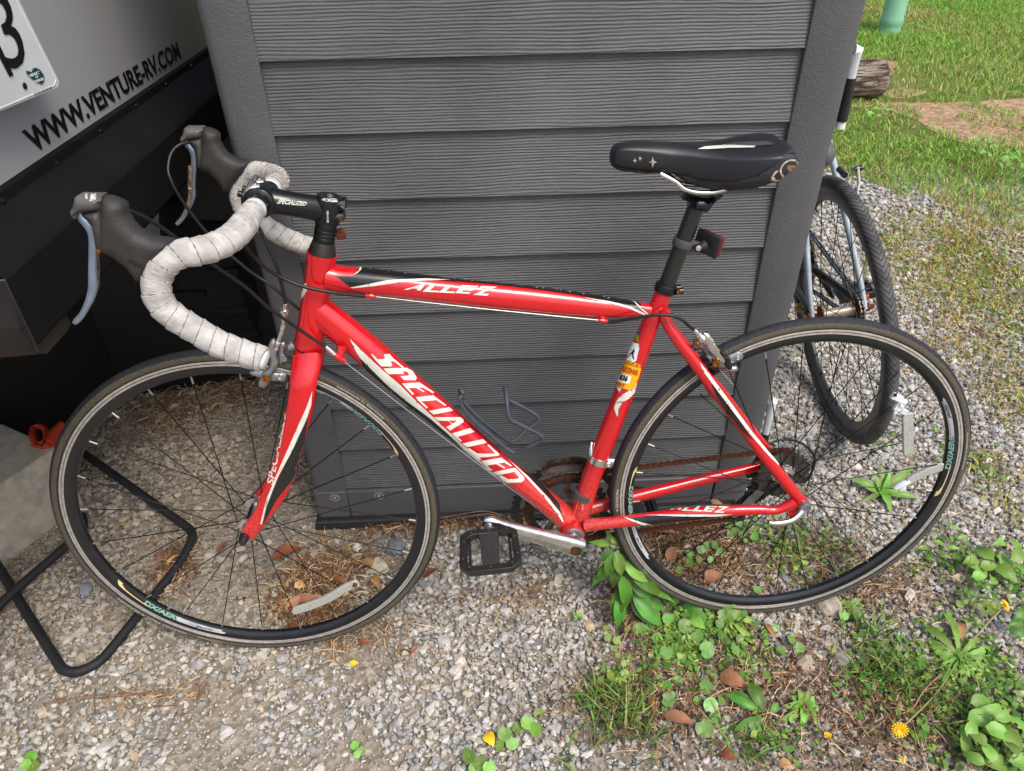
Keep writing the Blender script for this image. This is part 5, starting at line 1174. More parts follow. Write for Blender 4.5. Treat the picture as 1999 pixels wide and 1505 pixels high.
# front derailleur and clamp
fdc = B(1170, 894); sdir = (B(1266, 650)-B(1147, 949)).normalized(); strr = pxr((1154, 872), (1192, 884), B(1173, 880), sdir)
mb = MB(); mb.lathe(fdc-sdir*.007, sdir, [(strr*1.0, 0), (strr*1.14, .0005), (strr*1.14, .0135), (strr, .014)], 30)
mb.sweep([fdc+Vector((.012, -.012, 0)), fdc+Vector((.022, -.012, -.001))], [.008, .008], [.006, .006], side=YS, seg=12); mb.sweep([fdc+Vector((-.014, -.004, .0)), fdc+Vector((-.016, .0, .022)), fdc+Vector((-.014, .006, .030))], [.005, .0045, .003], seg=10)
mb.done('derailleur_clamp', M_ALU, bike)
mb = MB(); mb.lathe(fdc+Vector((.014, -.016, -.003)), (-.1, -1, 0), [(.0045, -.002), (.0045, .004), (.002, .004), (.002, .002), (0, .002)], 12, caps=False); mb.done('clamp_bolt', M_ALU, bike)
arcz = [(-.405+.112*math.cos(math.radians(t)), .268+.112*math.sin(math.radians(t))) for t in range(62, 126, 8)]
for y_ in (CRY-.013, CRY+.012):
    mb = MB(); ar2 = [(-.405+.098*math.cos(math.radians(t)), .268+.098*math.sin(math.radians(t))) for t in range(118, 54, -8)]; V, F = pillow(arcz+ar2, .001, .002, y=y_, step=.007, edge=.8); mb.add(V, F); mb.done('front_derailleur_cage', RDm, bike)
mb = MB(); V, F = pillow([(fdc.x-.012, fdc.z-.014), (fdc.x+.010, fdc.z-.010), (fdc.x+.008, fdc.z+.012), (fdc.x-.014, fdc.z+.010)], .012, .008, y=.028, step=.006); mb.add(V, F); mb.done('front_derailleur_body', RDm, bike)
b2, _q = None, None
bc_ = B(1139, 965); mb = MB(); mb.lathe(bc_-sdir*.0065, sdir, [(strr*.99, 0), (strr*1.10, .0005), (strr*1.10, .0125), (strr*.99, .013)], 30); mb.done('rubber_band', mat('grey_rubber_band', (52, 52, 54), rough=.6), bike)

# ---- brakes
def plateparts(nm, px, off, T_, R, m, step=.004, edge=.5):
    V, F = pillow(pxpoly(px, off), T_, R, y=-off, step=step, edge=edge); mb = MB(); mb.add(V, F); return mb.done(nm, m, bike, sharp=50)
def c5(pts, ox, oy, k): return [(ox+a/k, oy+b/k) for a, b in pts]
fz = lambda pts: c5(pts, 480, 600, 4.76)
plateparts('brake_arm', fz([(262, 285), (230, 300), (210, 350), (203, 430), (228, 470), (228, 545), (160, 590), (122, 670), (115, 710), (130, 738), (180, 742), (208, 715), (262, 600), (275, 560), (308, 525), (300, 490), (285, 440), (292, 330)]), .020, .0055, .004, M_ALU2)
plateparts('brake_arm', fz([(300, 320), (360, 312), (375, 345), (362, 420), (372, 470), (345, 522), (290, 515), (292, 440), (300, 370)]), .010, .006, .004, M_ALU2)
plateparts('brake_lever_arm', fz([(332, 85), (378, 88), (372, 140), (352, 220), (325, 310), (300, 398), (272, 402), (262, 385), (285, 310), (318, 220), (328, 150)]), .030, .004, .003, M_ALU)
plateparts('pad_holder', fz([(42, 592), (150, 588), (375, 612), (384, 640), (378, 678), (340, 686), (200, 672), (60, 625), (40, 610)]), .0135, .004, .003, M_ALU2)
for (a, b, o_, r_, m_) in ((186, 660, .026, .0062, M_BRASS), (318, 652, .019, .0040, M_ALU), (283, 384, .036, .0030, M_ALU), (360, 482, .018, .0042, M_ALU2)):
    c_ = B(*fz([(a, b)])[0], o_); mb = MB(); mb.lathe(c_, (0, -1, 0), [(r_, -.004), (r_, .0018), (r_*.5, .0022), (r_*.45, .0006), (0, .0006)], 14, caps=False); mb.done('brake_bolt', m_, bike)
mb = MB(); a_ = B(*fz([(440, 360)])[0], .0); mb.sweep([Vector((HB_.x-.012, 0, a_.z)), Vector((HB_.x-.030, 0, a_.z-.002))], .0065, seg=14); mb.sweep([Vector((HB_.x-.022, 0, a_.z)), Vector((HB_.x-.026, 0, a_.z))], .009, seg=16); mb.done('brake_mount_bolt', M_ALU2, bike)
pA, pB = B(557, 592, .03), B(555.5, 617, .03)
mb = MB(); dd = (pB-pA); mb.lathe(pA, dd, [(.0035, 0), (.0042, .002), (.0036, .004), (.0036, dd.length*.45), (.0070, dd.length*.5), (.0072, dd.length*.72), (.0045, dd.length*.8), (.0045, dd.length)], 16); mb.done('cable_barrel', M_ALU, bike)
rz = lambda pts: c5(pts, 1180, 610, 4.9975)
plateparts('brake_arm', rz([(965, 190), (1010, 200), (1060, 260), (1100, 330), (1185, 440), (1190, 475), (1160, 500), (1110, 480), (1060, 420), (1000, 330), (960, 260)]), .030, .005, .004, M_ALU)
plateparts('brake_arm', rz([(865, 260), (920, 255), (980, 330), (1020, 400), (1100, 460), (1180, 520), (1290, 515), (1303, 545), (1270, 580), (1200, 572), (1080, 520), (1020, 480), (1000, 430), (920, 340), (880, 310)]), .018, .006, .004, M_ALU2)
plateparts('brake_quick_release', rz([(1140, 375), (1170, 380), (1215, 440), (1240, 500), (1240, 545), (1205, 555), (1180, 530), (1195, 490), (1180, 450), (1140, 410)]), .034, .005, .004, M_BLACKP)
plateparts('pad_holder', rz([(1200, 420), (1300, 375), (1330, 385), (1352, 410), (1345, 445), (1300, 475), (1240, 490), (1200, 470)]), .0140, .004, .003, M_ALU2)
plateparts('pad_holder', rz([(1010, 520), (1090, 500), (1150, 560), (1060, 600), (1020, 575)]), .0120, .004, .003, M_BALU)
for (a, b, o_, r_, m_) in ((1088, 497, .035, .0060, M_BRASS), (1302, 443, .019, .0032, M_ALU), (1225, 530, .028, .0040, M_BRASS), (905, 300, .022, .0055, M_BRASS)):
    c_ = B(*rz([(a, b)])[0], o_); mb = MB(); mb.lathe(c_, (0, -1, 0), [(r_, -.005), (r_, .002), (r_*.5, .0024), (r_*.45, .0008), (0, .0008)], 14, caps=False); mb.done('brake_bolt', m_, bike)
mb = MB(); mb.sweep([B(*rz([(840, 350)])[0], .0), B(*rz([(900, 330)])[0], .010), B(*rz([(940, 330)])[0], .014)], [.006, .0075, .005], seg=12); mb.done('brake_mount_bolt', M_ALU2, bike)
pA, pB = B(*rz([(872, 165)])[0], .028), B(*rz([(985, 285)])[0], .028)
mb = MB(); dd = pB-pA; l_ = dd.length; mb.lathe(pA, dd, [(.0035, 0), (.0040, l_*.25), (.0056, l_*.30), (.0058, l_*.55), (.0070, l_*.60), (.0072, l_*.8), (.0052, l_*.85), (.005, l_)], 16); mb.done('cable_barrel', M_ALU, bike)
# ---- cables
def cable(pts, r, m, nm='brake_cable', n=6): mb = MB(); mb.sweep(smoothpath([B(*p) for p in pts], n), r, seg=10); return mb.done(nm, m, bike)
cable([(368, 278, -.185), (350, 283, -.175), (334, 300, -.165), (328, 330, -.150), (334, 352, -.14), (348, 380, -.12), (372, 415, -.09), (402, 453, -.06), (430, 482, -.035), (452, 500, -.02), (490, 531, .00), (528, 557, .008), (583, 603, .004), (600, 616, -.018), (640, 650, -.038), (668, 676, -.034)], .0025, M_CABLE, 'shift_cable')
cable([(232, 402, .170), (250, 410, .165), (290, 428, .15), (345, 465, .13), (380, 490, .115), (415, 516, .10), (475, 557, .08), (526, 602, .06), (580, 640, .04), (612, 662, .034), (636, 676, .031)], .0025, M_CABLE, 'shift_cable')
cable([(462, 458, .07), (479, 479, .065), (496, 501, .055), (520, 524, .045), (550, 542, .036), (595, 560, .034), (650, 571, .028), (690, 576, .018), (713, 577.5, .012)], .0026, M_CABLE, 'brake_cable')
cable([(497, 425, .03), (504, 441, .03), (520, 473, .032), (540, 518, .033), (549, 552, .032), (556, 583, .03), (557, 594, .03)], .0026, M_CABLE, 'brake_cable')
cable([(1186, 628, .012), (1205, 627, .016), (1234, 622, .024), (1275, 615.5, .032), (1306, 615.5, .034), (1329, 623, .034), (1345, 636, .031), (1357, 646, .028)], .0026, M_CABLE, 'brake_cable')
cable([(732, 579, .012), (950, 603.5, .012), (1168, 625, .012)], .0010, M_WIRE, 'bare_wire', 2)
cable([(664, 700, .028), (860, 850, .020), (1040, 986, .012), (1098, 1030, .004)], .0008, M_WIRE, 'bare_wire', 2)
cable([(1404, 720, .020), (1416, 734, .020), (1431, 751, .020)], .0009, M_WIRE, 'cable_end', 2)
cable([(1470, 905, -.06), (1480, 888, -.068), (1500, 868, -.076), (1530, 858, -.082), (1562, 864, -.086), (1586, 884, -.088), (1590, 905, -.088), (1580, 930, -.088), (1560, 952, -.086), (1530, 972, -.084)], .0024, M_CABLE, 'shift_cable')
# ---- bottle cage on the down tube
def cage(sgn):
    P = [(905, 776, .006), (899, 775, .013), (899, 786, .014), (910, 805, .014), (930, 826, .014), (960, 851, .014), (990, 876, .016), (1006, 884, .020), (1030, 873, .028), (1055, 860, .032), (1057, 851, .034), (1030, 836, .036), (1000, 821, .036), (993, 812, .034), (990, 790, .026), (988, 770, .012), (987, 760, .0)]
    pts = [B(a, b, o*.9) for a, b, o in P]
    # the true cage is symmetric: use the near wire's shape on both sides
    return [Vector((q.x, q.y*sgn, q.z)) for q in pts]
mb = MB(); n1 = cage(1); n2 = cage(-1)
mb.sweep(smoothpath(n1, 5), .0036, seg=10); mb.sweep(smoothpath(n2, 5), .0036, seg=10); mb.sweep([n1[0], n2[0]], .0028, seg=10)
mb.box(B(958, 846, 0), (.07, .012, .003), Matrix.Rotation(-math.atan2(B(990, 876).z-B(930, 822).z, B(990, 876).x-B(930, 822).x), 3, 'Y')); mb.done('bottle_cage', M_FOAM2, bike)
# red marks, ring on the head tube
mb = MB(); mb.lathe(HB_-fcd*-.0012, hd, [(hr_*1.0, -.0012), (hr_*1.015, -.0006), (hr_*1.0, 0)], 32, caps=False); mb.done('crown_race', M_BALU, bike)

# ================================================================== SECOND BICYCLE behind the shed
b2r = empty('parked_bicycle', (.4103, .615, 0), 'silver-grey bicycle leaning on the right side of the shed, its black rear wheel showing', 'bicycle')
al2, ln2 = 1.498, .1893
U2 = Vector((math.cos(al2), math.sin(al2), 0)); H0 = Vector((-math.sin(al2), math.cos(al2), 0)); V2 = Vector((0, 0, 1))*math.cos(ln2)+H0*math.sin(ln2); H2 = V2.cross(U2)
M2 = Matrix.Identity(4)
for i in range(3): M2[i][0] = U2[i]; M2[i][1] = H2[i]; M2[i][2] = V2[i]
b2r.rotation_euler = M2.to_3x3().to_euler()
M_GREY = mat('silver_grey_frame_paint', (176, 188, 196), (150, 160, 168), ns=20, rough=.25, coat=.6)
M_BLK3 = mat('black_frame_paint', (24, 26, 28), (38, 38, 38), ns=30, rough=.35, dirt=((110, 84, 62), 60, .6, .75))
M_CHN2 = mat('clean_chain', (150, 156, 158), (60, 62, 64), ns=400, rough=.35, metal=.8)
def tread_mat():
    m = bpy.data.materials.new('chevron_tyre'); m.use_nodes = True; n = m.node_tree.nodes; L = m.node_tree.links; b = n['Principled BSDF']; b.inputs['Roughness'].default_value = .75; b.inputs['Base Color'].default_value = lin((50, 50, 54))
    uv = n.new('ShaderNodeAttribute'); uv.attribute_name = 'Tr'; sx = n.new('ShaderNodeSeparateXYZ'); L.new(uv.outputs['Vector'], sx.inputs[0])
    ab = n.new('ShaderNodeMath'); ab.operation = 'ABSOLUTE'; L.new(sx.outputs[1], ab.inputs[0])
    ma = n.new('ShaderNodeMath'); ma.operation = 'MULTIPLY_ADD'; L.new(ab.outputs[0], ma.inputs[0]); ma.inputs[1].default_value = 1.6; L.new(sx.outputs[0], ma.inputs[2])
    fr = n.new('ShaderNodeMath'); fr.operation = 'FRACT'; L.new(ma.outputs[0], fr.inputs[0])
    lt = n.new('ShaderNodeMath'); lt.operation = 'LESS_THAN'; L.new(fr.outputs[0], lt.inputs[0]); lt.inputs[1].default_value = .22
    l2 = n.new('ShaderNodeMath'); l2.operation = 'LESS_THAN'; L.new(ab.outputs[0], l2.inputs[0]); l2.inputs[1].default_value = 1.25
    mu = n.new('ShaderNodeMath'); mu.operation = 'MULTIPLY'; L.new(lt.outputs[0], mu.inputs[0]); L.new(l2.outputs[0], mu.inputs[1])
    nz = n.new('ShaderNodeTexNoise'); nz.inputs['Scale'].default_value = 30; tc = n.new('ShaderNodeTexCoord'); L.new(tc.outputs['Object'], nz.inputs[0])
    r = n.new('ShaderNodeValToRGB'); L.new(nz.outputs[0], r.inputs[0]); r.color_ramp.elements[0].position = .35; r.color_ramp.elements[0].color = lin((66, 66, 70)); r.color_ramp.elements[1].position = .75; r.color_ramp.elements[1].color = lin((104, 102, 100))
    x = n.new('ShaderNodeMix'); x.data_type = 'RGBA'; L.new(mu.outputs[0], x.inputs[0]); L.new(r.outputs[0], x.inputs[6]); x.inputs[7].default_value = lin((14, 14, 16)); L.new(x.outputs[2], b.inputs['Base Color'])
    iv = n.new('ShaderNodeMath'); iv.operation = 'SUBTRACT'; iv.inputs[0].default_value = 1; L.new(mu.outputs[0], iv.inputs[1]); bp = n.new('ShaderNodeBump'); bp.inputs['Strength'].default_value = .8; bp.inputs['Distance'].default_value = .0015; L.new(iv.outputs[0], bp.inputs['Height']); L.new(bp.outputs[0], b.inputs['Normal'])
    return m
R2 = .335
w2 = empty('rear_wheel'); w2.parent = b2r; w2.location = (0, 0, R2)
rc, a = .3205, .0150; K = 26; NS = 200; vs = []; tr = []
for j in range(NS):
    A_ = 2*PI*j/NS
    for k in range(K+1):
        t = -PI*.78+2*PI*.78*k/K; r = rc+a*math.cos(t); vs.append((r*math.cos(A_), a*1.02*math.sin(t), r*math.sin(A_))); tr.append((j/NS*150, t, 0))
fs = []
trf = []
for j in range(NS):
    for k in range(K):
        j2 = (j+1) % NS; fs.append((j*(K+1)+k, j*(K+1)+k+1, j2*(K+1)+k+1, j2*(K+1)+k)); t0, t1_ = -PI*.78+2*PI*.78*k/K, -PI*.78+2*PI*.78*(k+1)/K; u0, u1 = j/NS*150, (j+1)/NS*150; trf += [(u0, t0, 0), (u0, t1_, 0), (u1, t1_, 0), (u1, t0, 0)]
me = bpy.data.meshes.new('tyre'); me.from_pydata(vs, [], fs); me.materials.append(tread_mat()); at = me.attributes.new('Tr', 'FLOAT_VECTOR', 'CORNER'); at.data.foreach_set('vector', [c_ for v in trf for c_ in v]); me.polygons.foreach_set('use_smooth', [True]*len(fs))
o = bpy.data.objects.new('tyre', me); COL.objects.link(o); o.parent = w2
mb = MB(); pr_r = [(.3050, .0050), (.3120, .0070), (.3125, .0098), (.3060, .0100), (.2960, .0100), (.2930, .0096), (.2860, .0086), (.2780, .0060), (.2762, .0020)]
mb.lathe((0, 0, 0), YS, pr_r+[(r, -y) for r, y in reversed(pr_r)], 160, caps=False); mb.done('rim', mat('satin_black_rim', (58, 60, 66), (46, 48, 54), ns=20, rough=.35, metal=.2), None).parent = w2
mb = MB(); mb.lathe((0, -.05, 0), YS, [(.012, 0), (.024, .004), (.024, .008), (.013, .012), (.0125, .085), (.024, .090), (.024, .094), (.012, .098)], 26, mis=[0, 0, 0, 1, 1, 0, 0, 0]); mb.cyl((0, -.068, 0), (0, .068, 0), .005); mb.done('hub', [M_RUST, mat('tan_hub_shell', (170, 160, 142), rough=.35, metal=.5)], None).parent = w2
for i in range(28):
    th = 2*PI*i/28+.1; side = -1 if i % 2 else 1; ha = th+(1 if (i//2) % 2 else -1)*math.radians(66); A = Vector((.022*math.cos(ha), side*.036, .022*math.sin(ha))); Bp = Vector((.277*math.cos(th), side*.001, .277*math.sin(th)))
    mb = MB(); mb.sweep([A, Bp], .0010, seg=5); mb.sweep([Bp-(Bp-A).normalized()*.012, Bp], .0021, seg=6); mb.done('spoke', M_SPOKE, None, fix=False).parent = w2
ax2 = Vector((0, 0, R2)); bb2 = Vector((.405, 0, .272))
for s in (-1, 1):
    mb = MB(); mb.sweep([ax2+Vector((-.004, s*.064, -.004)), ax2+Vector((.03, s*.062, .05)), ax2+Vector((.17, s*.042, .27)), ax2+Vector((.27, s*.024, .44)), ax2+Vector((.30, s*.012, .48))], [.009, .0095, .0100, .0095, .009], [.006, .0075, .0085, .0085, .008], side=YS, seg=16); mb.done('seat_stay', M_GREY, b2r)
    mb = MB(); mb.sweep([ax2+Vector((0, s*.064, -.002)), ax2+Vector((.05, s*.060, -.006)), ax2+Vector((.2, s*.045, -.03)), bb2+Vector((-.03, s*.030, 0))], [.010, .011, .013, .015], [.006, .008, .009, .010], side=YS, seg=14); mb.done('chain_stay', M_BLK3, b2r)
    mb = MB(); mb.lathe(ax2+Vector((0, s*.068, 0)), (0, s, 0), [(.0105, 0), (.0105, .006), (.006, .008), (.006, .018), (.002, .019)], 12); mb.done('axle_nut', M_RUST, b2r)
mb = MB(); mb.sweep([bb2, bb2+Vector((.13, 0, .44)), bb2+Vector((.16, 0, .54))], .0155, seg=18); mb.done('seat_tube', M_GREY, b2r)
mb = MB(); mb.sweep([bb2+Vector((.13, 0, .44)), Vector((.90, 0, .76))], .0155, seg=18); mb.done('top_tube', M_GREY, b2r)
mb = MB(); mb.sweep([bb2, Vector((.93, 0, .66))], .019, seg=18); mb.done('down_tube', M_GREY, b2r)
mb = MB(); gear(mb, bb2+Vector((0, -.045, 0)), YS, .094, 46, .003, rin=.078)
for k in range(5):
    a = 2*PI*k/5; dd = Vector((math.cos(a), 0, math.sin(a))); mb.sweep([bb2+Vector((0, -.045, 0)), bb2+Vector((0, -.045, 0))+dd*.08], .006, .003, side=YS, seg=8)
mb.done('chainring', M_RING, b2r, fix=False)
mb = MB(); gear(mb, ax2+Vector((0, -.047, 0)), YS, .034, 17, .004, rin=.015); mb.done('freewheel', M_RUST, b2r, fix=False)
cA = bb2+Vector((0, -.06, 0)); cd_ = Vector((-.965, 0, -.26)).normalized(); mb = MB(); mb.sweep([cA-cd_*.014, cA+cd_*.08, cA+cd_*.17+Vector((0, -.012, 0)), cA+cd_*.18+Vector((0, -.012, 0))], [.015, .011, .013, .006], [.008, .006, .007, .003], side=YS, seg=14); mb.cyl(bb2+Vector((0, -.06, 0)), bb2+Vector((0, .04, 0)), .016, 18); mb.done('crank_arm', M_BLK3, b2r)
pe3 = cA+cd_*.17+Vector((0, -.02, 0)); mb = MB()
for f0 in (-.03, .03): mb.box(pe3+Vector((f0, -.05, 0)), (.010, .085, .022))
mb.box(pe3+Vector((0, -.05, 0)), (.022, .09, .018)); mb.box(pe3+Vector((0, -.095, 0)), (.07, .008, .02)); mb.box(pe3+Vector((0, -.008, 0)), (.07, .008, .02)); pdl = mb.done('pedal', M_BLACKP, b2r, bevel=.002)
mb = MB(); mb.box(pe3+Vector((-.037, -.05, 0)), (.004, .055, .014)); mb.done('pedal_reflector', mat('amber_reflector', (206, 96, 40), rough=.25), b2r, bevel=.001)
# chain of the second bicycle, link by link
t1, t2 = circ_t(bb2, .094, ax2, .034, True, -1); t3, t4 = circ_t(bb2, .094, ax2, .034, True, 1)
pth = arcpts(ax2, t4, t2, True, 10) if True else []
hi, lo = (t1, t2) if t1.z > t3.z else (t3, t4); h2, l2 = (t3, t4) if t1.z > t3.z else (t1, t2)
path = [hi.lerp(lo, i/20) for i in range(21)]+arcpts(ax2, lo, l2, True, 8)+[l2.lerp(h2, i/20) for i in range(1, 21)]+arcpts(bb2, h2, hi, True, 16)[:-1]
d = [0]
for i in range(1, len(path)): d.append(d[-1]+(path[i]-path[i-1]).length)
tot = d[-1]+(path[0]-path[-1]).length; N = int(tot/.0127/2)*2; pit = tot/N
me_2 = me_l.copy(); me_2.materials.clear(); me_2.materials.append(M_CHN2); ch2 = empty('chain'); ch2.parent = b2r
for i in range(N):
    a = at_(i*pit); b = at_((i+1)*pit); o = bpy.data.objects.new('chain_link', me_2); COL.objects.link(o); o.parent = ch2; o.location = (a.x, -.047+(.0009 if i % 2 else 0), a.z); o.rotation_euler = (0, -math.atan2(b.z-a.z, b.x-a.x), 0); o.scale = (1, 1.25, 1.25)
# rear brake arm on top of the wheel
mb = MB(); mb.sweep([Vector((.03, -.02, .695)), Vector((.012, -.026, .70)), Vector((.0, -.027, .672)), Vector((.0, -.024, .645))], [.005, .008, .004, .003], [.003, .004, .003, .003], side=YS, seg=12); mb.done('brake_arm', M_WHITE, b2r)
mb = MB(); mb.cyl(Vector((.012, -.036, .70)), Vector((.012, -.020, .70)), .006, 12); mb.cyl(Vector((.05, 0, .69)), Vector((.012, 0, .69)), .007, 10); mb.done('brake_bolt', M_BALU, b2r)
cb2 = [(.18, .05, .30), (.10, .066, .30), (.04, .069, .32), (.02, .069, .335)]
mb = MB(); mb.sweep([Vector(q) for q in cb2], .0075, seg=10); mb.done('stay_guard', M_BLK3, b2r)
mb = MB(); mb.sweep([Vector((.10, .066, .292)), Vector((.10, .066, .308))], .010, seg=14); mb.done('yellow_band', M_YEL, b2r)
# ================================================================== GRAVEL, LITTER, GRASS, PLANTS
def inpoly(x, y, poly):
    c = np.zeros(len(x), bool); n = len(poly)
    for i in range(n):
        x1, y1 = poly[i]; x2, y2 = poly[(i+1) % n]
        m_ = ((y1 > y) != (y2 > y)) & (x < (x2-x1)*(y-y1)/((y2-y1) if y2 != y1 else 1e-9)+x1); c ^= m_
    return c
def infrustum(X, Y, pad=220):
    v = np.stack([X-CC.x, Y-CC.y, np.full_like(X, -CC.z)], 1); z = v @ np.array(CF); px = 999.5+FPX*(v @ np.array(CR))/z; py = 752.5-FPX*(v @ np.array(CU))/z
    return (px > -pad) & (px < 1999+pad) & (py > -pad) & (py < 1505+pad)
def vnoise(X, Y, s, seed=0):
    r = np.random.default_rng(seed); g = r.random((64, 64)); x = X*s+100; y = Y*s+100; i = np.floor(x).astype(int); j = np.floor(y).astype(int); fx = x-i; fy = y-j; fx = fx*fx*(3-2*fx); fy = fy*fy*(3-2*fy)
    a = g[i % 64, j % 64]; b = g[(i+1) % 64, j % 64]; c = g[i % 64, (j+1) % 64]; d = g[(i+1) % 64, (j+1) % 64]
    return (a*(1-fx)+b*fx)*(1-fy)+(c*(1-fx)+d*fx)*fy
def fbm(X, Y, s, seed=0): return (vnoise(X, Y, s, seed)*.5+vnoise(X, Y, s*2.1, seed+1)*.3+vnoise(X, Y, s*4.3, seed+2)*.2)
def bigmesh(name, V, F, col=None, mats=None, smooth=False):
    me = bpy.data.meshes.new(name); me.vertices.add(len(V)); me.vertices.foreach_set('co', V.astype(np.float32).ravel())
    k = F.shape[1]; me.loops.add(F.size); me.loops.foreach_set('vertex_index', F.astype(np.int32).ravel()); me.polygons.add(len(F)); me.polygons.foreach_set('loop_start', np.arange(0, F.size, k, dtype=np.int32)); me.polygons.foreach_set('loop_total', np.full(len(F), k, dtype=np.int32))
    me.update(calc_edges=True)
    if col is not None:
        a = me.color_attributes.new('Col', 'FLOAT_COLOR', 'POINT'); c4 = np.ones((len(V), 4), np.float32); c4[:, :3] = col; a.data.foreach_set('color', c4.ravel())
    me.polygons.foreach_set('use_smooth', np.full(len(F), smooth)); me.materials.append(mats); me.validate()
    o = bpy.data.objects.new(name, me); COL.objects.link(o); return o
def L3(c): return np.array(lin(c)[:3])
shed_poly = [tuple(WP(a, 0, o)[:2]) for a, o in ((xl_out-.012, .03), (xr_out+.0, .03), (xr_out, -DEPTH), (xl_out-.01, -DEPTH))]
blk_poly = [tuple(q[:2]) for q in (p0, p1, p2, p3)]
# icosahedron
ph = (1+5**.5)/2
IV = np.array([(-1, ph, 0), (1, ph, 0), (-1, -ph, 0), (1, -ph, 0), (0, -1, ph), (0, 1, ph), (0, -1, -ph), (0, 1, -ph), (ph, 0, -1), (ph, 0, 1), (-ph, 0, -1), (-ph, 0, 1)], float); IV /= np.linalg.norm(IV[0])
IF = np.array([(0, 11, 5), (0, 5, 1), (0, 1, 7), (0, 7, 10), (0, 10, 11), (1, 5, 9), (5, 11, 4), (11, 10, 2), (10, 7, 6), (7, 1, 8), (3, 9, 4), (3, 4, 2), (3, 2, 6), (3, 6, 8), (3, 8, 9), (4, 9, 5), (2, 4, 11), (6, 2, 10), (8, 6, 7), (9, 8, 1)])
def lawn_edge(x):  # world y where the lawn begins, along x
    return np.interp(x, [-1, .6, 1.0, 1.3, 1.56, 1.9, 3, 6], [2.6, 2.6, 2.35, 2.10, 1.62, 1.45, 1.3, 1.0])
lawnb = [tuple(G(a, b)[:2]) for a, b in ((1600, 300), (1660, 335), (1740, 352), (1800, 400), (1900, 430), (2000, 470), (2600, 600))]
def in_lawn(X, Y): 
    xs = np.array([q[0] for q in lawnb]); ys = np.array([q[1] for q in lawnb]); o = np.argsort(xs); return Y > np.interp(X, xs[o], ys[o])+(fbm(X, Y, 3, 9)-.5)*.5
OV = np.array([(1, 0, 0), (-1, 0, 0), (0, 1, 0), (0, -1, 0), (0, 0, 1), (0, 0, -1)], float); OF = np.array([(0, 2, 4), (2, 1, 4), (1, 3, 4), (3, 0, 4), (2, 0, 5), (1, 2, 5), (3, 1, 5), (0, 3, 5)])
def stones(n, x0, x1, y0, y1, smin, smax, seed, zoff=0.0, keep=None, pal=None, flat=.75, grit=False):
    BVs, BF = (OV, OF) if grit else (IV, IF); nv = len(BVs)
    r = np.random.default_rng(seed); X = r.uniform(x0, x1, n); Y = r.uniform(y0, y1, n)
    k = infrustum(X, Y) & ~inpoly(X, Y, shed_poly) & ~inpoly(X, Y, blk_poly)
    if keep is not None: k &= keep(X, Y, r)
    X, Y = X[k], Y[k]; n = len(X)
    S = smin+(smax-smin)*r.random(n)**1.8
    J = 1+.26*r.standard_normal((n, nv, 1)).clip(-1.6, 1.6); V = BVs[None]*J
    sc = np.stack([1+.3*r.standard_normal(n).clip(-1.3, 1.5), np.ones(n), flat+.18*r.random(n)], 1); V = V*sc[:, None, :]
    a = r.uniform(0, 2*PI, n); ca, sa__ = np.cos(a), np.sin(a)
    t = r.normal(0, .35, n); ct, st__ = np.cos(t), np.sin(t)
    y_, z_ = V[..., 1]*ct[:, None]-V[..., 2]*st__[:, None], V[..., 1]*st__[:, None]+V[..., 2]*ct[:, None]; x_ = V[..., 0]
    V = np.stack([x_*ca[:, None]-y_*sa__[:, None], x_*sa__[:, None]+y_*ca[:, None], z_], 2)*S[:, None, None]
    V[..., 0] += X[:, None]; V[..., 1] += Y[:, None]; V[..., 2] += (S*.28+zoff+r.random(n)*.0045-.002)[:, None]
    P = pal(X, Y, r, n); C = np.repeat(P[:, None, :], nv, 1)*(1+.05*r.standard_normal((n, nv, 1)))
    F = BF[None]+(np.arange(n)*nv)[:, None, None]
    return V.reshape(-1, 3), F.reshape(-1, 3), C.reshape(-1, 3).clip(.01, .9), n
GREYS = [L3(c) for c in ((186, 186, 184), (166, 167, 168), (142, 145, 150), (206, 204, 198), (218, 214, 206), (176, 172, 164), (120, 126, 134), (196, 192, 184))]
TANS = [L3(c) for c in ((196, 184, 164), (180, 164, 140), (206, 196, 178), (166, 148, 124), (188, 176, 158), (156, 140, 120), (202, 178, 142))]
def pal_main(X, Y, r, n):
    g = np.array(GREYS)[r.integers(0, len(GREYS), n)]; t = np.array(TANS)[r.integers(0, len(TANS), n)]
    warm = .04+.45*(fbm(X, Y, 1.6, 3)-.35)+.45*np.clip((-.35-X)/.9, 0, 1)*np.clip((Y+.3)/.6, 0, 1)+.30*np.clip((X+.3)/.5, 0, 1)*np.clip((.5-Y)/.5, 0, 1)
    m_ = r.random(n) < warm; c = np.where(m_[:, None], t, g)
    sandy = np.clip((-.75-X)/.5, 0, 1)*np.clip((Y+.15)/.4, 0, 1)
    c = c*(1-.55*sandy[:, None])+L3((168, 152, 128))*(.55*sandy[:, None])
    c = c*.66+L3((180, 178, 170))*.34
    return c*(.90+.34*r.random((n, 1)))
drive = lambda X, Y, r: ~in_lawn(X, Y)
parts_ = []
def bare(X, Y):   # places where soil shows through
    return fbm(X, Y, 2.6, 21)
parts_.append(stones(72000, -2.3, 1.5, -.55, 1.25, .0034, .0080, 11, keep=lambda X, Y, r: drive(X, Y, r) & ~((X < -.75) & (r.random(len(X)) < .2+.75*(fbm(X, Y, 3.5, 91) > .50))) & ~((bare(X, Y) > .66) & (r.random(len(X)) < .7)), pal=pal_main))
parts_.append(stones(80000, -2.3, 1.5, -.55, .9, .0018, .0038, 12, zoff=.002, keep=drive, pal=pal_main, grit=True))
parts_.append(stones(19000, -.2, 3.2, 1.2, 2.9, .0050, .0110, 13, keep=lambda X, Y, r: drive(X, Y, r) & (r.random(len(X)) < .95), pal=pal_main))
parts_.append(stones(700, -1.6, 1.4, -.5, 1.3, .009, .0145, 14, keep=drive, pal=pal_main, flat=.6))
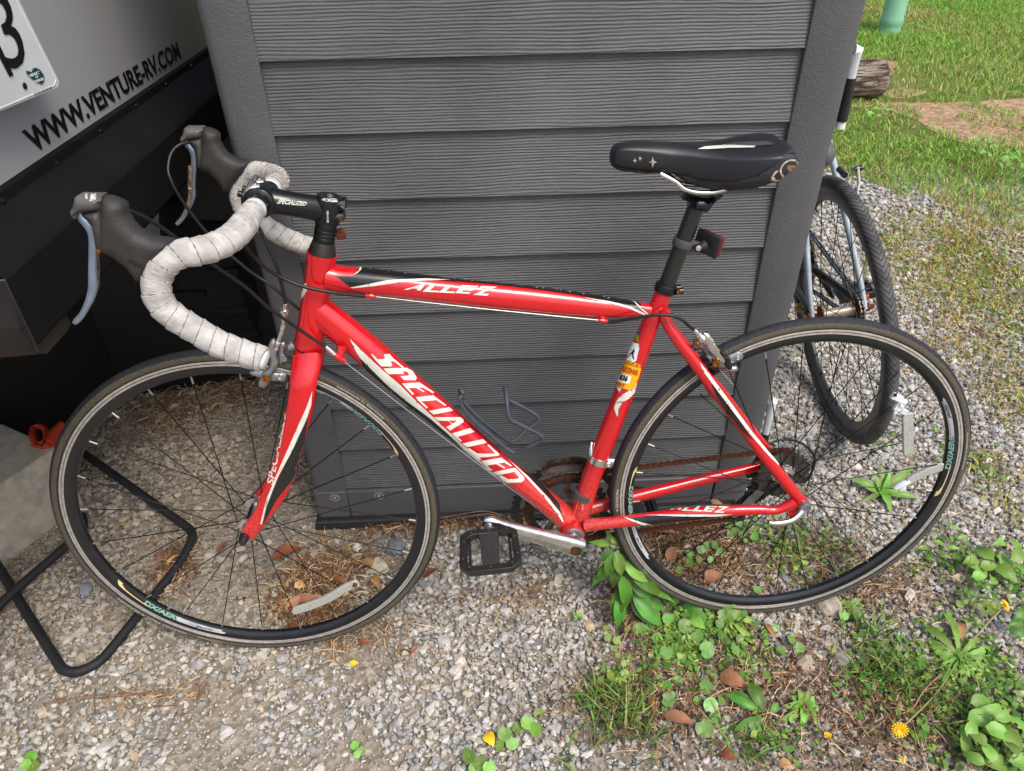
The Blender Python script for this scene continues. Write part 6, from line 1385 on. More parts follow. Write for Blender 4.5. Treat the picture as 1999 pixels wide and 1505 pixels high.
off = 0; VV, FF, CO = [], [], []
for V, F, C, n in parts_: VV.append(V); FF.append(F+off); CO.append(C); off += len(V)
M_STONE = mat('gravel_stone', (1.0, 1.0, 1.0), (.72, .70, .67), ns=260, rough=.85, attr=True, mixpos=(.35, .7))
gravel = bigmesh('gravel', np.concatenate(VV), np.concatenate(FF), np.concatenate(CO), M_STONE); tag(gravel, 'loose grey and tan crushed stone covering the drive', 'gravel', kind='stuff')

# ---- bare orange soil where the lawn has worn away
def soil(pts, seed):
    P = smoothpath([G(a, b, -.001) for a, b in pts]+[G(*pts[0], -.001)], 6)[:-1]; c = sum(P, Vector())/len(P)
    P = [c+(q-c)*(1+.12*mnoise.noise(q*3+Vector((seed, 0, 0)))+.06*mnoise.noise(q*9)) for q in P]; mb = MB(); mb.add(P, [tuple(range(len(P)))]); o = mb.done('bare_soil', M_SOIL, None, fix=False); tag(o, kind='structure')
M_SOIL = mat('orange_soil', (192, 160, 126), (150, 118, 90), ns=22, rough=.95, bump=(30, 1, .02), detail=10, dirt=((112, 80, 56), 40, .58, .7))
soil([(1660, 200), (1760, 200), (1900, 198), (2150, 190), (2150, 285), (1960, 290), (1860, 270), (1800, 240), (1740, 216), (1680, 212)], 1)
soil([(1630, 116), (1700, 112), (1752, 122), (1745, 138), (1690, 142), (1630, 140)], 5)
soil([(1720, 178), (1770, 172), (1810, 180), (1780, 190), (1735, 192)], 8)
# ---- grass blades
def blades(n, x0, x1, y0, y1, h0, h1, wd, seed, dens, pal):
    r = np.random.default_rng(seed); X = r.uniform(x0, x1, n); Y = r.uniform(y0, y1, n); k = infrustum(X, Y, 150) & ~inpoly(X, Y, shed_poly); k &= r.random(n) < dens(X, Y); X, Y = X[k], Y[k]; n = len(X)
    H = r.uniform(h0, h1, n); a = r.uniform(0, 2*PI, n); dx, dy = np.cos(a), np.sin(a); b = r.uniform(0, 2*PI, n); bx, by = np.cos(b), np.sin(b); bend = r.uniform(.2, 1.3, n)*H
    w_ = wd*(.6+.8*r.random(n)); V = np.zeros((n, 5, 3))
    for i, (t, ww) in enumerate(((0, 1), (0, -1), (.55, .8), (.55, -.8), (1, 0))):
        V[:, i, 0] = X+dx*w_*ww+bx*bend*t*t; V[:, i, 1] = Y+dy*w_*ww+by*bend*t*t; V[:, i, 2] = H*t*(1-.25*t*bend/H)
    F = np.array([(0, 1, 3), (0, 3, 2), (2, 3, 4)])[None]+(np.arange(n)*5)[:, None, None]
    C = np.repeat(pal(X, Y, r, n)[:, None, :], 5, 1)*1.15
    return V.reshape(-1, 3), F.reshape(-1, 3), C.reshape(-1, 3)
M_GRASS = mat('grass_blade', (1.0, 1.0, 1.0), (.8, .85, .7), ns=30, rough=.6, attr=True, spec=.3, mixpos=(.3, .7))
bare_poly = [tuple(G(a, b)[:2]) for a, b in ((1640, 196), (1780, 200), (2100, 185), (2100, 290), (1900, 285), (1780, 245), (1740, 215))]
bare2 = [tuple(G(a, b)[:2]) for a, b in ((1640, 120), (1760, 120), (1740, 140), (1640, 150))]
def lawn_d(X, Y):
    d = np.where(in_lawn(X, Y), 1.0, 0.0)*np.clip(fbm(X, Y, 1.3, 5)*2.6-.35, .12, 1); m_ = inpoly(X+(fbm(X, Y, 4, 77)-.5)*.5, Y+(fbm(X, Y, 4, 78)-.5)*.7, bare_poly) | inpoly(X, Y, bare2); d = np.where(m_, .04+.4*(fbm(X, Y, 5, 79) > .56), d); return d
def pal_g(X, Y, r, n):
    g = np.array([L3(c) for c in ((118, 166, 58), (138, 182, 70), (98, 148, 52), (160, 190, 90), (124, 170, 76))])[r.integers(0, 5, n)]; d = np.array([L3(c) for c in ((196, 178, 124), (172, 152, 102))])[r.integers(0, 2, n)]
    dry = np.clip(fbm(X, Y, 1.0, 41)*1.4-.45, .05, .6); m_ = r.random(n) < dry; return np.where(m_[:, None], d, g)*(.8+.4*r.random((n, 1)))
gp = [blades(230000, .9, 6.2, 1.4, 8.0, .020, .048, .0022, 31, lawn_d, pal_g)]
# sparse yellow-green growth between drive and lawn, and tufts by the bicycle
patches = [(1820, 480, 120, 60, 1.2), (1930, 560, 130, 90, 1.2), (1790, 440, 90, 30, .9), (1760, 560, 70, 60, .45), (1900, 690, 100, 60, .8), (1980, 800, 70, 90, .7), (1960, 430, 110, 50, 1.2), (1860, 620, 100, 60, .9), (1950, 940, 60, 60, .7), (1990, 1020, 50, 60, .6)]
def patch_d(X, Y):
    d = np.zeros(len(X)); 
    for (px, py, rx, ry, s_) in patches:
        c = G(px, py); ex = (G(px+rx, py)-c).length; ey = (G(px, py-ry)-c).length; q = ((X-c.x)/ex)**2+((Y-c.y)/ey)**2; d = np.maximum(d, s_*np.clip(1.3-q, 0, 1))
    return d*np.clip(fbm(X, Y, 5, 8)*2.4-.6, 0, 1)
def pal_y(X, Y, r, n):
    g = np.array([L3(c) for c in ((134, 150, 58), (164, 166, 76), (112, 134, 54), (206, 176, 118), (196, 160, 104), (176, 156, 84))])[r.integers(0, 6, n)]; return g*(.8+.4*r.random((n, 1)))
gp.append(blades(200000, .4, 3.4, .1, 2.4, .010, .030, .0018, 32, patch_d, pal_y))
tufts = [(1190, 1410, 100, 80, 1.2), (1180, 1480, 110, 40, 1.1), (1690, 1230, 60, 60, .8), (1740, 1330, 110, 60, .9), (1890, 1480, 90, 40, .8), (1860, 1380, 100, 60, .6), (1640, 1480, 60, 40, .2), (1480, 1470, 70, 40, .25), (1560, 1080, 60, 40, .25), (1420, 1430, 60, 30, .3)]
def tuft_d(X, Y):
    d = np.zeros(len(X))
    for (px, py, rx, ry, s_) in tufts:
        c = G(px, py); ex = (G(px+rx, py)-c).length; ey = (G(px, py-ry)-c).length; q = ((X-c.x)/ex)**2+((Y-c.y)/ey)**2; d = np.maximum(d, s_*np.clip(1-q, 0, 1))
    return d*np.clip(fbm(X, Y, 14, 18)*2.6-.8, 0, 1)
gp.append(blades(40000, -.6, .6, -.6, .5, .020, .075, .0019, 33, tuft_d, lambda X, Y, r, n: np.array([L3(c) for c in ((86, 124, 50), (110, 146, 66), (74, 104, 46), (150, 156, 96))])[r.integers(0, 4, n)]*(.8+.4*r.random((n, 1)))))
off = 0; VV, FF, CO = [], [], []
for V, F, C in gp: VV.append(V); FF.append(F+off); CO.append(C); off += len(V)
gr = bigmesh('grass', np.concatenate(VV), np.concatenate(FF), np.concatenate(CO), M_GRASS, smooth=True); tag(gr, 'short green lawn with dry yellow patches beyond the drive', 'grass', kind='stuff')

# ---- pine needles, bark crumbs, dry stalks
def strands(n, spots, lmin, lmax, wd, seed, pal, flat=True):
    r = np.random.default_rng(seed); Vs, Fs, Cs = [], [], []; k = 0
    tot_ = sum(s_[4] for s_ in spots)
    for (px, py, rx, ry, wt) in spots:
        m_ = int(n*wt/tot_); c = G(px, py); ex = (G(px+rx, py)-c).length; ey = (G(px, py-ry)-c).length
        u = r.normal(0, .5, (m_, 2)); X = c.x+u[:, 0]*ex; Y = c.y+u[:, 1]*ey; ok = ~inpoly(X, Y, shed_poly); X, Y = X[ok], Y[ok]; m_ = len(X)
        a = r.uniform(0, 2*PI, m_); L = r.uniform(lmin, lmax, m_); z = r.uniform(.007, .014, m_); w_ = wd*r.uniform(.6, 1.4, m_); cv = r.normal(0, .25, m_)
        V = np.zeros((m_, 6, 3))
        for i, (t, s_) in enumerate(((-.5, 1), (-.5, -1), (0, 1), (0, -1), (.5, 1), (.5, -1))):
            q = cv*(t*t-.1); V[:, i, 0] = X+np.cos(a)*L*t-np.sin(a)*(L*q+w_*s_); V[:, i, 1] = Y+np.sin(a)*L*t+np.cos(a)*(L*q+w_*s_); V[:, i, 2] = z+(.004*(1-4*t*t))+r.normal(0, .001, m_)
        F = np.array([(0, 1, 3, 2), (2, 3, 5, 4)])[None]+(np.arange(m_)*6)[:, None, None]+k
        C = np.repeat(np.array(pal)[r.integers(0, len(pal), m_)][:, None, :], 6, 1)*(.75+.5*r.random((m_, 1, 1)))
        Vs.append(V.reshape(-1, 3)); Fs.append(F.reshape(-1, 4)); Cs.append(C.reshape(-1, 3)); k += m_*6
    return np.concatenate(Vs), np.concatenate(Fs), np.concatenate(Cs)
NP = [L3(c) for c in ((160, 118, 78), (134, 96, 64), (186, 150, 108), (112, 78, 54), (204, 176, 136), (214, 192, 154))]
lit = [(1330, 1040, 90, 60, 2.2), (1300, 960, 80, 22, 1.0), (1400, 1100, 120, 60, 1.2), (640, 1130, 110, 60, 1.6), (600, 1190, 60, 30, 1), (340, 1110, 50, 60, .6), (1230, 1180, 50, 90, 1.0), (1480, 1350, 260, 140, 2.0), (1750, 1400, 200, 120, 1.4), (1700, 1150, 160, 60, .8), (1250, 1370, 160, 80, .8), (330, 800, 120, 60, 1.0), (470, 760, 60, 40, .5), (860, 1030, 200, 16, .8), (1900, 700, 160, 120, .8), (1900, 520, 200, 80, .8), (1860, 240, 200, 40, .9), (1700, 130, 90, 14, .2), (350, 1360, 160, 30, .25), (700, 1260, 120, 50, .5), (1020, 1170, 100, 40, .3), (1600, 1080, 100, 60, .6)]
V, F, C = strands(6500, lit, .012, .060, .00065, 51, NP)
nd = bigmesh('pine_needles', V, F, C, mat('dry_needle', (1., 1., 1.), (.7, .7, .7), ns=60, rough=.8, attr=True)); tag(nd, 'dry brown pine needles strewn over the gravel', 'pine needles', kind='stuff')
V, F, C = strands(9000, lit[:4]+lit[4:14]+[(1330, 1040, 90, 60, 3)], .003, .011, .0016, 52, [L3(c) for c in ((120, 88, 62), (98, 70, 50), (150, 116, 84), (82, 60, 44))])
bk_ = bigmesh('bark_crumbs', V, F, C, mat('dry_needle', (1., 1., 1.))); tag(bk_, 'crumbs of bark and dry leaf between the stones', 'litter', kind='stuff')

# ---- leaf makers
def leafmat(name, c1, c2, rough=.45, sss=0):
    new = name not in MATS; m = mat(name, c1, c2, ns=28, rough=rough, spec=.45, bump=(120, .4, .001))
    if new:
        n = m.node_tree.nodes; L = m.node_tree.links; b = n['Principled BSDF']; src = b.inputs['Base Color'].links[0].from_socket; oi = n.new('ShaderNodeObjectInfo'); h = n.new('ShaderNodeHueSaturation')
        r = n.new('ShaderNodeMapRange'); r.inputs[3].default_value = .62; r.inputs[4].default_value = 1.3; L.new(oi.outputs['Random'], r.inputs[0]); L.new(r.outputs[0], h.inputs['Value'])
        r2 = n.new('ShaderNodeMapRange'); r2.inputs[3].default_value = .475; r2.inputs[4].default_value = .515; L.new(oi.outputs['Random'], r2.inputs[0]); L.new(r2.outputs[0], h.inputs['Hue']); L.new(src, h.inputs['Color'])
        # a few brown blemishes
        tc = n.new('ShaderNodeTexCoord'); t = n.new('ShaderNodeTexNoise'); t.inputs['Scale'].default_value = 130; L.new(tc.outputs['Object'], t.inputs[0]); r3 = n.new('ShaderNodeMapRange'); r3.inputs[1].default_value = .66; r3.inputs[2].default_value = .72; L.new(t.outputs[0], r3.inputs[0]); x = n.new('ShaderNodeMix'); x.data_type = 'RGBA'; L.new(r3.outputs[0], x.inputs[0]); L.new(h.outputs[0], x.inputs[6]); x.inputs[7].default_value = lin((146, 122, 60)); L.new(x.outputs[2], b.inputs['Base Color'])
        b.inputs['Transmission Weight'].default_value = 0; b.inputs['Subsurface Weight'].default_value = .15; b.inputs['Subsurface Scale'].default_value = .003
    return m
M_LF1 = leafmat('dark_green_leaf', (62, 112, 34), (88, 140, 50)); M_LF2 = leafmat('fresh_green_leaf', (98, 142, 50), (124, 166, 70)); M_LF3 = leafmat('yellow_green_leaf', (140, 168, 64), (112, 146, 56)); M_STALK = mat('green_stalk', (130, 150, 84), (158, 140, 96), ns=30, rough=.5); M_VEIN = mat('pale_vein', (150, 184, 104), rough=.5)
M_DRY = [leafmat('brown_dry_leaf', (164, 116, 76), (130, 88, 58), .7), leafmat('tan_dry_leaf', (190, 148, 104), (160, 118, 80), .7), leafmat('red_brown_dry_leaf', (148, 84, 52), (112, 66, 44), .7)]
SHAPES = {'lance': lambda t: (math.sin(PI*min(1, t**.80))**1.15)*(1-.12*t)*(1+.05*math.sin(t*60)), 'ovate': lambda t: math.sin(PI*t**.62)**.8, 'strap': lambda t: min(1, t*7)**.5*min(1, (1-t)*2.6)**.8, 'spoon': lambda t: (.22+.78*max(0, math.sin(PI*min(1, max(0, (t-.15)/.85))**1.25)))*min(1, t*10)**.5*min(1, (1-t)*6)**.5, 'toothed': lambda t: (.18+.82*t**.8*min(1, (1-t)*3.2)**.7)*(1-.42*(abs(((t*6.5) % 1)-.35)))*min(1, (1-t)*12)**.5}
def leaf(a, b, wd, m, shape='lance', up=None, fold=.25, arch=.12, nl=10, parent=None, name='leaf', twist=0):
    a, b = Vector(a), Vector(b); T_ = (b-a); L = T_.length; T_.normalize(); up = Vector(up) if up else Vector((0, -.55, .85)); S = T_.cross(up).normalized(); U = S.cross(T_).normalized()
    f = SHAPES[shape]; vs = []; mb = MB(); cr = 4
    for i in range(nl+1):
        t = i/nl; w_ = max(.0004, wd*.5*f(t)); c = a+T_*(L*t)+U*(L*arch*math.sin(PI*t)-L*arch*.6*t*t)
        tw = twist*t; S2 = S*math.cos(tw)+U*math.sin(tw); U2_ = U*math.cos(tw)-S*math.sin(tw)
        for j in range(-cr//2, cr//2+1):
            s_ = j/(cr/2); vs.append(c+S2*(w_*s_)+U2_*(w_*abs(s_)*fold+w_*.12*math.sin(t*17+s_*2)*abs(s_)))
    k = cr+1; mb.add(vs, [(i*k+j, i*k+j+1, (i+1)*k+j+1, (i+1)*k+j) for i in range(nl) for j in range(cr)])
    return mb.done(name, m, parent, sharp=180, fix=False)
def stalk(pts, r, m, parent, name='stem', r2=None):
    P = smoothpath(pts, 4); n = len(P); mb = MB(); mb.sweep(P, [r+(r2-r)*i/(n-1) for i in range(n)] if r2 else r, seg=7); return mb.done(name, m, parent, sharp=180)
def H(px, py, z): return G(px, py, z)
# tall leafy weed against the rear wheel: stem and big pointed leaves, measured one by one
weed = empty('leafy_weed', (0, 0, 0), 'tall leafy green weed with long pointed leaves in front of the rear tyre', 'weed')
ba = H(1262, 1215, 0)
def pt(px, py, z): return H(px, py, z)
stalk([ba, pt(1248, 1150, .08), pt(1225, 1095, .15), pt(1200, 1060, .20)], .0028, M_LF1, weed)
WL = [((1198, 1062, .20), (1146, 1058, .185), 13, 3), ((1198, 1062, .205), (1183, 1033, .22), 11, 3), ((1200, 1064, .205), (1213, 1036, .22), 14, 1), ((1200, 1066, .20), (1242, 1062, .19), 17, 2), ((1204, 1070, .20), (1240, 1042, .20), 12, 1), ((1196, 1072, .19), (1168, 1098, .16), 17, 1), ((1198, 1076, .19), (1184, 1130, .13), 22, 1), ((1203, 1075, .19), (1214, 1128, .14), 24, 2), ((1206, 1078, .185), (1232, 1100, .15), 20, 1), ((1192, 1092, .165), (1164, 1136, .10), 20, 1), ((1208, 1095, .165), (1196, 1150, .10), 24, 1), ((1214, 1092, .165), (1275, 1140, .11), 28, 2), ((1222, 1110, .14), (1300, 1168, .07), 26, 1), ((1210, 1120, .14), (1223, 1190, .05), 30, 1), ((1216, 1140, .10), (1196, 1218, .02), 30, 1), ((1230, 1140, .10), (1282, 1165, .06), 26, 1), ((1234, 1158, .07), (1296, 1228, .01), 36, 1), ((1225, 1085, .17), (1262, 1092, .15), 20, 2), ((1240, 1090, .15), (1275, 1115, .12), 22, 1), ((1190, 1110, .13), (1172, 1120, .12), 14, 1), ((1246, 1168, .05), (1302, 1190, .02), 24, 1), ((1203, 1060, .21), (1190, 1048, .22), 10, 3)]
rw_ = random.Random(5)
WL += [((a[0]+rw_.uniform(-6, 6), a[1]+rw_.uniform(0, 14), a[2]*.85), (b[0]+rw_.uniform(-22, 22), b[1]+rw_.uniform(-18, 14), b[2]*.8), w_*.85, k) for a, b, w_, k in WL[5:20]]
for (a, b, w_, k) in WL:
    A_, B_ = pt(*a), pt(*b); leaf(A_, B_, w_*.98/1000*1.12, [None, M_LF1, M_LF2, M_LF3][k], 'lance', up=(random.uniform(-.3, .3), -.7, .7), fold=.35, arch=.10, parent=weed)
# low leaves right under the tyre
weed2 = empty('creeping_weed', (0, 0, 0), 'low dark weed with arrow-shaped leaves tucked under the rear tyre', 'weed')
for (a, b, w_, k) in (((1390, 1190, .02), (1372, 1160, .05), 26, 1), ((1395, 1190, .02), (1440, 1175, .04), 22, 1), ((1330, 1190, .01), (1378, 1186, .03), 22, 1), ((1340, 1200, .01), (1376, 1226, .02), 28, 2), ((1416, 1205, .02), (1446, 1192, .03), 18, 2), ((1305, 1178, .01), (1330, 1168, .03), 14, 2)):
    leaf(pt(*a), pt(*b), w_*1.2/1000, [None, M_LF1, M_LF2][k], 'ovate', up=(0, -.6, .8), parent=weed2)
leaf(pt(1420, 1208, .02), pt(1478, 1262, .004), .013, M_LF3, 'spoon', parent=weed2); stalk([pt(1470, 1256, .006), pt(1500, 1275, .008), pt(1528, 1296, .004)], .0012, M_STALK, weed2)
# round-leaved pennywort, each leaf on its own stalk
def pennywort(label, discs, m=None, name='pennywort'):
    e = empty(name, (0, 0, 0), label, 'pennywort', 'round-leaved pennywort on the gravel'); 
    for (px, py, r_, asp) in discs:
        z = .010+.016*random.random(); c = pt(px, py, z); rr_ = r_*(c-CC).length/FPX; rr_ *= 1.0
        tilt = Vector((random.uniform(-.45, .45), -.5+random.uniform(-.3, .35), 1)).normalized(); S = tilt.orthogonal().normalized(); U = tilt.cross(S); mb = MB(); n = 20; a0 = random.uniform(0, 6.28); vs = [c-tilt*rr_*.12]
        for ring, f in ((1, .5), (2, 1.0)):
            for k in range(n):
                a = 2*PI*k/n; rad = rr_*f*(1+.03*math.cos(a*9)); 
                if ring == 2 and abs(((a-a0+PI) % (2*PI))-PI) < .22: rad *= .72
                vs.append(c+S*(rad*math.cos(a))+U*(rad*math.sin(a)*.96)+tilt*(rr_*.04*math.cos(a*5) if ring == 2 else -.02*rr_))
        fs = [(0, 1+k, 1+(k+1) % n) for k in range(n)]+[(1+k, n+1+k, n+1+(k+1) % n, 1+(k+1) % n) for k in range(n)]
        mb.add(vs, fs); o = mb.done('leaf', m or M_PEN, None, sharp=180, fix=False); o.parent = e
        mb = MB(); mb.sweep([c-tilt*rr_*.1, Vector((c.x+.002, c.y+.003, .004))], .0007, seg=5); s_ = mb.done('stem', M_STALK, None); s_.parent = e
        mb = MB(); mb.lathe(c-tilt*rr_*.10, tilt, [(.0011, 0), (.0008, .0006), (0, .0006)], 8, caps=False); d_ = mb.done('leaf_eye', M_VEIN, None); d_.parent = o
    return e
M_PEN = leafmat('pennywort_leaf', (88, 134, 56), (112, 156, 76), .35)
Z4 = lambda L: [(1100+a/2.98, 1000+b/2.98, r/2.98, 1) for a, b, r in L]
pennywort('large cluster of round pennywort leaves just below the rear tyre', Z4([(443, 686, 42), (502, 672, 32), (608, 620, 34), (545, 740, 38), (597, 815, 38), (707, 662, 42), (722, 748, 36), (608, 724, 22), (790, 615, 40), (835, 800, 46), (775, 720, 34), (660, 790, 34), (690, 860, 26), (880, 545, 22)]))
pennywort('round pennywort leaves touching the bottom of the rear tyre', Z4([(925, 598, 30), (910, 645, 28), (1014, 545, 28), (1018, 600, 26), (927, 724, 32), (1026, 735, 22), (1000, 800, 28), (965, 580, 24)]))
pennywort('trail of round pennywort leaves lowest in the gravel below the rear wheel', Z4([(550, 975, 26), (545, 1025, 28), (600, 1010, 30), (664, 985, 30), (743, 962, 28), (828, 1017, 38), (778, 1095, 24), (857, 1122, 40), (880, 1195, 30), (820, 1255, 48), (608, 1090, 38), (590, 1150, 20), (635, 1060, 18)]))
pennywort('four small round leaves spaced along a runner right of the pennywort patch', Z4([(1233, 670, 22), (1172, 712, 20), (1330, 740, 28), (1370, 790, 30), (1268, 805, 30), (1130, 448, 26)]))
pennywort('heart-leaved cluster seen through the spokes of the rear wheel', Z4([(735, 242, 24), (730, 288, 24), (788, 275, 22), (800, 215, 26), (835, 235, 32), (880, 190, 26), (915, 235, 28), (835, 190, 22), (855, 275, 20), (674, 335, 24)]))
pennywort('leafy clump below the chain stay behind the rear wheel spokes', Z4([(960, 70, 24), (1000, 110, 26), (1020, 65, 22), (985, 160, 22), (1040, 130, 20), (970, 125, 20), (1110, 140, 24), (1120, 45, 16), (1060, 165, 14), (1005, 45, 16)]))
pennywort('string of tiny bright round leaves on the gravel left of the pennywort patch', [(1183, 1226, 6, 1), (1187, 1245, 8, 1), (1204, 1249, 8, 1), (1198, 1265, 6, 1), (1206, 1279, 6, 1), (1218, 1295, 6, 1), (1223, 1229, 5, 1), (1193, 1320, 9, 1), (1220, 1315, 8, 1), (1216, 1332, 8, 1), (1207, 1326, 6, 1), (1172, 1328, 7, 1)], M_LF3)
pennywort('bright clover-like clump beside a yellow leaf at the bottom edge', [(915, 1475, 13, 1), (935, 1490, 12, 1), (955, 1498, 12, 1), (985, 1432, 13, 1), (1000, 1450, 12, 1), (1030, 1410, 13, 1), (1045, 1425, 12, 1), (1010, 1420, 10, 1), (1052, 1392, 10, 1), (975, 1455, 9, 1), (925, 1500, 10, 1)], M_LF2)
pennywort('few tiny leaves alone on the gravel at the bottom left of the clover clump', [(692, 1455, 8, 1), (705, 1466, 8, 1), (698, 1472, 7, 1), (58, 1482, 11, 1), (60, 1496, 9, 1)][:3], M_LF2)
pennywort('bright green sprig at the bottom left corner of the gravel', [(58, 1480, 11, 1), (64, 1496, 9, 1), (50, 1492, 8, 1)], M_LF2)
pennywort('small round leaves in the gravel below the dandelion flower on the right', [(1875, 1178, 7, 1), (1888, 1172, 6, 1), (1902, 1180, 7, 1), (1915, 1184, 7, 1), (1926, 1178, 8, 1), (1935, 1190, 7, 1), (1945, 1182, 7, 1), (1921, 1196, 6, 1)], M_LF3)
pennywort('pair of light green leaves under the lower right of the rear rim', [(1652, 1182, 11, 1), (1673, 1180, 11, 1), (1676, 1202, 11, 1), (1648, 1200, 9, 1)], M_LF2)
# rosette behind the spokes at right
def rosette(label, c, leaves, m=M_LF2, shape='lance', cat='weed', name='rosette_weed'):
    e = empty(name, (0, 0, 0), label, cat); cc = pt(c[0], c[1], .006)
    for (px, py, w_, z) in leaves: leaf(cc+Vector((random.uniform(-.003, .003), random.uniform(-.003, .003), 0)), pt(px, py, z), w_*(.8 if shape == 'lance' else 1.0)/1000, m, shape, fold=.3, arch=.14, parent=e)
    return e
rosette('pointed-leaved rosette weed seen through the right side of the rear wheel', (1718, 962), [(1660, 932, 34, .03), (1700, 915, 20, .05), (1722, 905, 18, .06), (1788, 905, 30, .05), (1740, 915, 20, .06), (1792, 940, 22, .03), (1795, 972, 26, .015), (1740, 1000, 30, .01), (1670, 985, 16, .01), (1772, 950, 20, .03)], M_LF2)
d1 = rosette('dandelion with jagged leaves and a yellow flower on a long stalk near the right edge', (1872, 1282), [(1845, 1188, 26, .02), (1800, 1215, 26, .015), (1812, 1255, 24, .01), (1955, 1290, 26, .01), (1930, 1265, 20, .02), (1905, 1245, 18, .03), (1835, 1305, 24, .01), (1900, 1325, 24, .01), (1850, 1335, 22, .01), (1940, 1320, 22, .01), (1880, 1345, 20, .008), (1830, 1275, 20, .015)], M_LF2, 'toothed', 'dandelion', 'dandelion')
M_FLW = mat('dandelion_yellow', (250, 214, 40), (244, 190, 24), ns=200, rough=.6)
def flower(c, r, par, tilt=(0, -.6, .8)):
    T_ = Vector(tilt).normalized(); S = T_.orthogonal().normalized(); U = T_.cross(S); mb = MB()
    for ring, (n, rr_, up_) in enumerate(((16, 1, .1), (13, .75, .3), (8, .4, .45))):
        for k in range(n):
            a = 2*PI*(k+.37*ring)/n; d = S*math.cos(a)+U*math.sin(a); p = U*math.cos(a)-S*math.sin(a); mb.add([c+p*r*.08, c-p*r*.08, c+d*r*rr_-p*r*.10+T_*r*up_, c+d*r*rr_+p*r*.10+T_*r*up_], [(0, 1, 2, 3)])
    o = mb.done('flower', M_FLW, par, sharp=180, fix=False); o['kind'] = 'stuff' if False else ''
    del o['kind']; return o
f1 = pt(1962, 1182, .07); stalk([pt(1876, 1280, .01), pt(1920, 1225, .04), f1], .0016, M_STALK, d1); flower(f1, .012, d1, (.5, -.3, .7))
stalk([pt(1868, 1290, .01), pt(1830, 1350, .02), pt(1782, 1400, .035), pt(1758, 1422, .04)], .0016, M_STALK, d1); flower(pt(1757, 1424, .042), .014, d1, (-.3, -.7, .4))
stalk([pt(1850, 1305, .01), pt(1806, 1345, .02), pt(1782, 1385, .012)], .0014, mat('pink_stalk', (186, 130, 110), rough=.5), d1); stalk([pt(1868, 1335, .012), pt(1822, 1342, .016), pt(1800, 1350, .014)], .0012, M_STALK, d1)
d2 = rosette('small leafy weed beside a yellow bud near the bottom right', (1570, 1380), [(1545, 1358, 22, .02), (1560, 1345, 22, .03), (1590, 1360, 24, .02), (1602, 1385, 22, .015), (1595, 1415, 24, .01), (1565, 1420, 18, .01), (1538, 1395, 22, .012), (1512, 1412, 14, .01), (1580, 1345, 16, .03), (1530, 1378, 20, .015)], M_LF2, 'ovate')
rosette('long narrow-leaved weed lying low in the middle of the bottom right gravel', (1495, 1396), [(1462, 1330, 26, .035), (1420, 1350, 26, .015), (1470, 1365, 20, .02), (1430, 1438, 30, .006), (1440, 1425, 20, .008), (1412, 1352, 14, .02), (1520, 1372, 14, .02)], M_LF1, 'spoon')
rosette('short broad-bladed seedling beside the grey stone chip', (1755, 1290), [(1735, 1272, 9, .02), (1775, 1268, 12, .02), (1770, 1288, 12, .01), (1728, 1288, 12, .01), (1752, 1262, 9, .03)], M_LF2)
rosette('bright small seedling under the right part of the rear tyre', (1783, 1118), [(1775, 1108, 10, .015), (1796, 1108, 10, .015), (1790, 1122, 9, .008), (1776, 1124, 9, .008), (1785, 1104, 8, .02)], M_LF2)
bush_specs = [
 ('broad-leaved green weed at the far right below the lawn strip', [(1955, 1090), (1985, 1080), (1930, 1105), (1965, 1120), (1905, 1110), (1950, 1060), (1920, 1080), (1990, 1110), (1935, 1130), (1912, 1125), (1975, 1060), (1895, 1095)], 30, M_LF2, 'ovate'),
 ('small-leaved weed hugging the rear tyre at right', [(1800, 1070), (1830, 1060), (1845, 1085), (1815, 1090), (1860, 1070), (1870, 1092), (1838, 1030), (1850, 1022), (1865, 1030), (1880, 1050), (1890, 1080), (1822, 1045), (1855, 1050)], 20, M_LF2, 'lance'),
 ('narrow dark weed between the far right weeds', [(1895, 1160), (1905, 1150), (1920, 1165), (1885, 1155), (1900, 1130), (1925, 1150), (1872, 1158), (1912, 1140), (1940, 1165)], 22, M_LF1, 'lance'),
 ('broad bright-leaved weed in the bottom right corner', [(1915, 1400), (1935, 1390), (1950, 1430), (1905, 1440), (1975, 1460), (1960, 1400), (1925, 1465), (1895, 1420), (1985, 1410), (1990, 1485), (1940, 1490), (1880, 1445), (1968, 1435), (1900, 1480), (1915, 1370)], 34, M_LF2, 'ovate'),
 ('green weed cut by the right edge beside the dandelion flower', [(1990, 1205), (1996, 1225), (1980, 1215), (1999, 1190), (1985, 1235)], 28, M_LF1, 'ovate'),
 ('pale seedling leaves poking up inside the rear wheel at right', [(1568, 1040), (1580, 1072), (1540, 1085), (1555, 1110), (1500, 1105), (1510, 1085), (1565, 1095), (1595, 1060)], 12, M_LF3, 'lance'),
 ('bushy green clump at the edge of the bare patch by the lawn', [(1905, 275), (1925, 268), (1915, 290), (1940, 285), (1930, 300), (1900, 295), (1948, 275), (1912, 280), (1932, 276), (1920, 298), (1942, 293), (1908, 270), (1936, 288)], 13, M_LF2, 'ovate'),
 ('leafy green clump right of the bare soil patch', [(1960, 310), (1975, 302), (1990, 312), (1970, 322), (1995, 325), (1952, 320), (1985, 298), (1965, 315), (1978, 308), (1968, 303), (1992, 320), (1955, 312)], 13, M_LF2, 'ovate'),
 ('tall bright weed growing against the split log', [(1712, 212), (1722, 205), (1700, 222), (1735, 215), (1718, 228), (1690, 215), (1705, 212), (1718, 215), (1728, 222), (1696, 225)], 12, M_LF2, 'ovate'),
]
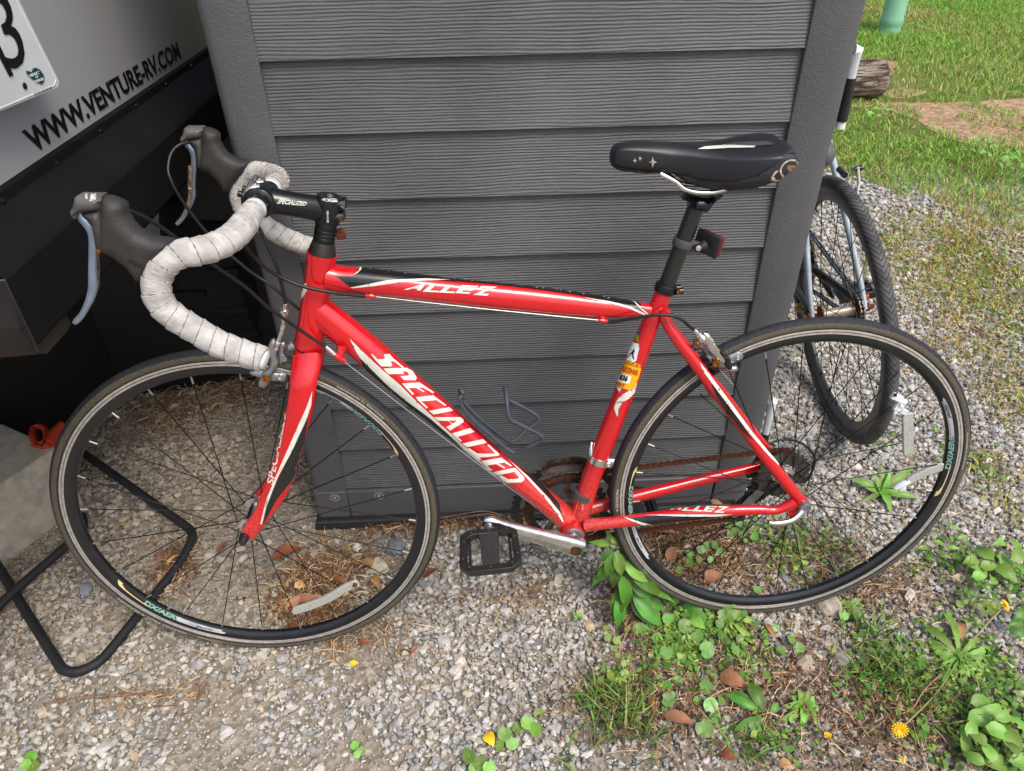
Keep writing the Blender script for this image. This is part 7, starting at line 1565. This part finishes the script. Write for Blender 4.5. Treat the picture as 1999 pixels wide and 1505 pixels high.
for (lab, tips, w_, m_, shp) in bush_specs:
    e = empty('leafy_weed', (0, 0, 0), lab, 'weed'); far = tips[0][1] < 400
    for (px, py) in tips:
        z = random.uniform(.03, .07) if not far else random.uniform(.06, .14); c = pt(px, py, z); sc_ = (c-CC).length/FPX
        a = random.uniform(0, 2*PI); d = Vector((math.cos(a), math.sin(a), random.uniform(-.3, .3))); L = w_*sc_*random.uniform(.8, 1.25)
        leaf(c-d*L*.5, c+d*L*.5, L*(.62 if shp == 'ovate' else .38), m_, shp, up=(random.uniform(-.4, .4), -.4, 1), fold=.25, arch=.12, nl=7, parent=e)
        mb = MB(); mb.sweep([c-d*L*.5, c-d*L*.5+Vector((random.uniform(-.01, .01), random.uniform(-.01, .01), -z+.003))], .0009, seg=5); mb.done('stem', M_STALK, e)
# pale sprig at left of tufts
rosette('small green herb between the rear tyre and the pebbles at left', (1128, 1207), [(1118, 1198, 8, .012), (1136, 1196, 8, .012), (1140, 1208, 8, .008), (1120, 1212, 8, .008), (1128, 1192, 8, .02)], M_LF2)
rosette('lance-leaved sprig beside the orange leaf at lower right of the pedal', (1158, 1368), [(1142, 1335, 9, .02), (1150, 1345, 8, .02), (1164, 1380, 9, .008), (1145, 1355, 8, .012), (1136, 1362, 8, .01)], M_LF3)
# ---- ground cover of tiny leaves
def cover(spots, n, seed):
    r = np.random.default_rng(seed); Vs, Fs, Cs = [], [], []; k = 0; tot_ = sum(s_[4] for s_ in spots)
    for (px, py, rx, ry, wt) in spots:
        m_ = int(n*wt/tot_); c = G(px, py); ex = (G(px+rx, py)-c).length; ey = (G(px, py-ry)-c).length; u = r.normal(0, .5, (m_, 2)); X = c.x+u[:, 0]*ex; Y = c.y+u[:, 1]*ey; S = r.uniform(.0018, .0062, m_); a = r.uniform(0, 2*PI, m_); tl = r.normal(0, .4, (m_, 2)); V = np.zeros((m_, 6, 3)); Z = r.uniform(.008, .018, m_)
        for i in range(6):
            b = a+i*PI/3; rr_ = S*(1.0 if i % 3 else 1.5); dx, dy = np.cos(b)*rr_, np.sin(b)*rr_; V[:, i, 0] = X+dx; V[:, i, 1] = Y+dy; V[:, i, 2] = Z+dx*tl[:, 0]+dy*tl[:, 1]
        F = np.array([(0, 1, 2, 3), (0, 3, 4, 5)])[None]+(np.arange(m_)*6)[:, None, None]+k; P = np.array([L3(c_) for c_ in ((92, 136, 52), (118, 154, 66), (78, 116, 48), (146, 166, 80), (104, 142, 62))])
        C = np.repeat(P[r.integers(0, 5, m_)][:, None, :], 6, 1)*(.8+.4*r.random((m_, 1, 1))); Vs.append(V.reshape(-1, 3)); Fs.append(F.reshape(-1, 4)); Cs.append(C.reshape(-1, 3)); k += m_*6
    return bigmesh('ground_cover', np.concatenate(Vs), np.concatenate(Fs), np.concatenate(Cs), M_GRASS)
gc = cover([(1310, 1270, 60, 40, 1.2), (1390, 1220, 60, 30, 1), (1450, 1240, 40, 40, .5), (1550, 1090, 60, 60, .7), (1620, 1060, 50, 40, .3), (1690, 860, 60, 30, .4), (1720, 1330, 110, 60, 1), (1900, 1340, 80, 60, 1), (1940, 1450, 60, 60, 1), (1860, 1100, 80, 40, .5), (1880, 900, 60, 60, .5), (1230, 1330, 60, 40, .5), (1760, 450, 60, 40, .3), (1900, 500, 120, 60, 1.5), (1950, 620, 90, 80, 1), (1500, 1450, 100, 40, .4), (1480, 1040, 40, 30, .2), (1330, 1230, 90, 40, 1.5), (1420, 1290, 120, 60, .8), (1800, 1290, 120, 60, 1), (1960, 1340, 60, 120, 1.2), (1850, 1430, 120, 60, 1), (1950, 1130, 60, 60, .8)], 3900, 61); tag(gc, 'tiny clover leaves spread between the stones', 'ground cover', kind='stuff')
# ---- dead leaves, each one a thing
def deadleaf(label, a, b, w_, k, shape='ovate', z=.012, arch=.15):
    A_, B_ = H(a[0], a[1], z), H(b[0], b[1], z+.004); L = (B_-A_).length; o = leaf(A_, B_, w_*(A_-CC).length/FPX, M_DRY[k], shape, up=(random.uniform(-.3, .3), random.uniform(-.3, .1), 1), fold=.3, arch=arch, nl=9, parent=None, name='dead_leaf'); tag(o, label, 'leaf'); return o
for a in [
 ('broad brown dead leaf right of the front hub inside the front wheel', (533, 1092), (592, 1066), 26, 2),
 ('tan dead leaf upright beside the front fork tip', (425, 1078), (447, 1052), 11, 1),
 ('oval tan seed-like leaf above the front wheel reflector', (584, 1151), (586, 1130), 17, 1),
 ('orange-brown dead leaf right of centre inside the front wheel', (704, 1101), (740, 1101), 15, 0),
 ('red-brown curled leaf lying against the front wheel reflector', (650, 1130), (680, 1140), 14, 2),
 ('brown dead leaf standing right of the front wheel reflector', (727, 1124), (742, 1150), 16, 0),
 ('pale split leaf at the left end of the front wheel reflector', (556, 1195), (604, 1160), 18, 1),
 ('large orange dead leaf under the front wheel reflector', (570, 1175), (628, 1168), 20, 1),
 ('slim brown leaf poking out left of the reflector', (540, 1165), (556, 1186), 12, 0),
 ('flat brown leaf touching the bottom of the front rim', (562, 1226), (590, 1222), 16, 0),
 ('red-brown leaf just outside the front tyre at right', (825, 1128), (856, 1108), 14, 2),
 ('small red-brown leaf below the front tyre', (700, 1255), (725, 1252), 12, 2),
 ('thin curled tan leaf in the gravel below the front tyre', (803, 1275), (822, 1256), 8, 1),
 ('long rippled tan leaf under the chain stay', (1262, 1036), (1330, 1041), 14, 1),
 ('dry grey-brown leaf standing inside the rear wheel at left', (1302, 1094), (1318, 1066), 22, 1),
 ('tan leaf resting on the shed base behind the rear wheel', (1385, 981), (1412, 984), 12, 1),
 ('crumpled tan leaf low inside the rear wheel', (1376, 1132), (1408, 1118), 24, 1),
 ('red-brown pointed leaf left of the pennywort trail', (1168, 1332), (1184, 1375), 15, 2),
 ('large brown dead leaf right of the pennywort trail', (1404, 1320), (1460, 1340), 30, 0),
 ('long tan leaf below the pennywort trail', (1296, 1398), (1360, 1414), 24, 1),
 ('red-brown leaf standing above the long tan leaf', (1268, 1362), (1280, 1400), 12, 2),
 ('crumpled rust-coloured leaf near the bottom edge of the gravel', (1408, 1468), (1436, 1482), 20, 2),
 ('thin brown leaf near the round leaves right of the rear tyre', (1496, 1218), (1516, 1252), 9, 0),
 ('tan leaf crushed into the soil in the bottom right', (1520, 1490), (1550, 1500), 20, 1),
 ('yellowing dead leaf beside the jagged dandelion leaves', (1868, 1215), (1880, 1250), 16, 1),
 ('brown dead leaf left of the front wheel by the tube frame', (313, 1096), (318, 1080), 12, 0),
 ('straw-coloured leaf inside the front wheel beside the tube frame', (325, 1105), (352, 1080), 8, 1)]:
    deadleaf(*a)
M_YL = leafmat('yellow_leaf', (232, 200, 40), (214, 170, 30), .6)
def yleaf(lab, a, b, w_): o = leaf(H(a[0], a[1], .012), H(b[0], b[1], .014), w_*(H(*a, 0)-CC).length/FPX, M_YL, 'ovate', up=(0, 0, 1), nl=6, parent=None, name='yellow_leaf'); tag(o, lab, 'leaf')
for a in [('bright yellow leaf below the gap between the two wheels', (683, 1299), (700, 1293), 13), ('bright yellow leaf beside the clover clump at the bottom', (948, 1432), (964, 1456), 22), ('small yellow leaf on the gravel right of the second bicycle', (1764, 723), (1774, 724), 8), ('tiny yellow leaf in the front wheel near the tube frame', (235, 1022), (242, 1026), 8), ('yellow leaf near the bottom right corner', (1757, 1478), (1766, 1490), 12), ('tiny yellow leaf beneath the tube frame at left', (247, 1222), (256, 1220), 7), ('small yellow leaf behind the front wheel near the shed base', (624, 1050), (632, 1054), 7), ('yellow leaf beside the small leafy weed', (1610, 1440), (1624, 1432), 12), ('yellow leaf left of the jagged dandelion', (1795, 1318), (1812, 1326), 12), ('small yellow leaf on the far gravel seen through the second wheel', (1652, 565), (1659, 568), 6)]: yleaf(*a)
# ---- a few twigs
def twig(lab, pts, r_, m=None): mb = MB(); mb.sweep(smoothpath([H(a, b, z) for a, b, z in pts], 5), r_, seg=7); o = mb.done('twig', m or mat('brown_twig', (116, 84, 62), (150, 116, 90), ns=60, rough=.8), None, sharp=180); tag(o, lab, 'twig')
twig('long pale brown twig lying on the sand at lower left', [(85, 1375, .012), (160, 1362, .014), (250, 1356, .013), (330, 1350, .012)], .0022)
twig('short orange-brown twig standing at the bottom left', [(312, 1470, .01), (330, 1425, .016), (345, 1390, .012)], .0016)
twig('long reddish needle stalk arching along the shed base', [(858, 1012, .02), (910, 1002, .035), (950, 998, .035), (990, 1010, .02), (1012, 1022, .012)], .0012)
twig('second reddish stalk arching beside the first along the shed base', [(862, 1018, .015), (915, 1008, .028), (960, 1004, .028), (1002, 1022, .01)], .0010)
twig('thin upright dry stem left of the pennywort patch', [(1222, 1370, .01), (1232, 1290, .05), (1240, 1225, .06)], .0012)
twig('dark twig on the far gravel at the right edge', [(1895, 640, .015), (1920, 652, .018), (1945, 662, .012)], .003)
# ---- a few single larger stones
def rock(lab, px, py, r_, col, seed):
    rr_ = random.Random(seed); bm = bmesh.new(); bmesh.ops.create_icosphere(bm, subdivisions=2, radius=1); c = H(px, py, .006); s_ = r_*(c-CC).length/FPX
    for v in bm.verts: v.co = Vector((v.co.x*s_*1.2, v.co.y*s_*1.3, v.co.z*s_*.8))*(1+.28*mnoise.noise(v.co*1.4+Vector((seed, 0, 0))))+c
    me = bpy.data.meshes.new('stone'); bm.to_mesh(me); bm.free(); me.materials.append(mat('stone_%d_%d_%d' % col, col, tuple(int(x*.82) for x in col), ns=90, rough=.85, bump=(150, .5, .001))); o = bpy.data.objects.new('stone', me); COL.objects.link(o); tag(o, lab, 'stone')
for a in [('large pale yellow-white stone inside the front wheel at right', 738, 1108, 16, (206, 198, 172), 2), ('blue-grey stone inside the front wheel near the right rim', 772, 1068, 15, (126, 132, 140), 5), ('small white pointed stone inside the front wheel', 697, 1068, 8, (220, 216, 206), 9), ('large round tan stone just below the rear tyre', 1618, 1182, 20, (190, 178, 162), 12), ('grey square stone chip among the weeds at lower right', 1640, 1288, 14, (150, 146, 138), 15), ('rough tan stone right of the round leaves', 1572, 1296, 14, (186, 168, 146), 18), ('cream stone between the pedal and the pennywort string', 1150, 1222, 9, (206, 180, 150), 21), ('blue-grey stone by the left of the tube frame', 167, 1150, 10, (140, 146, 154), 24)]: rock(*a)
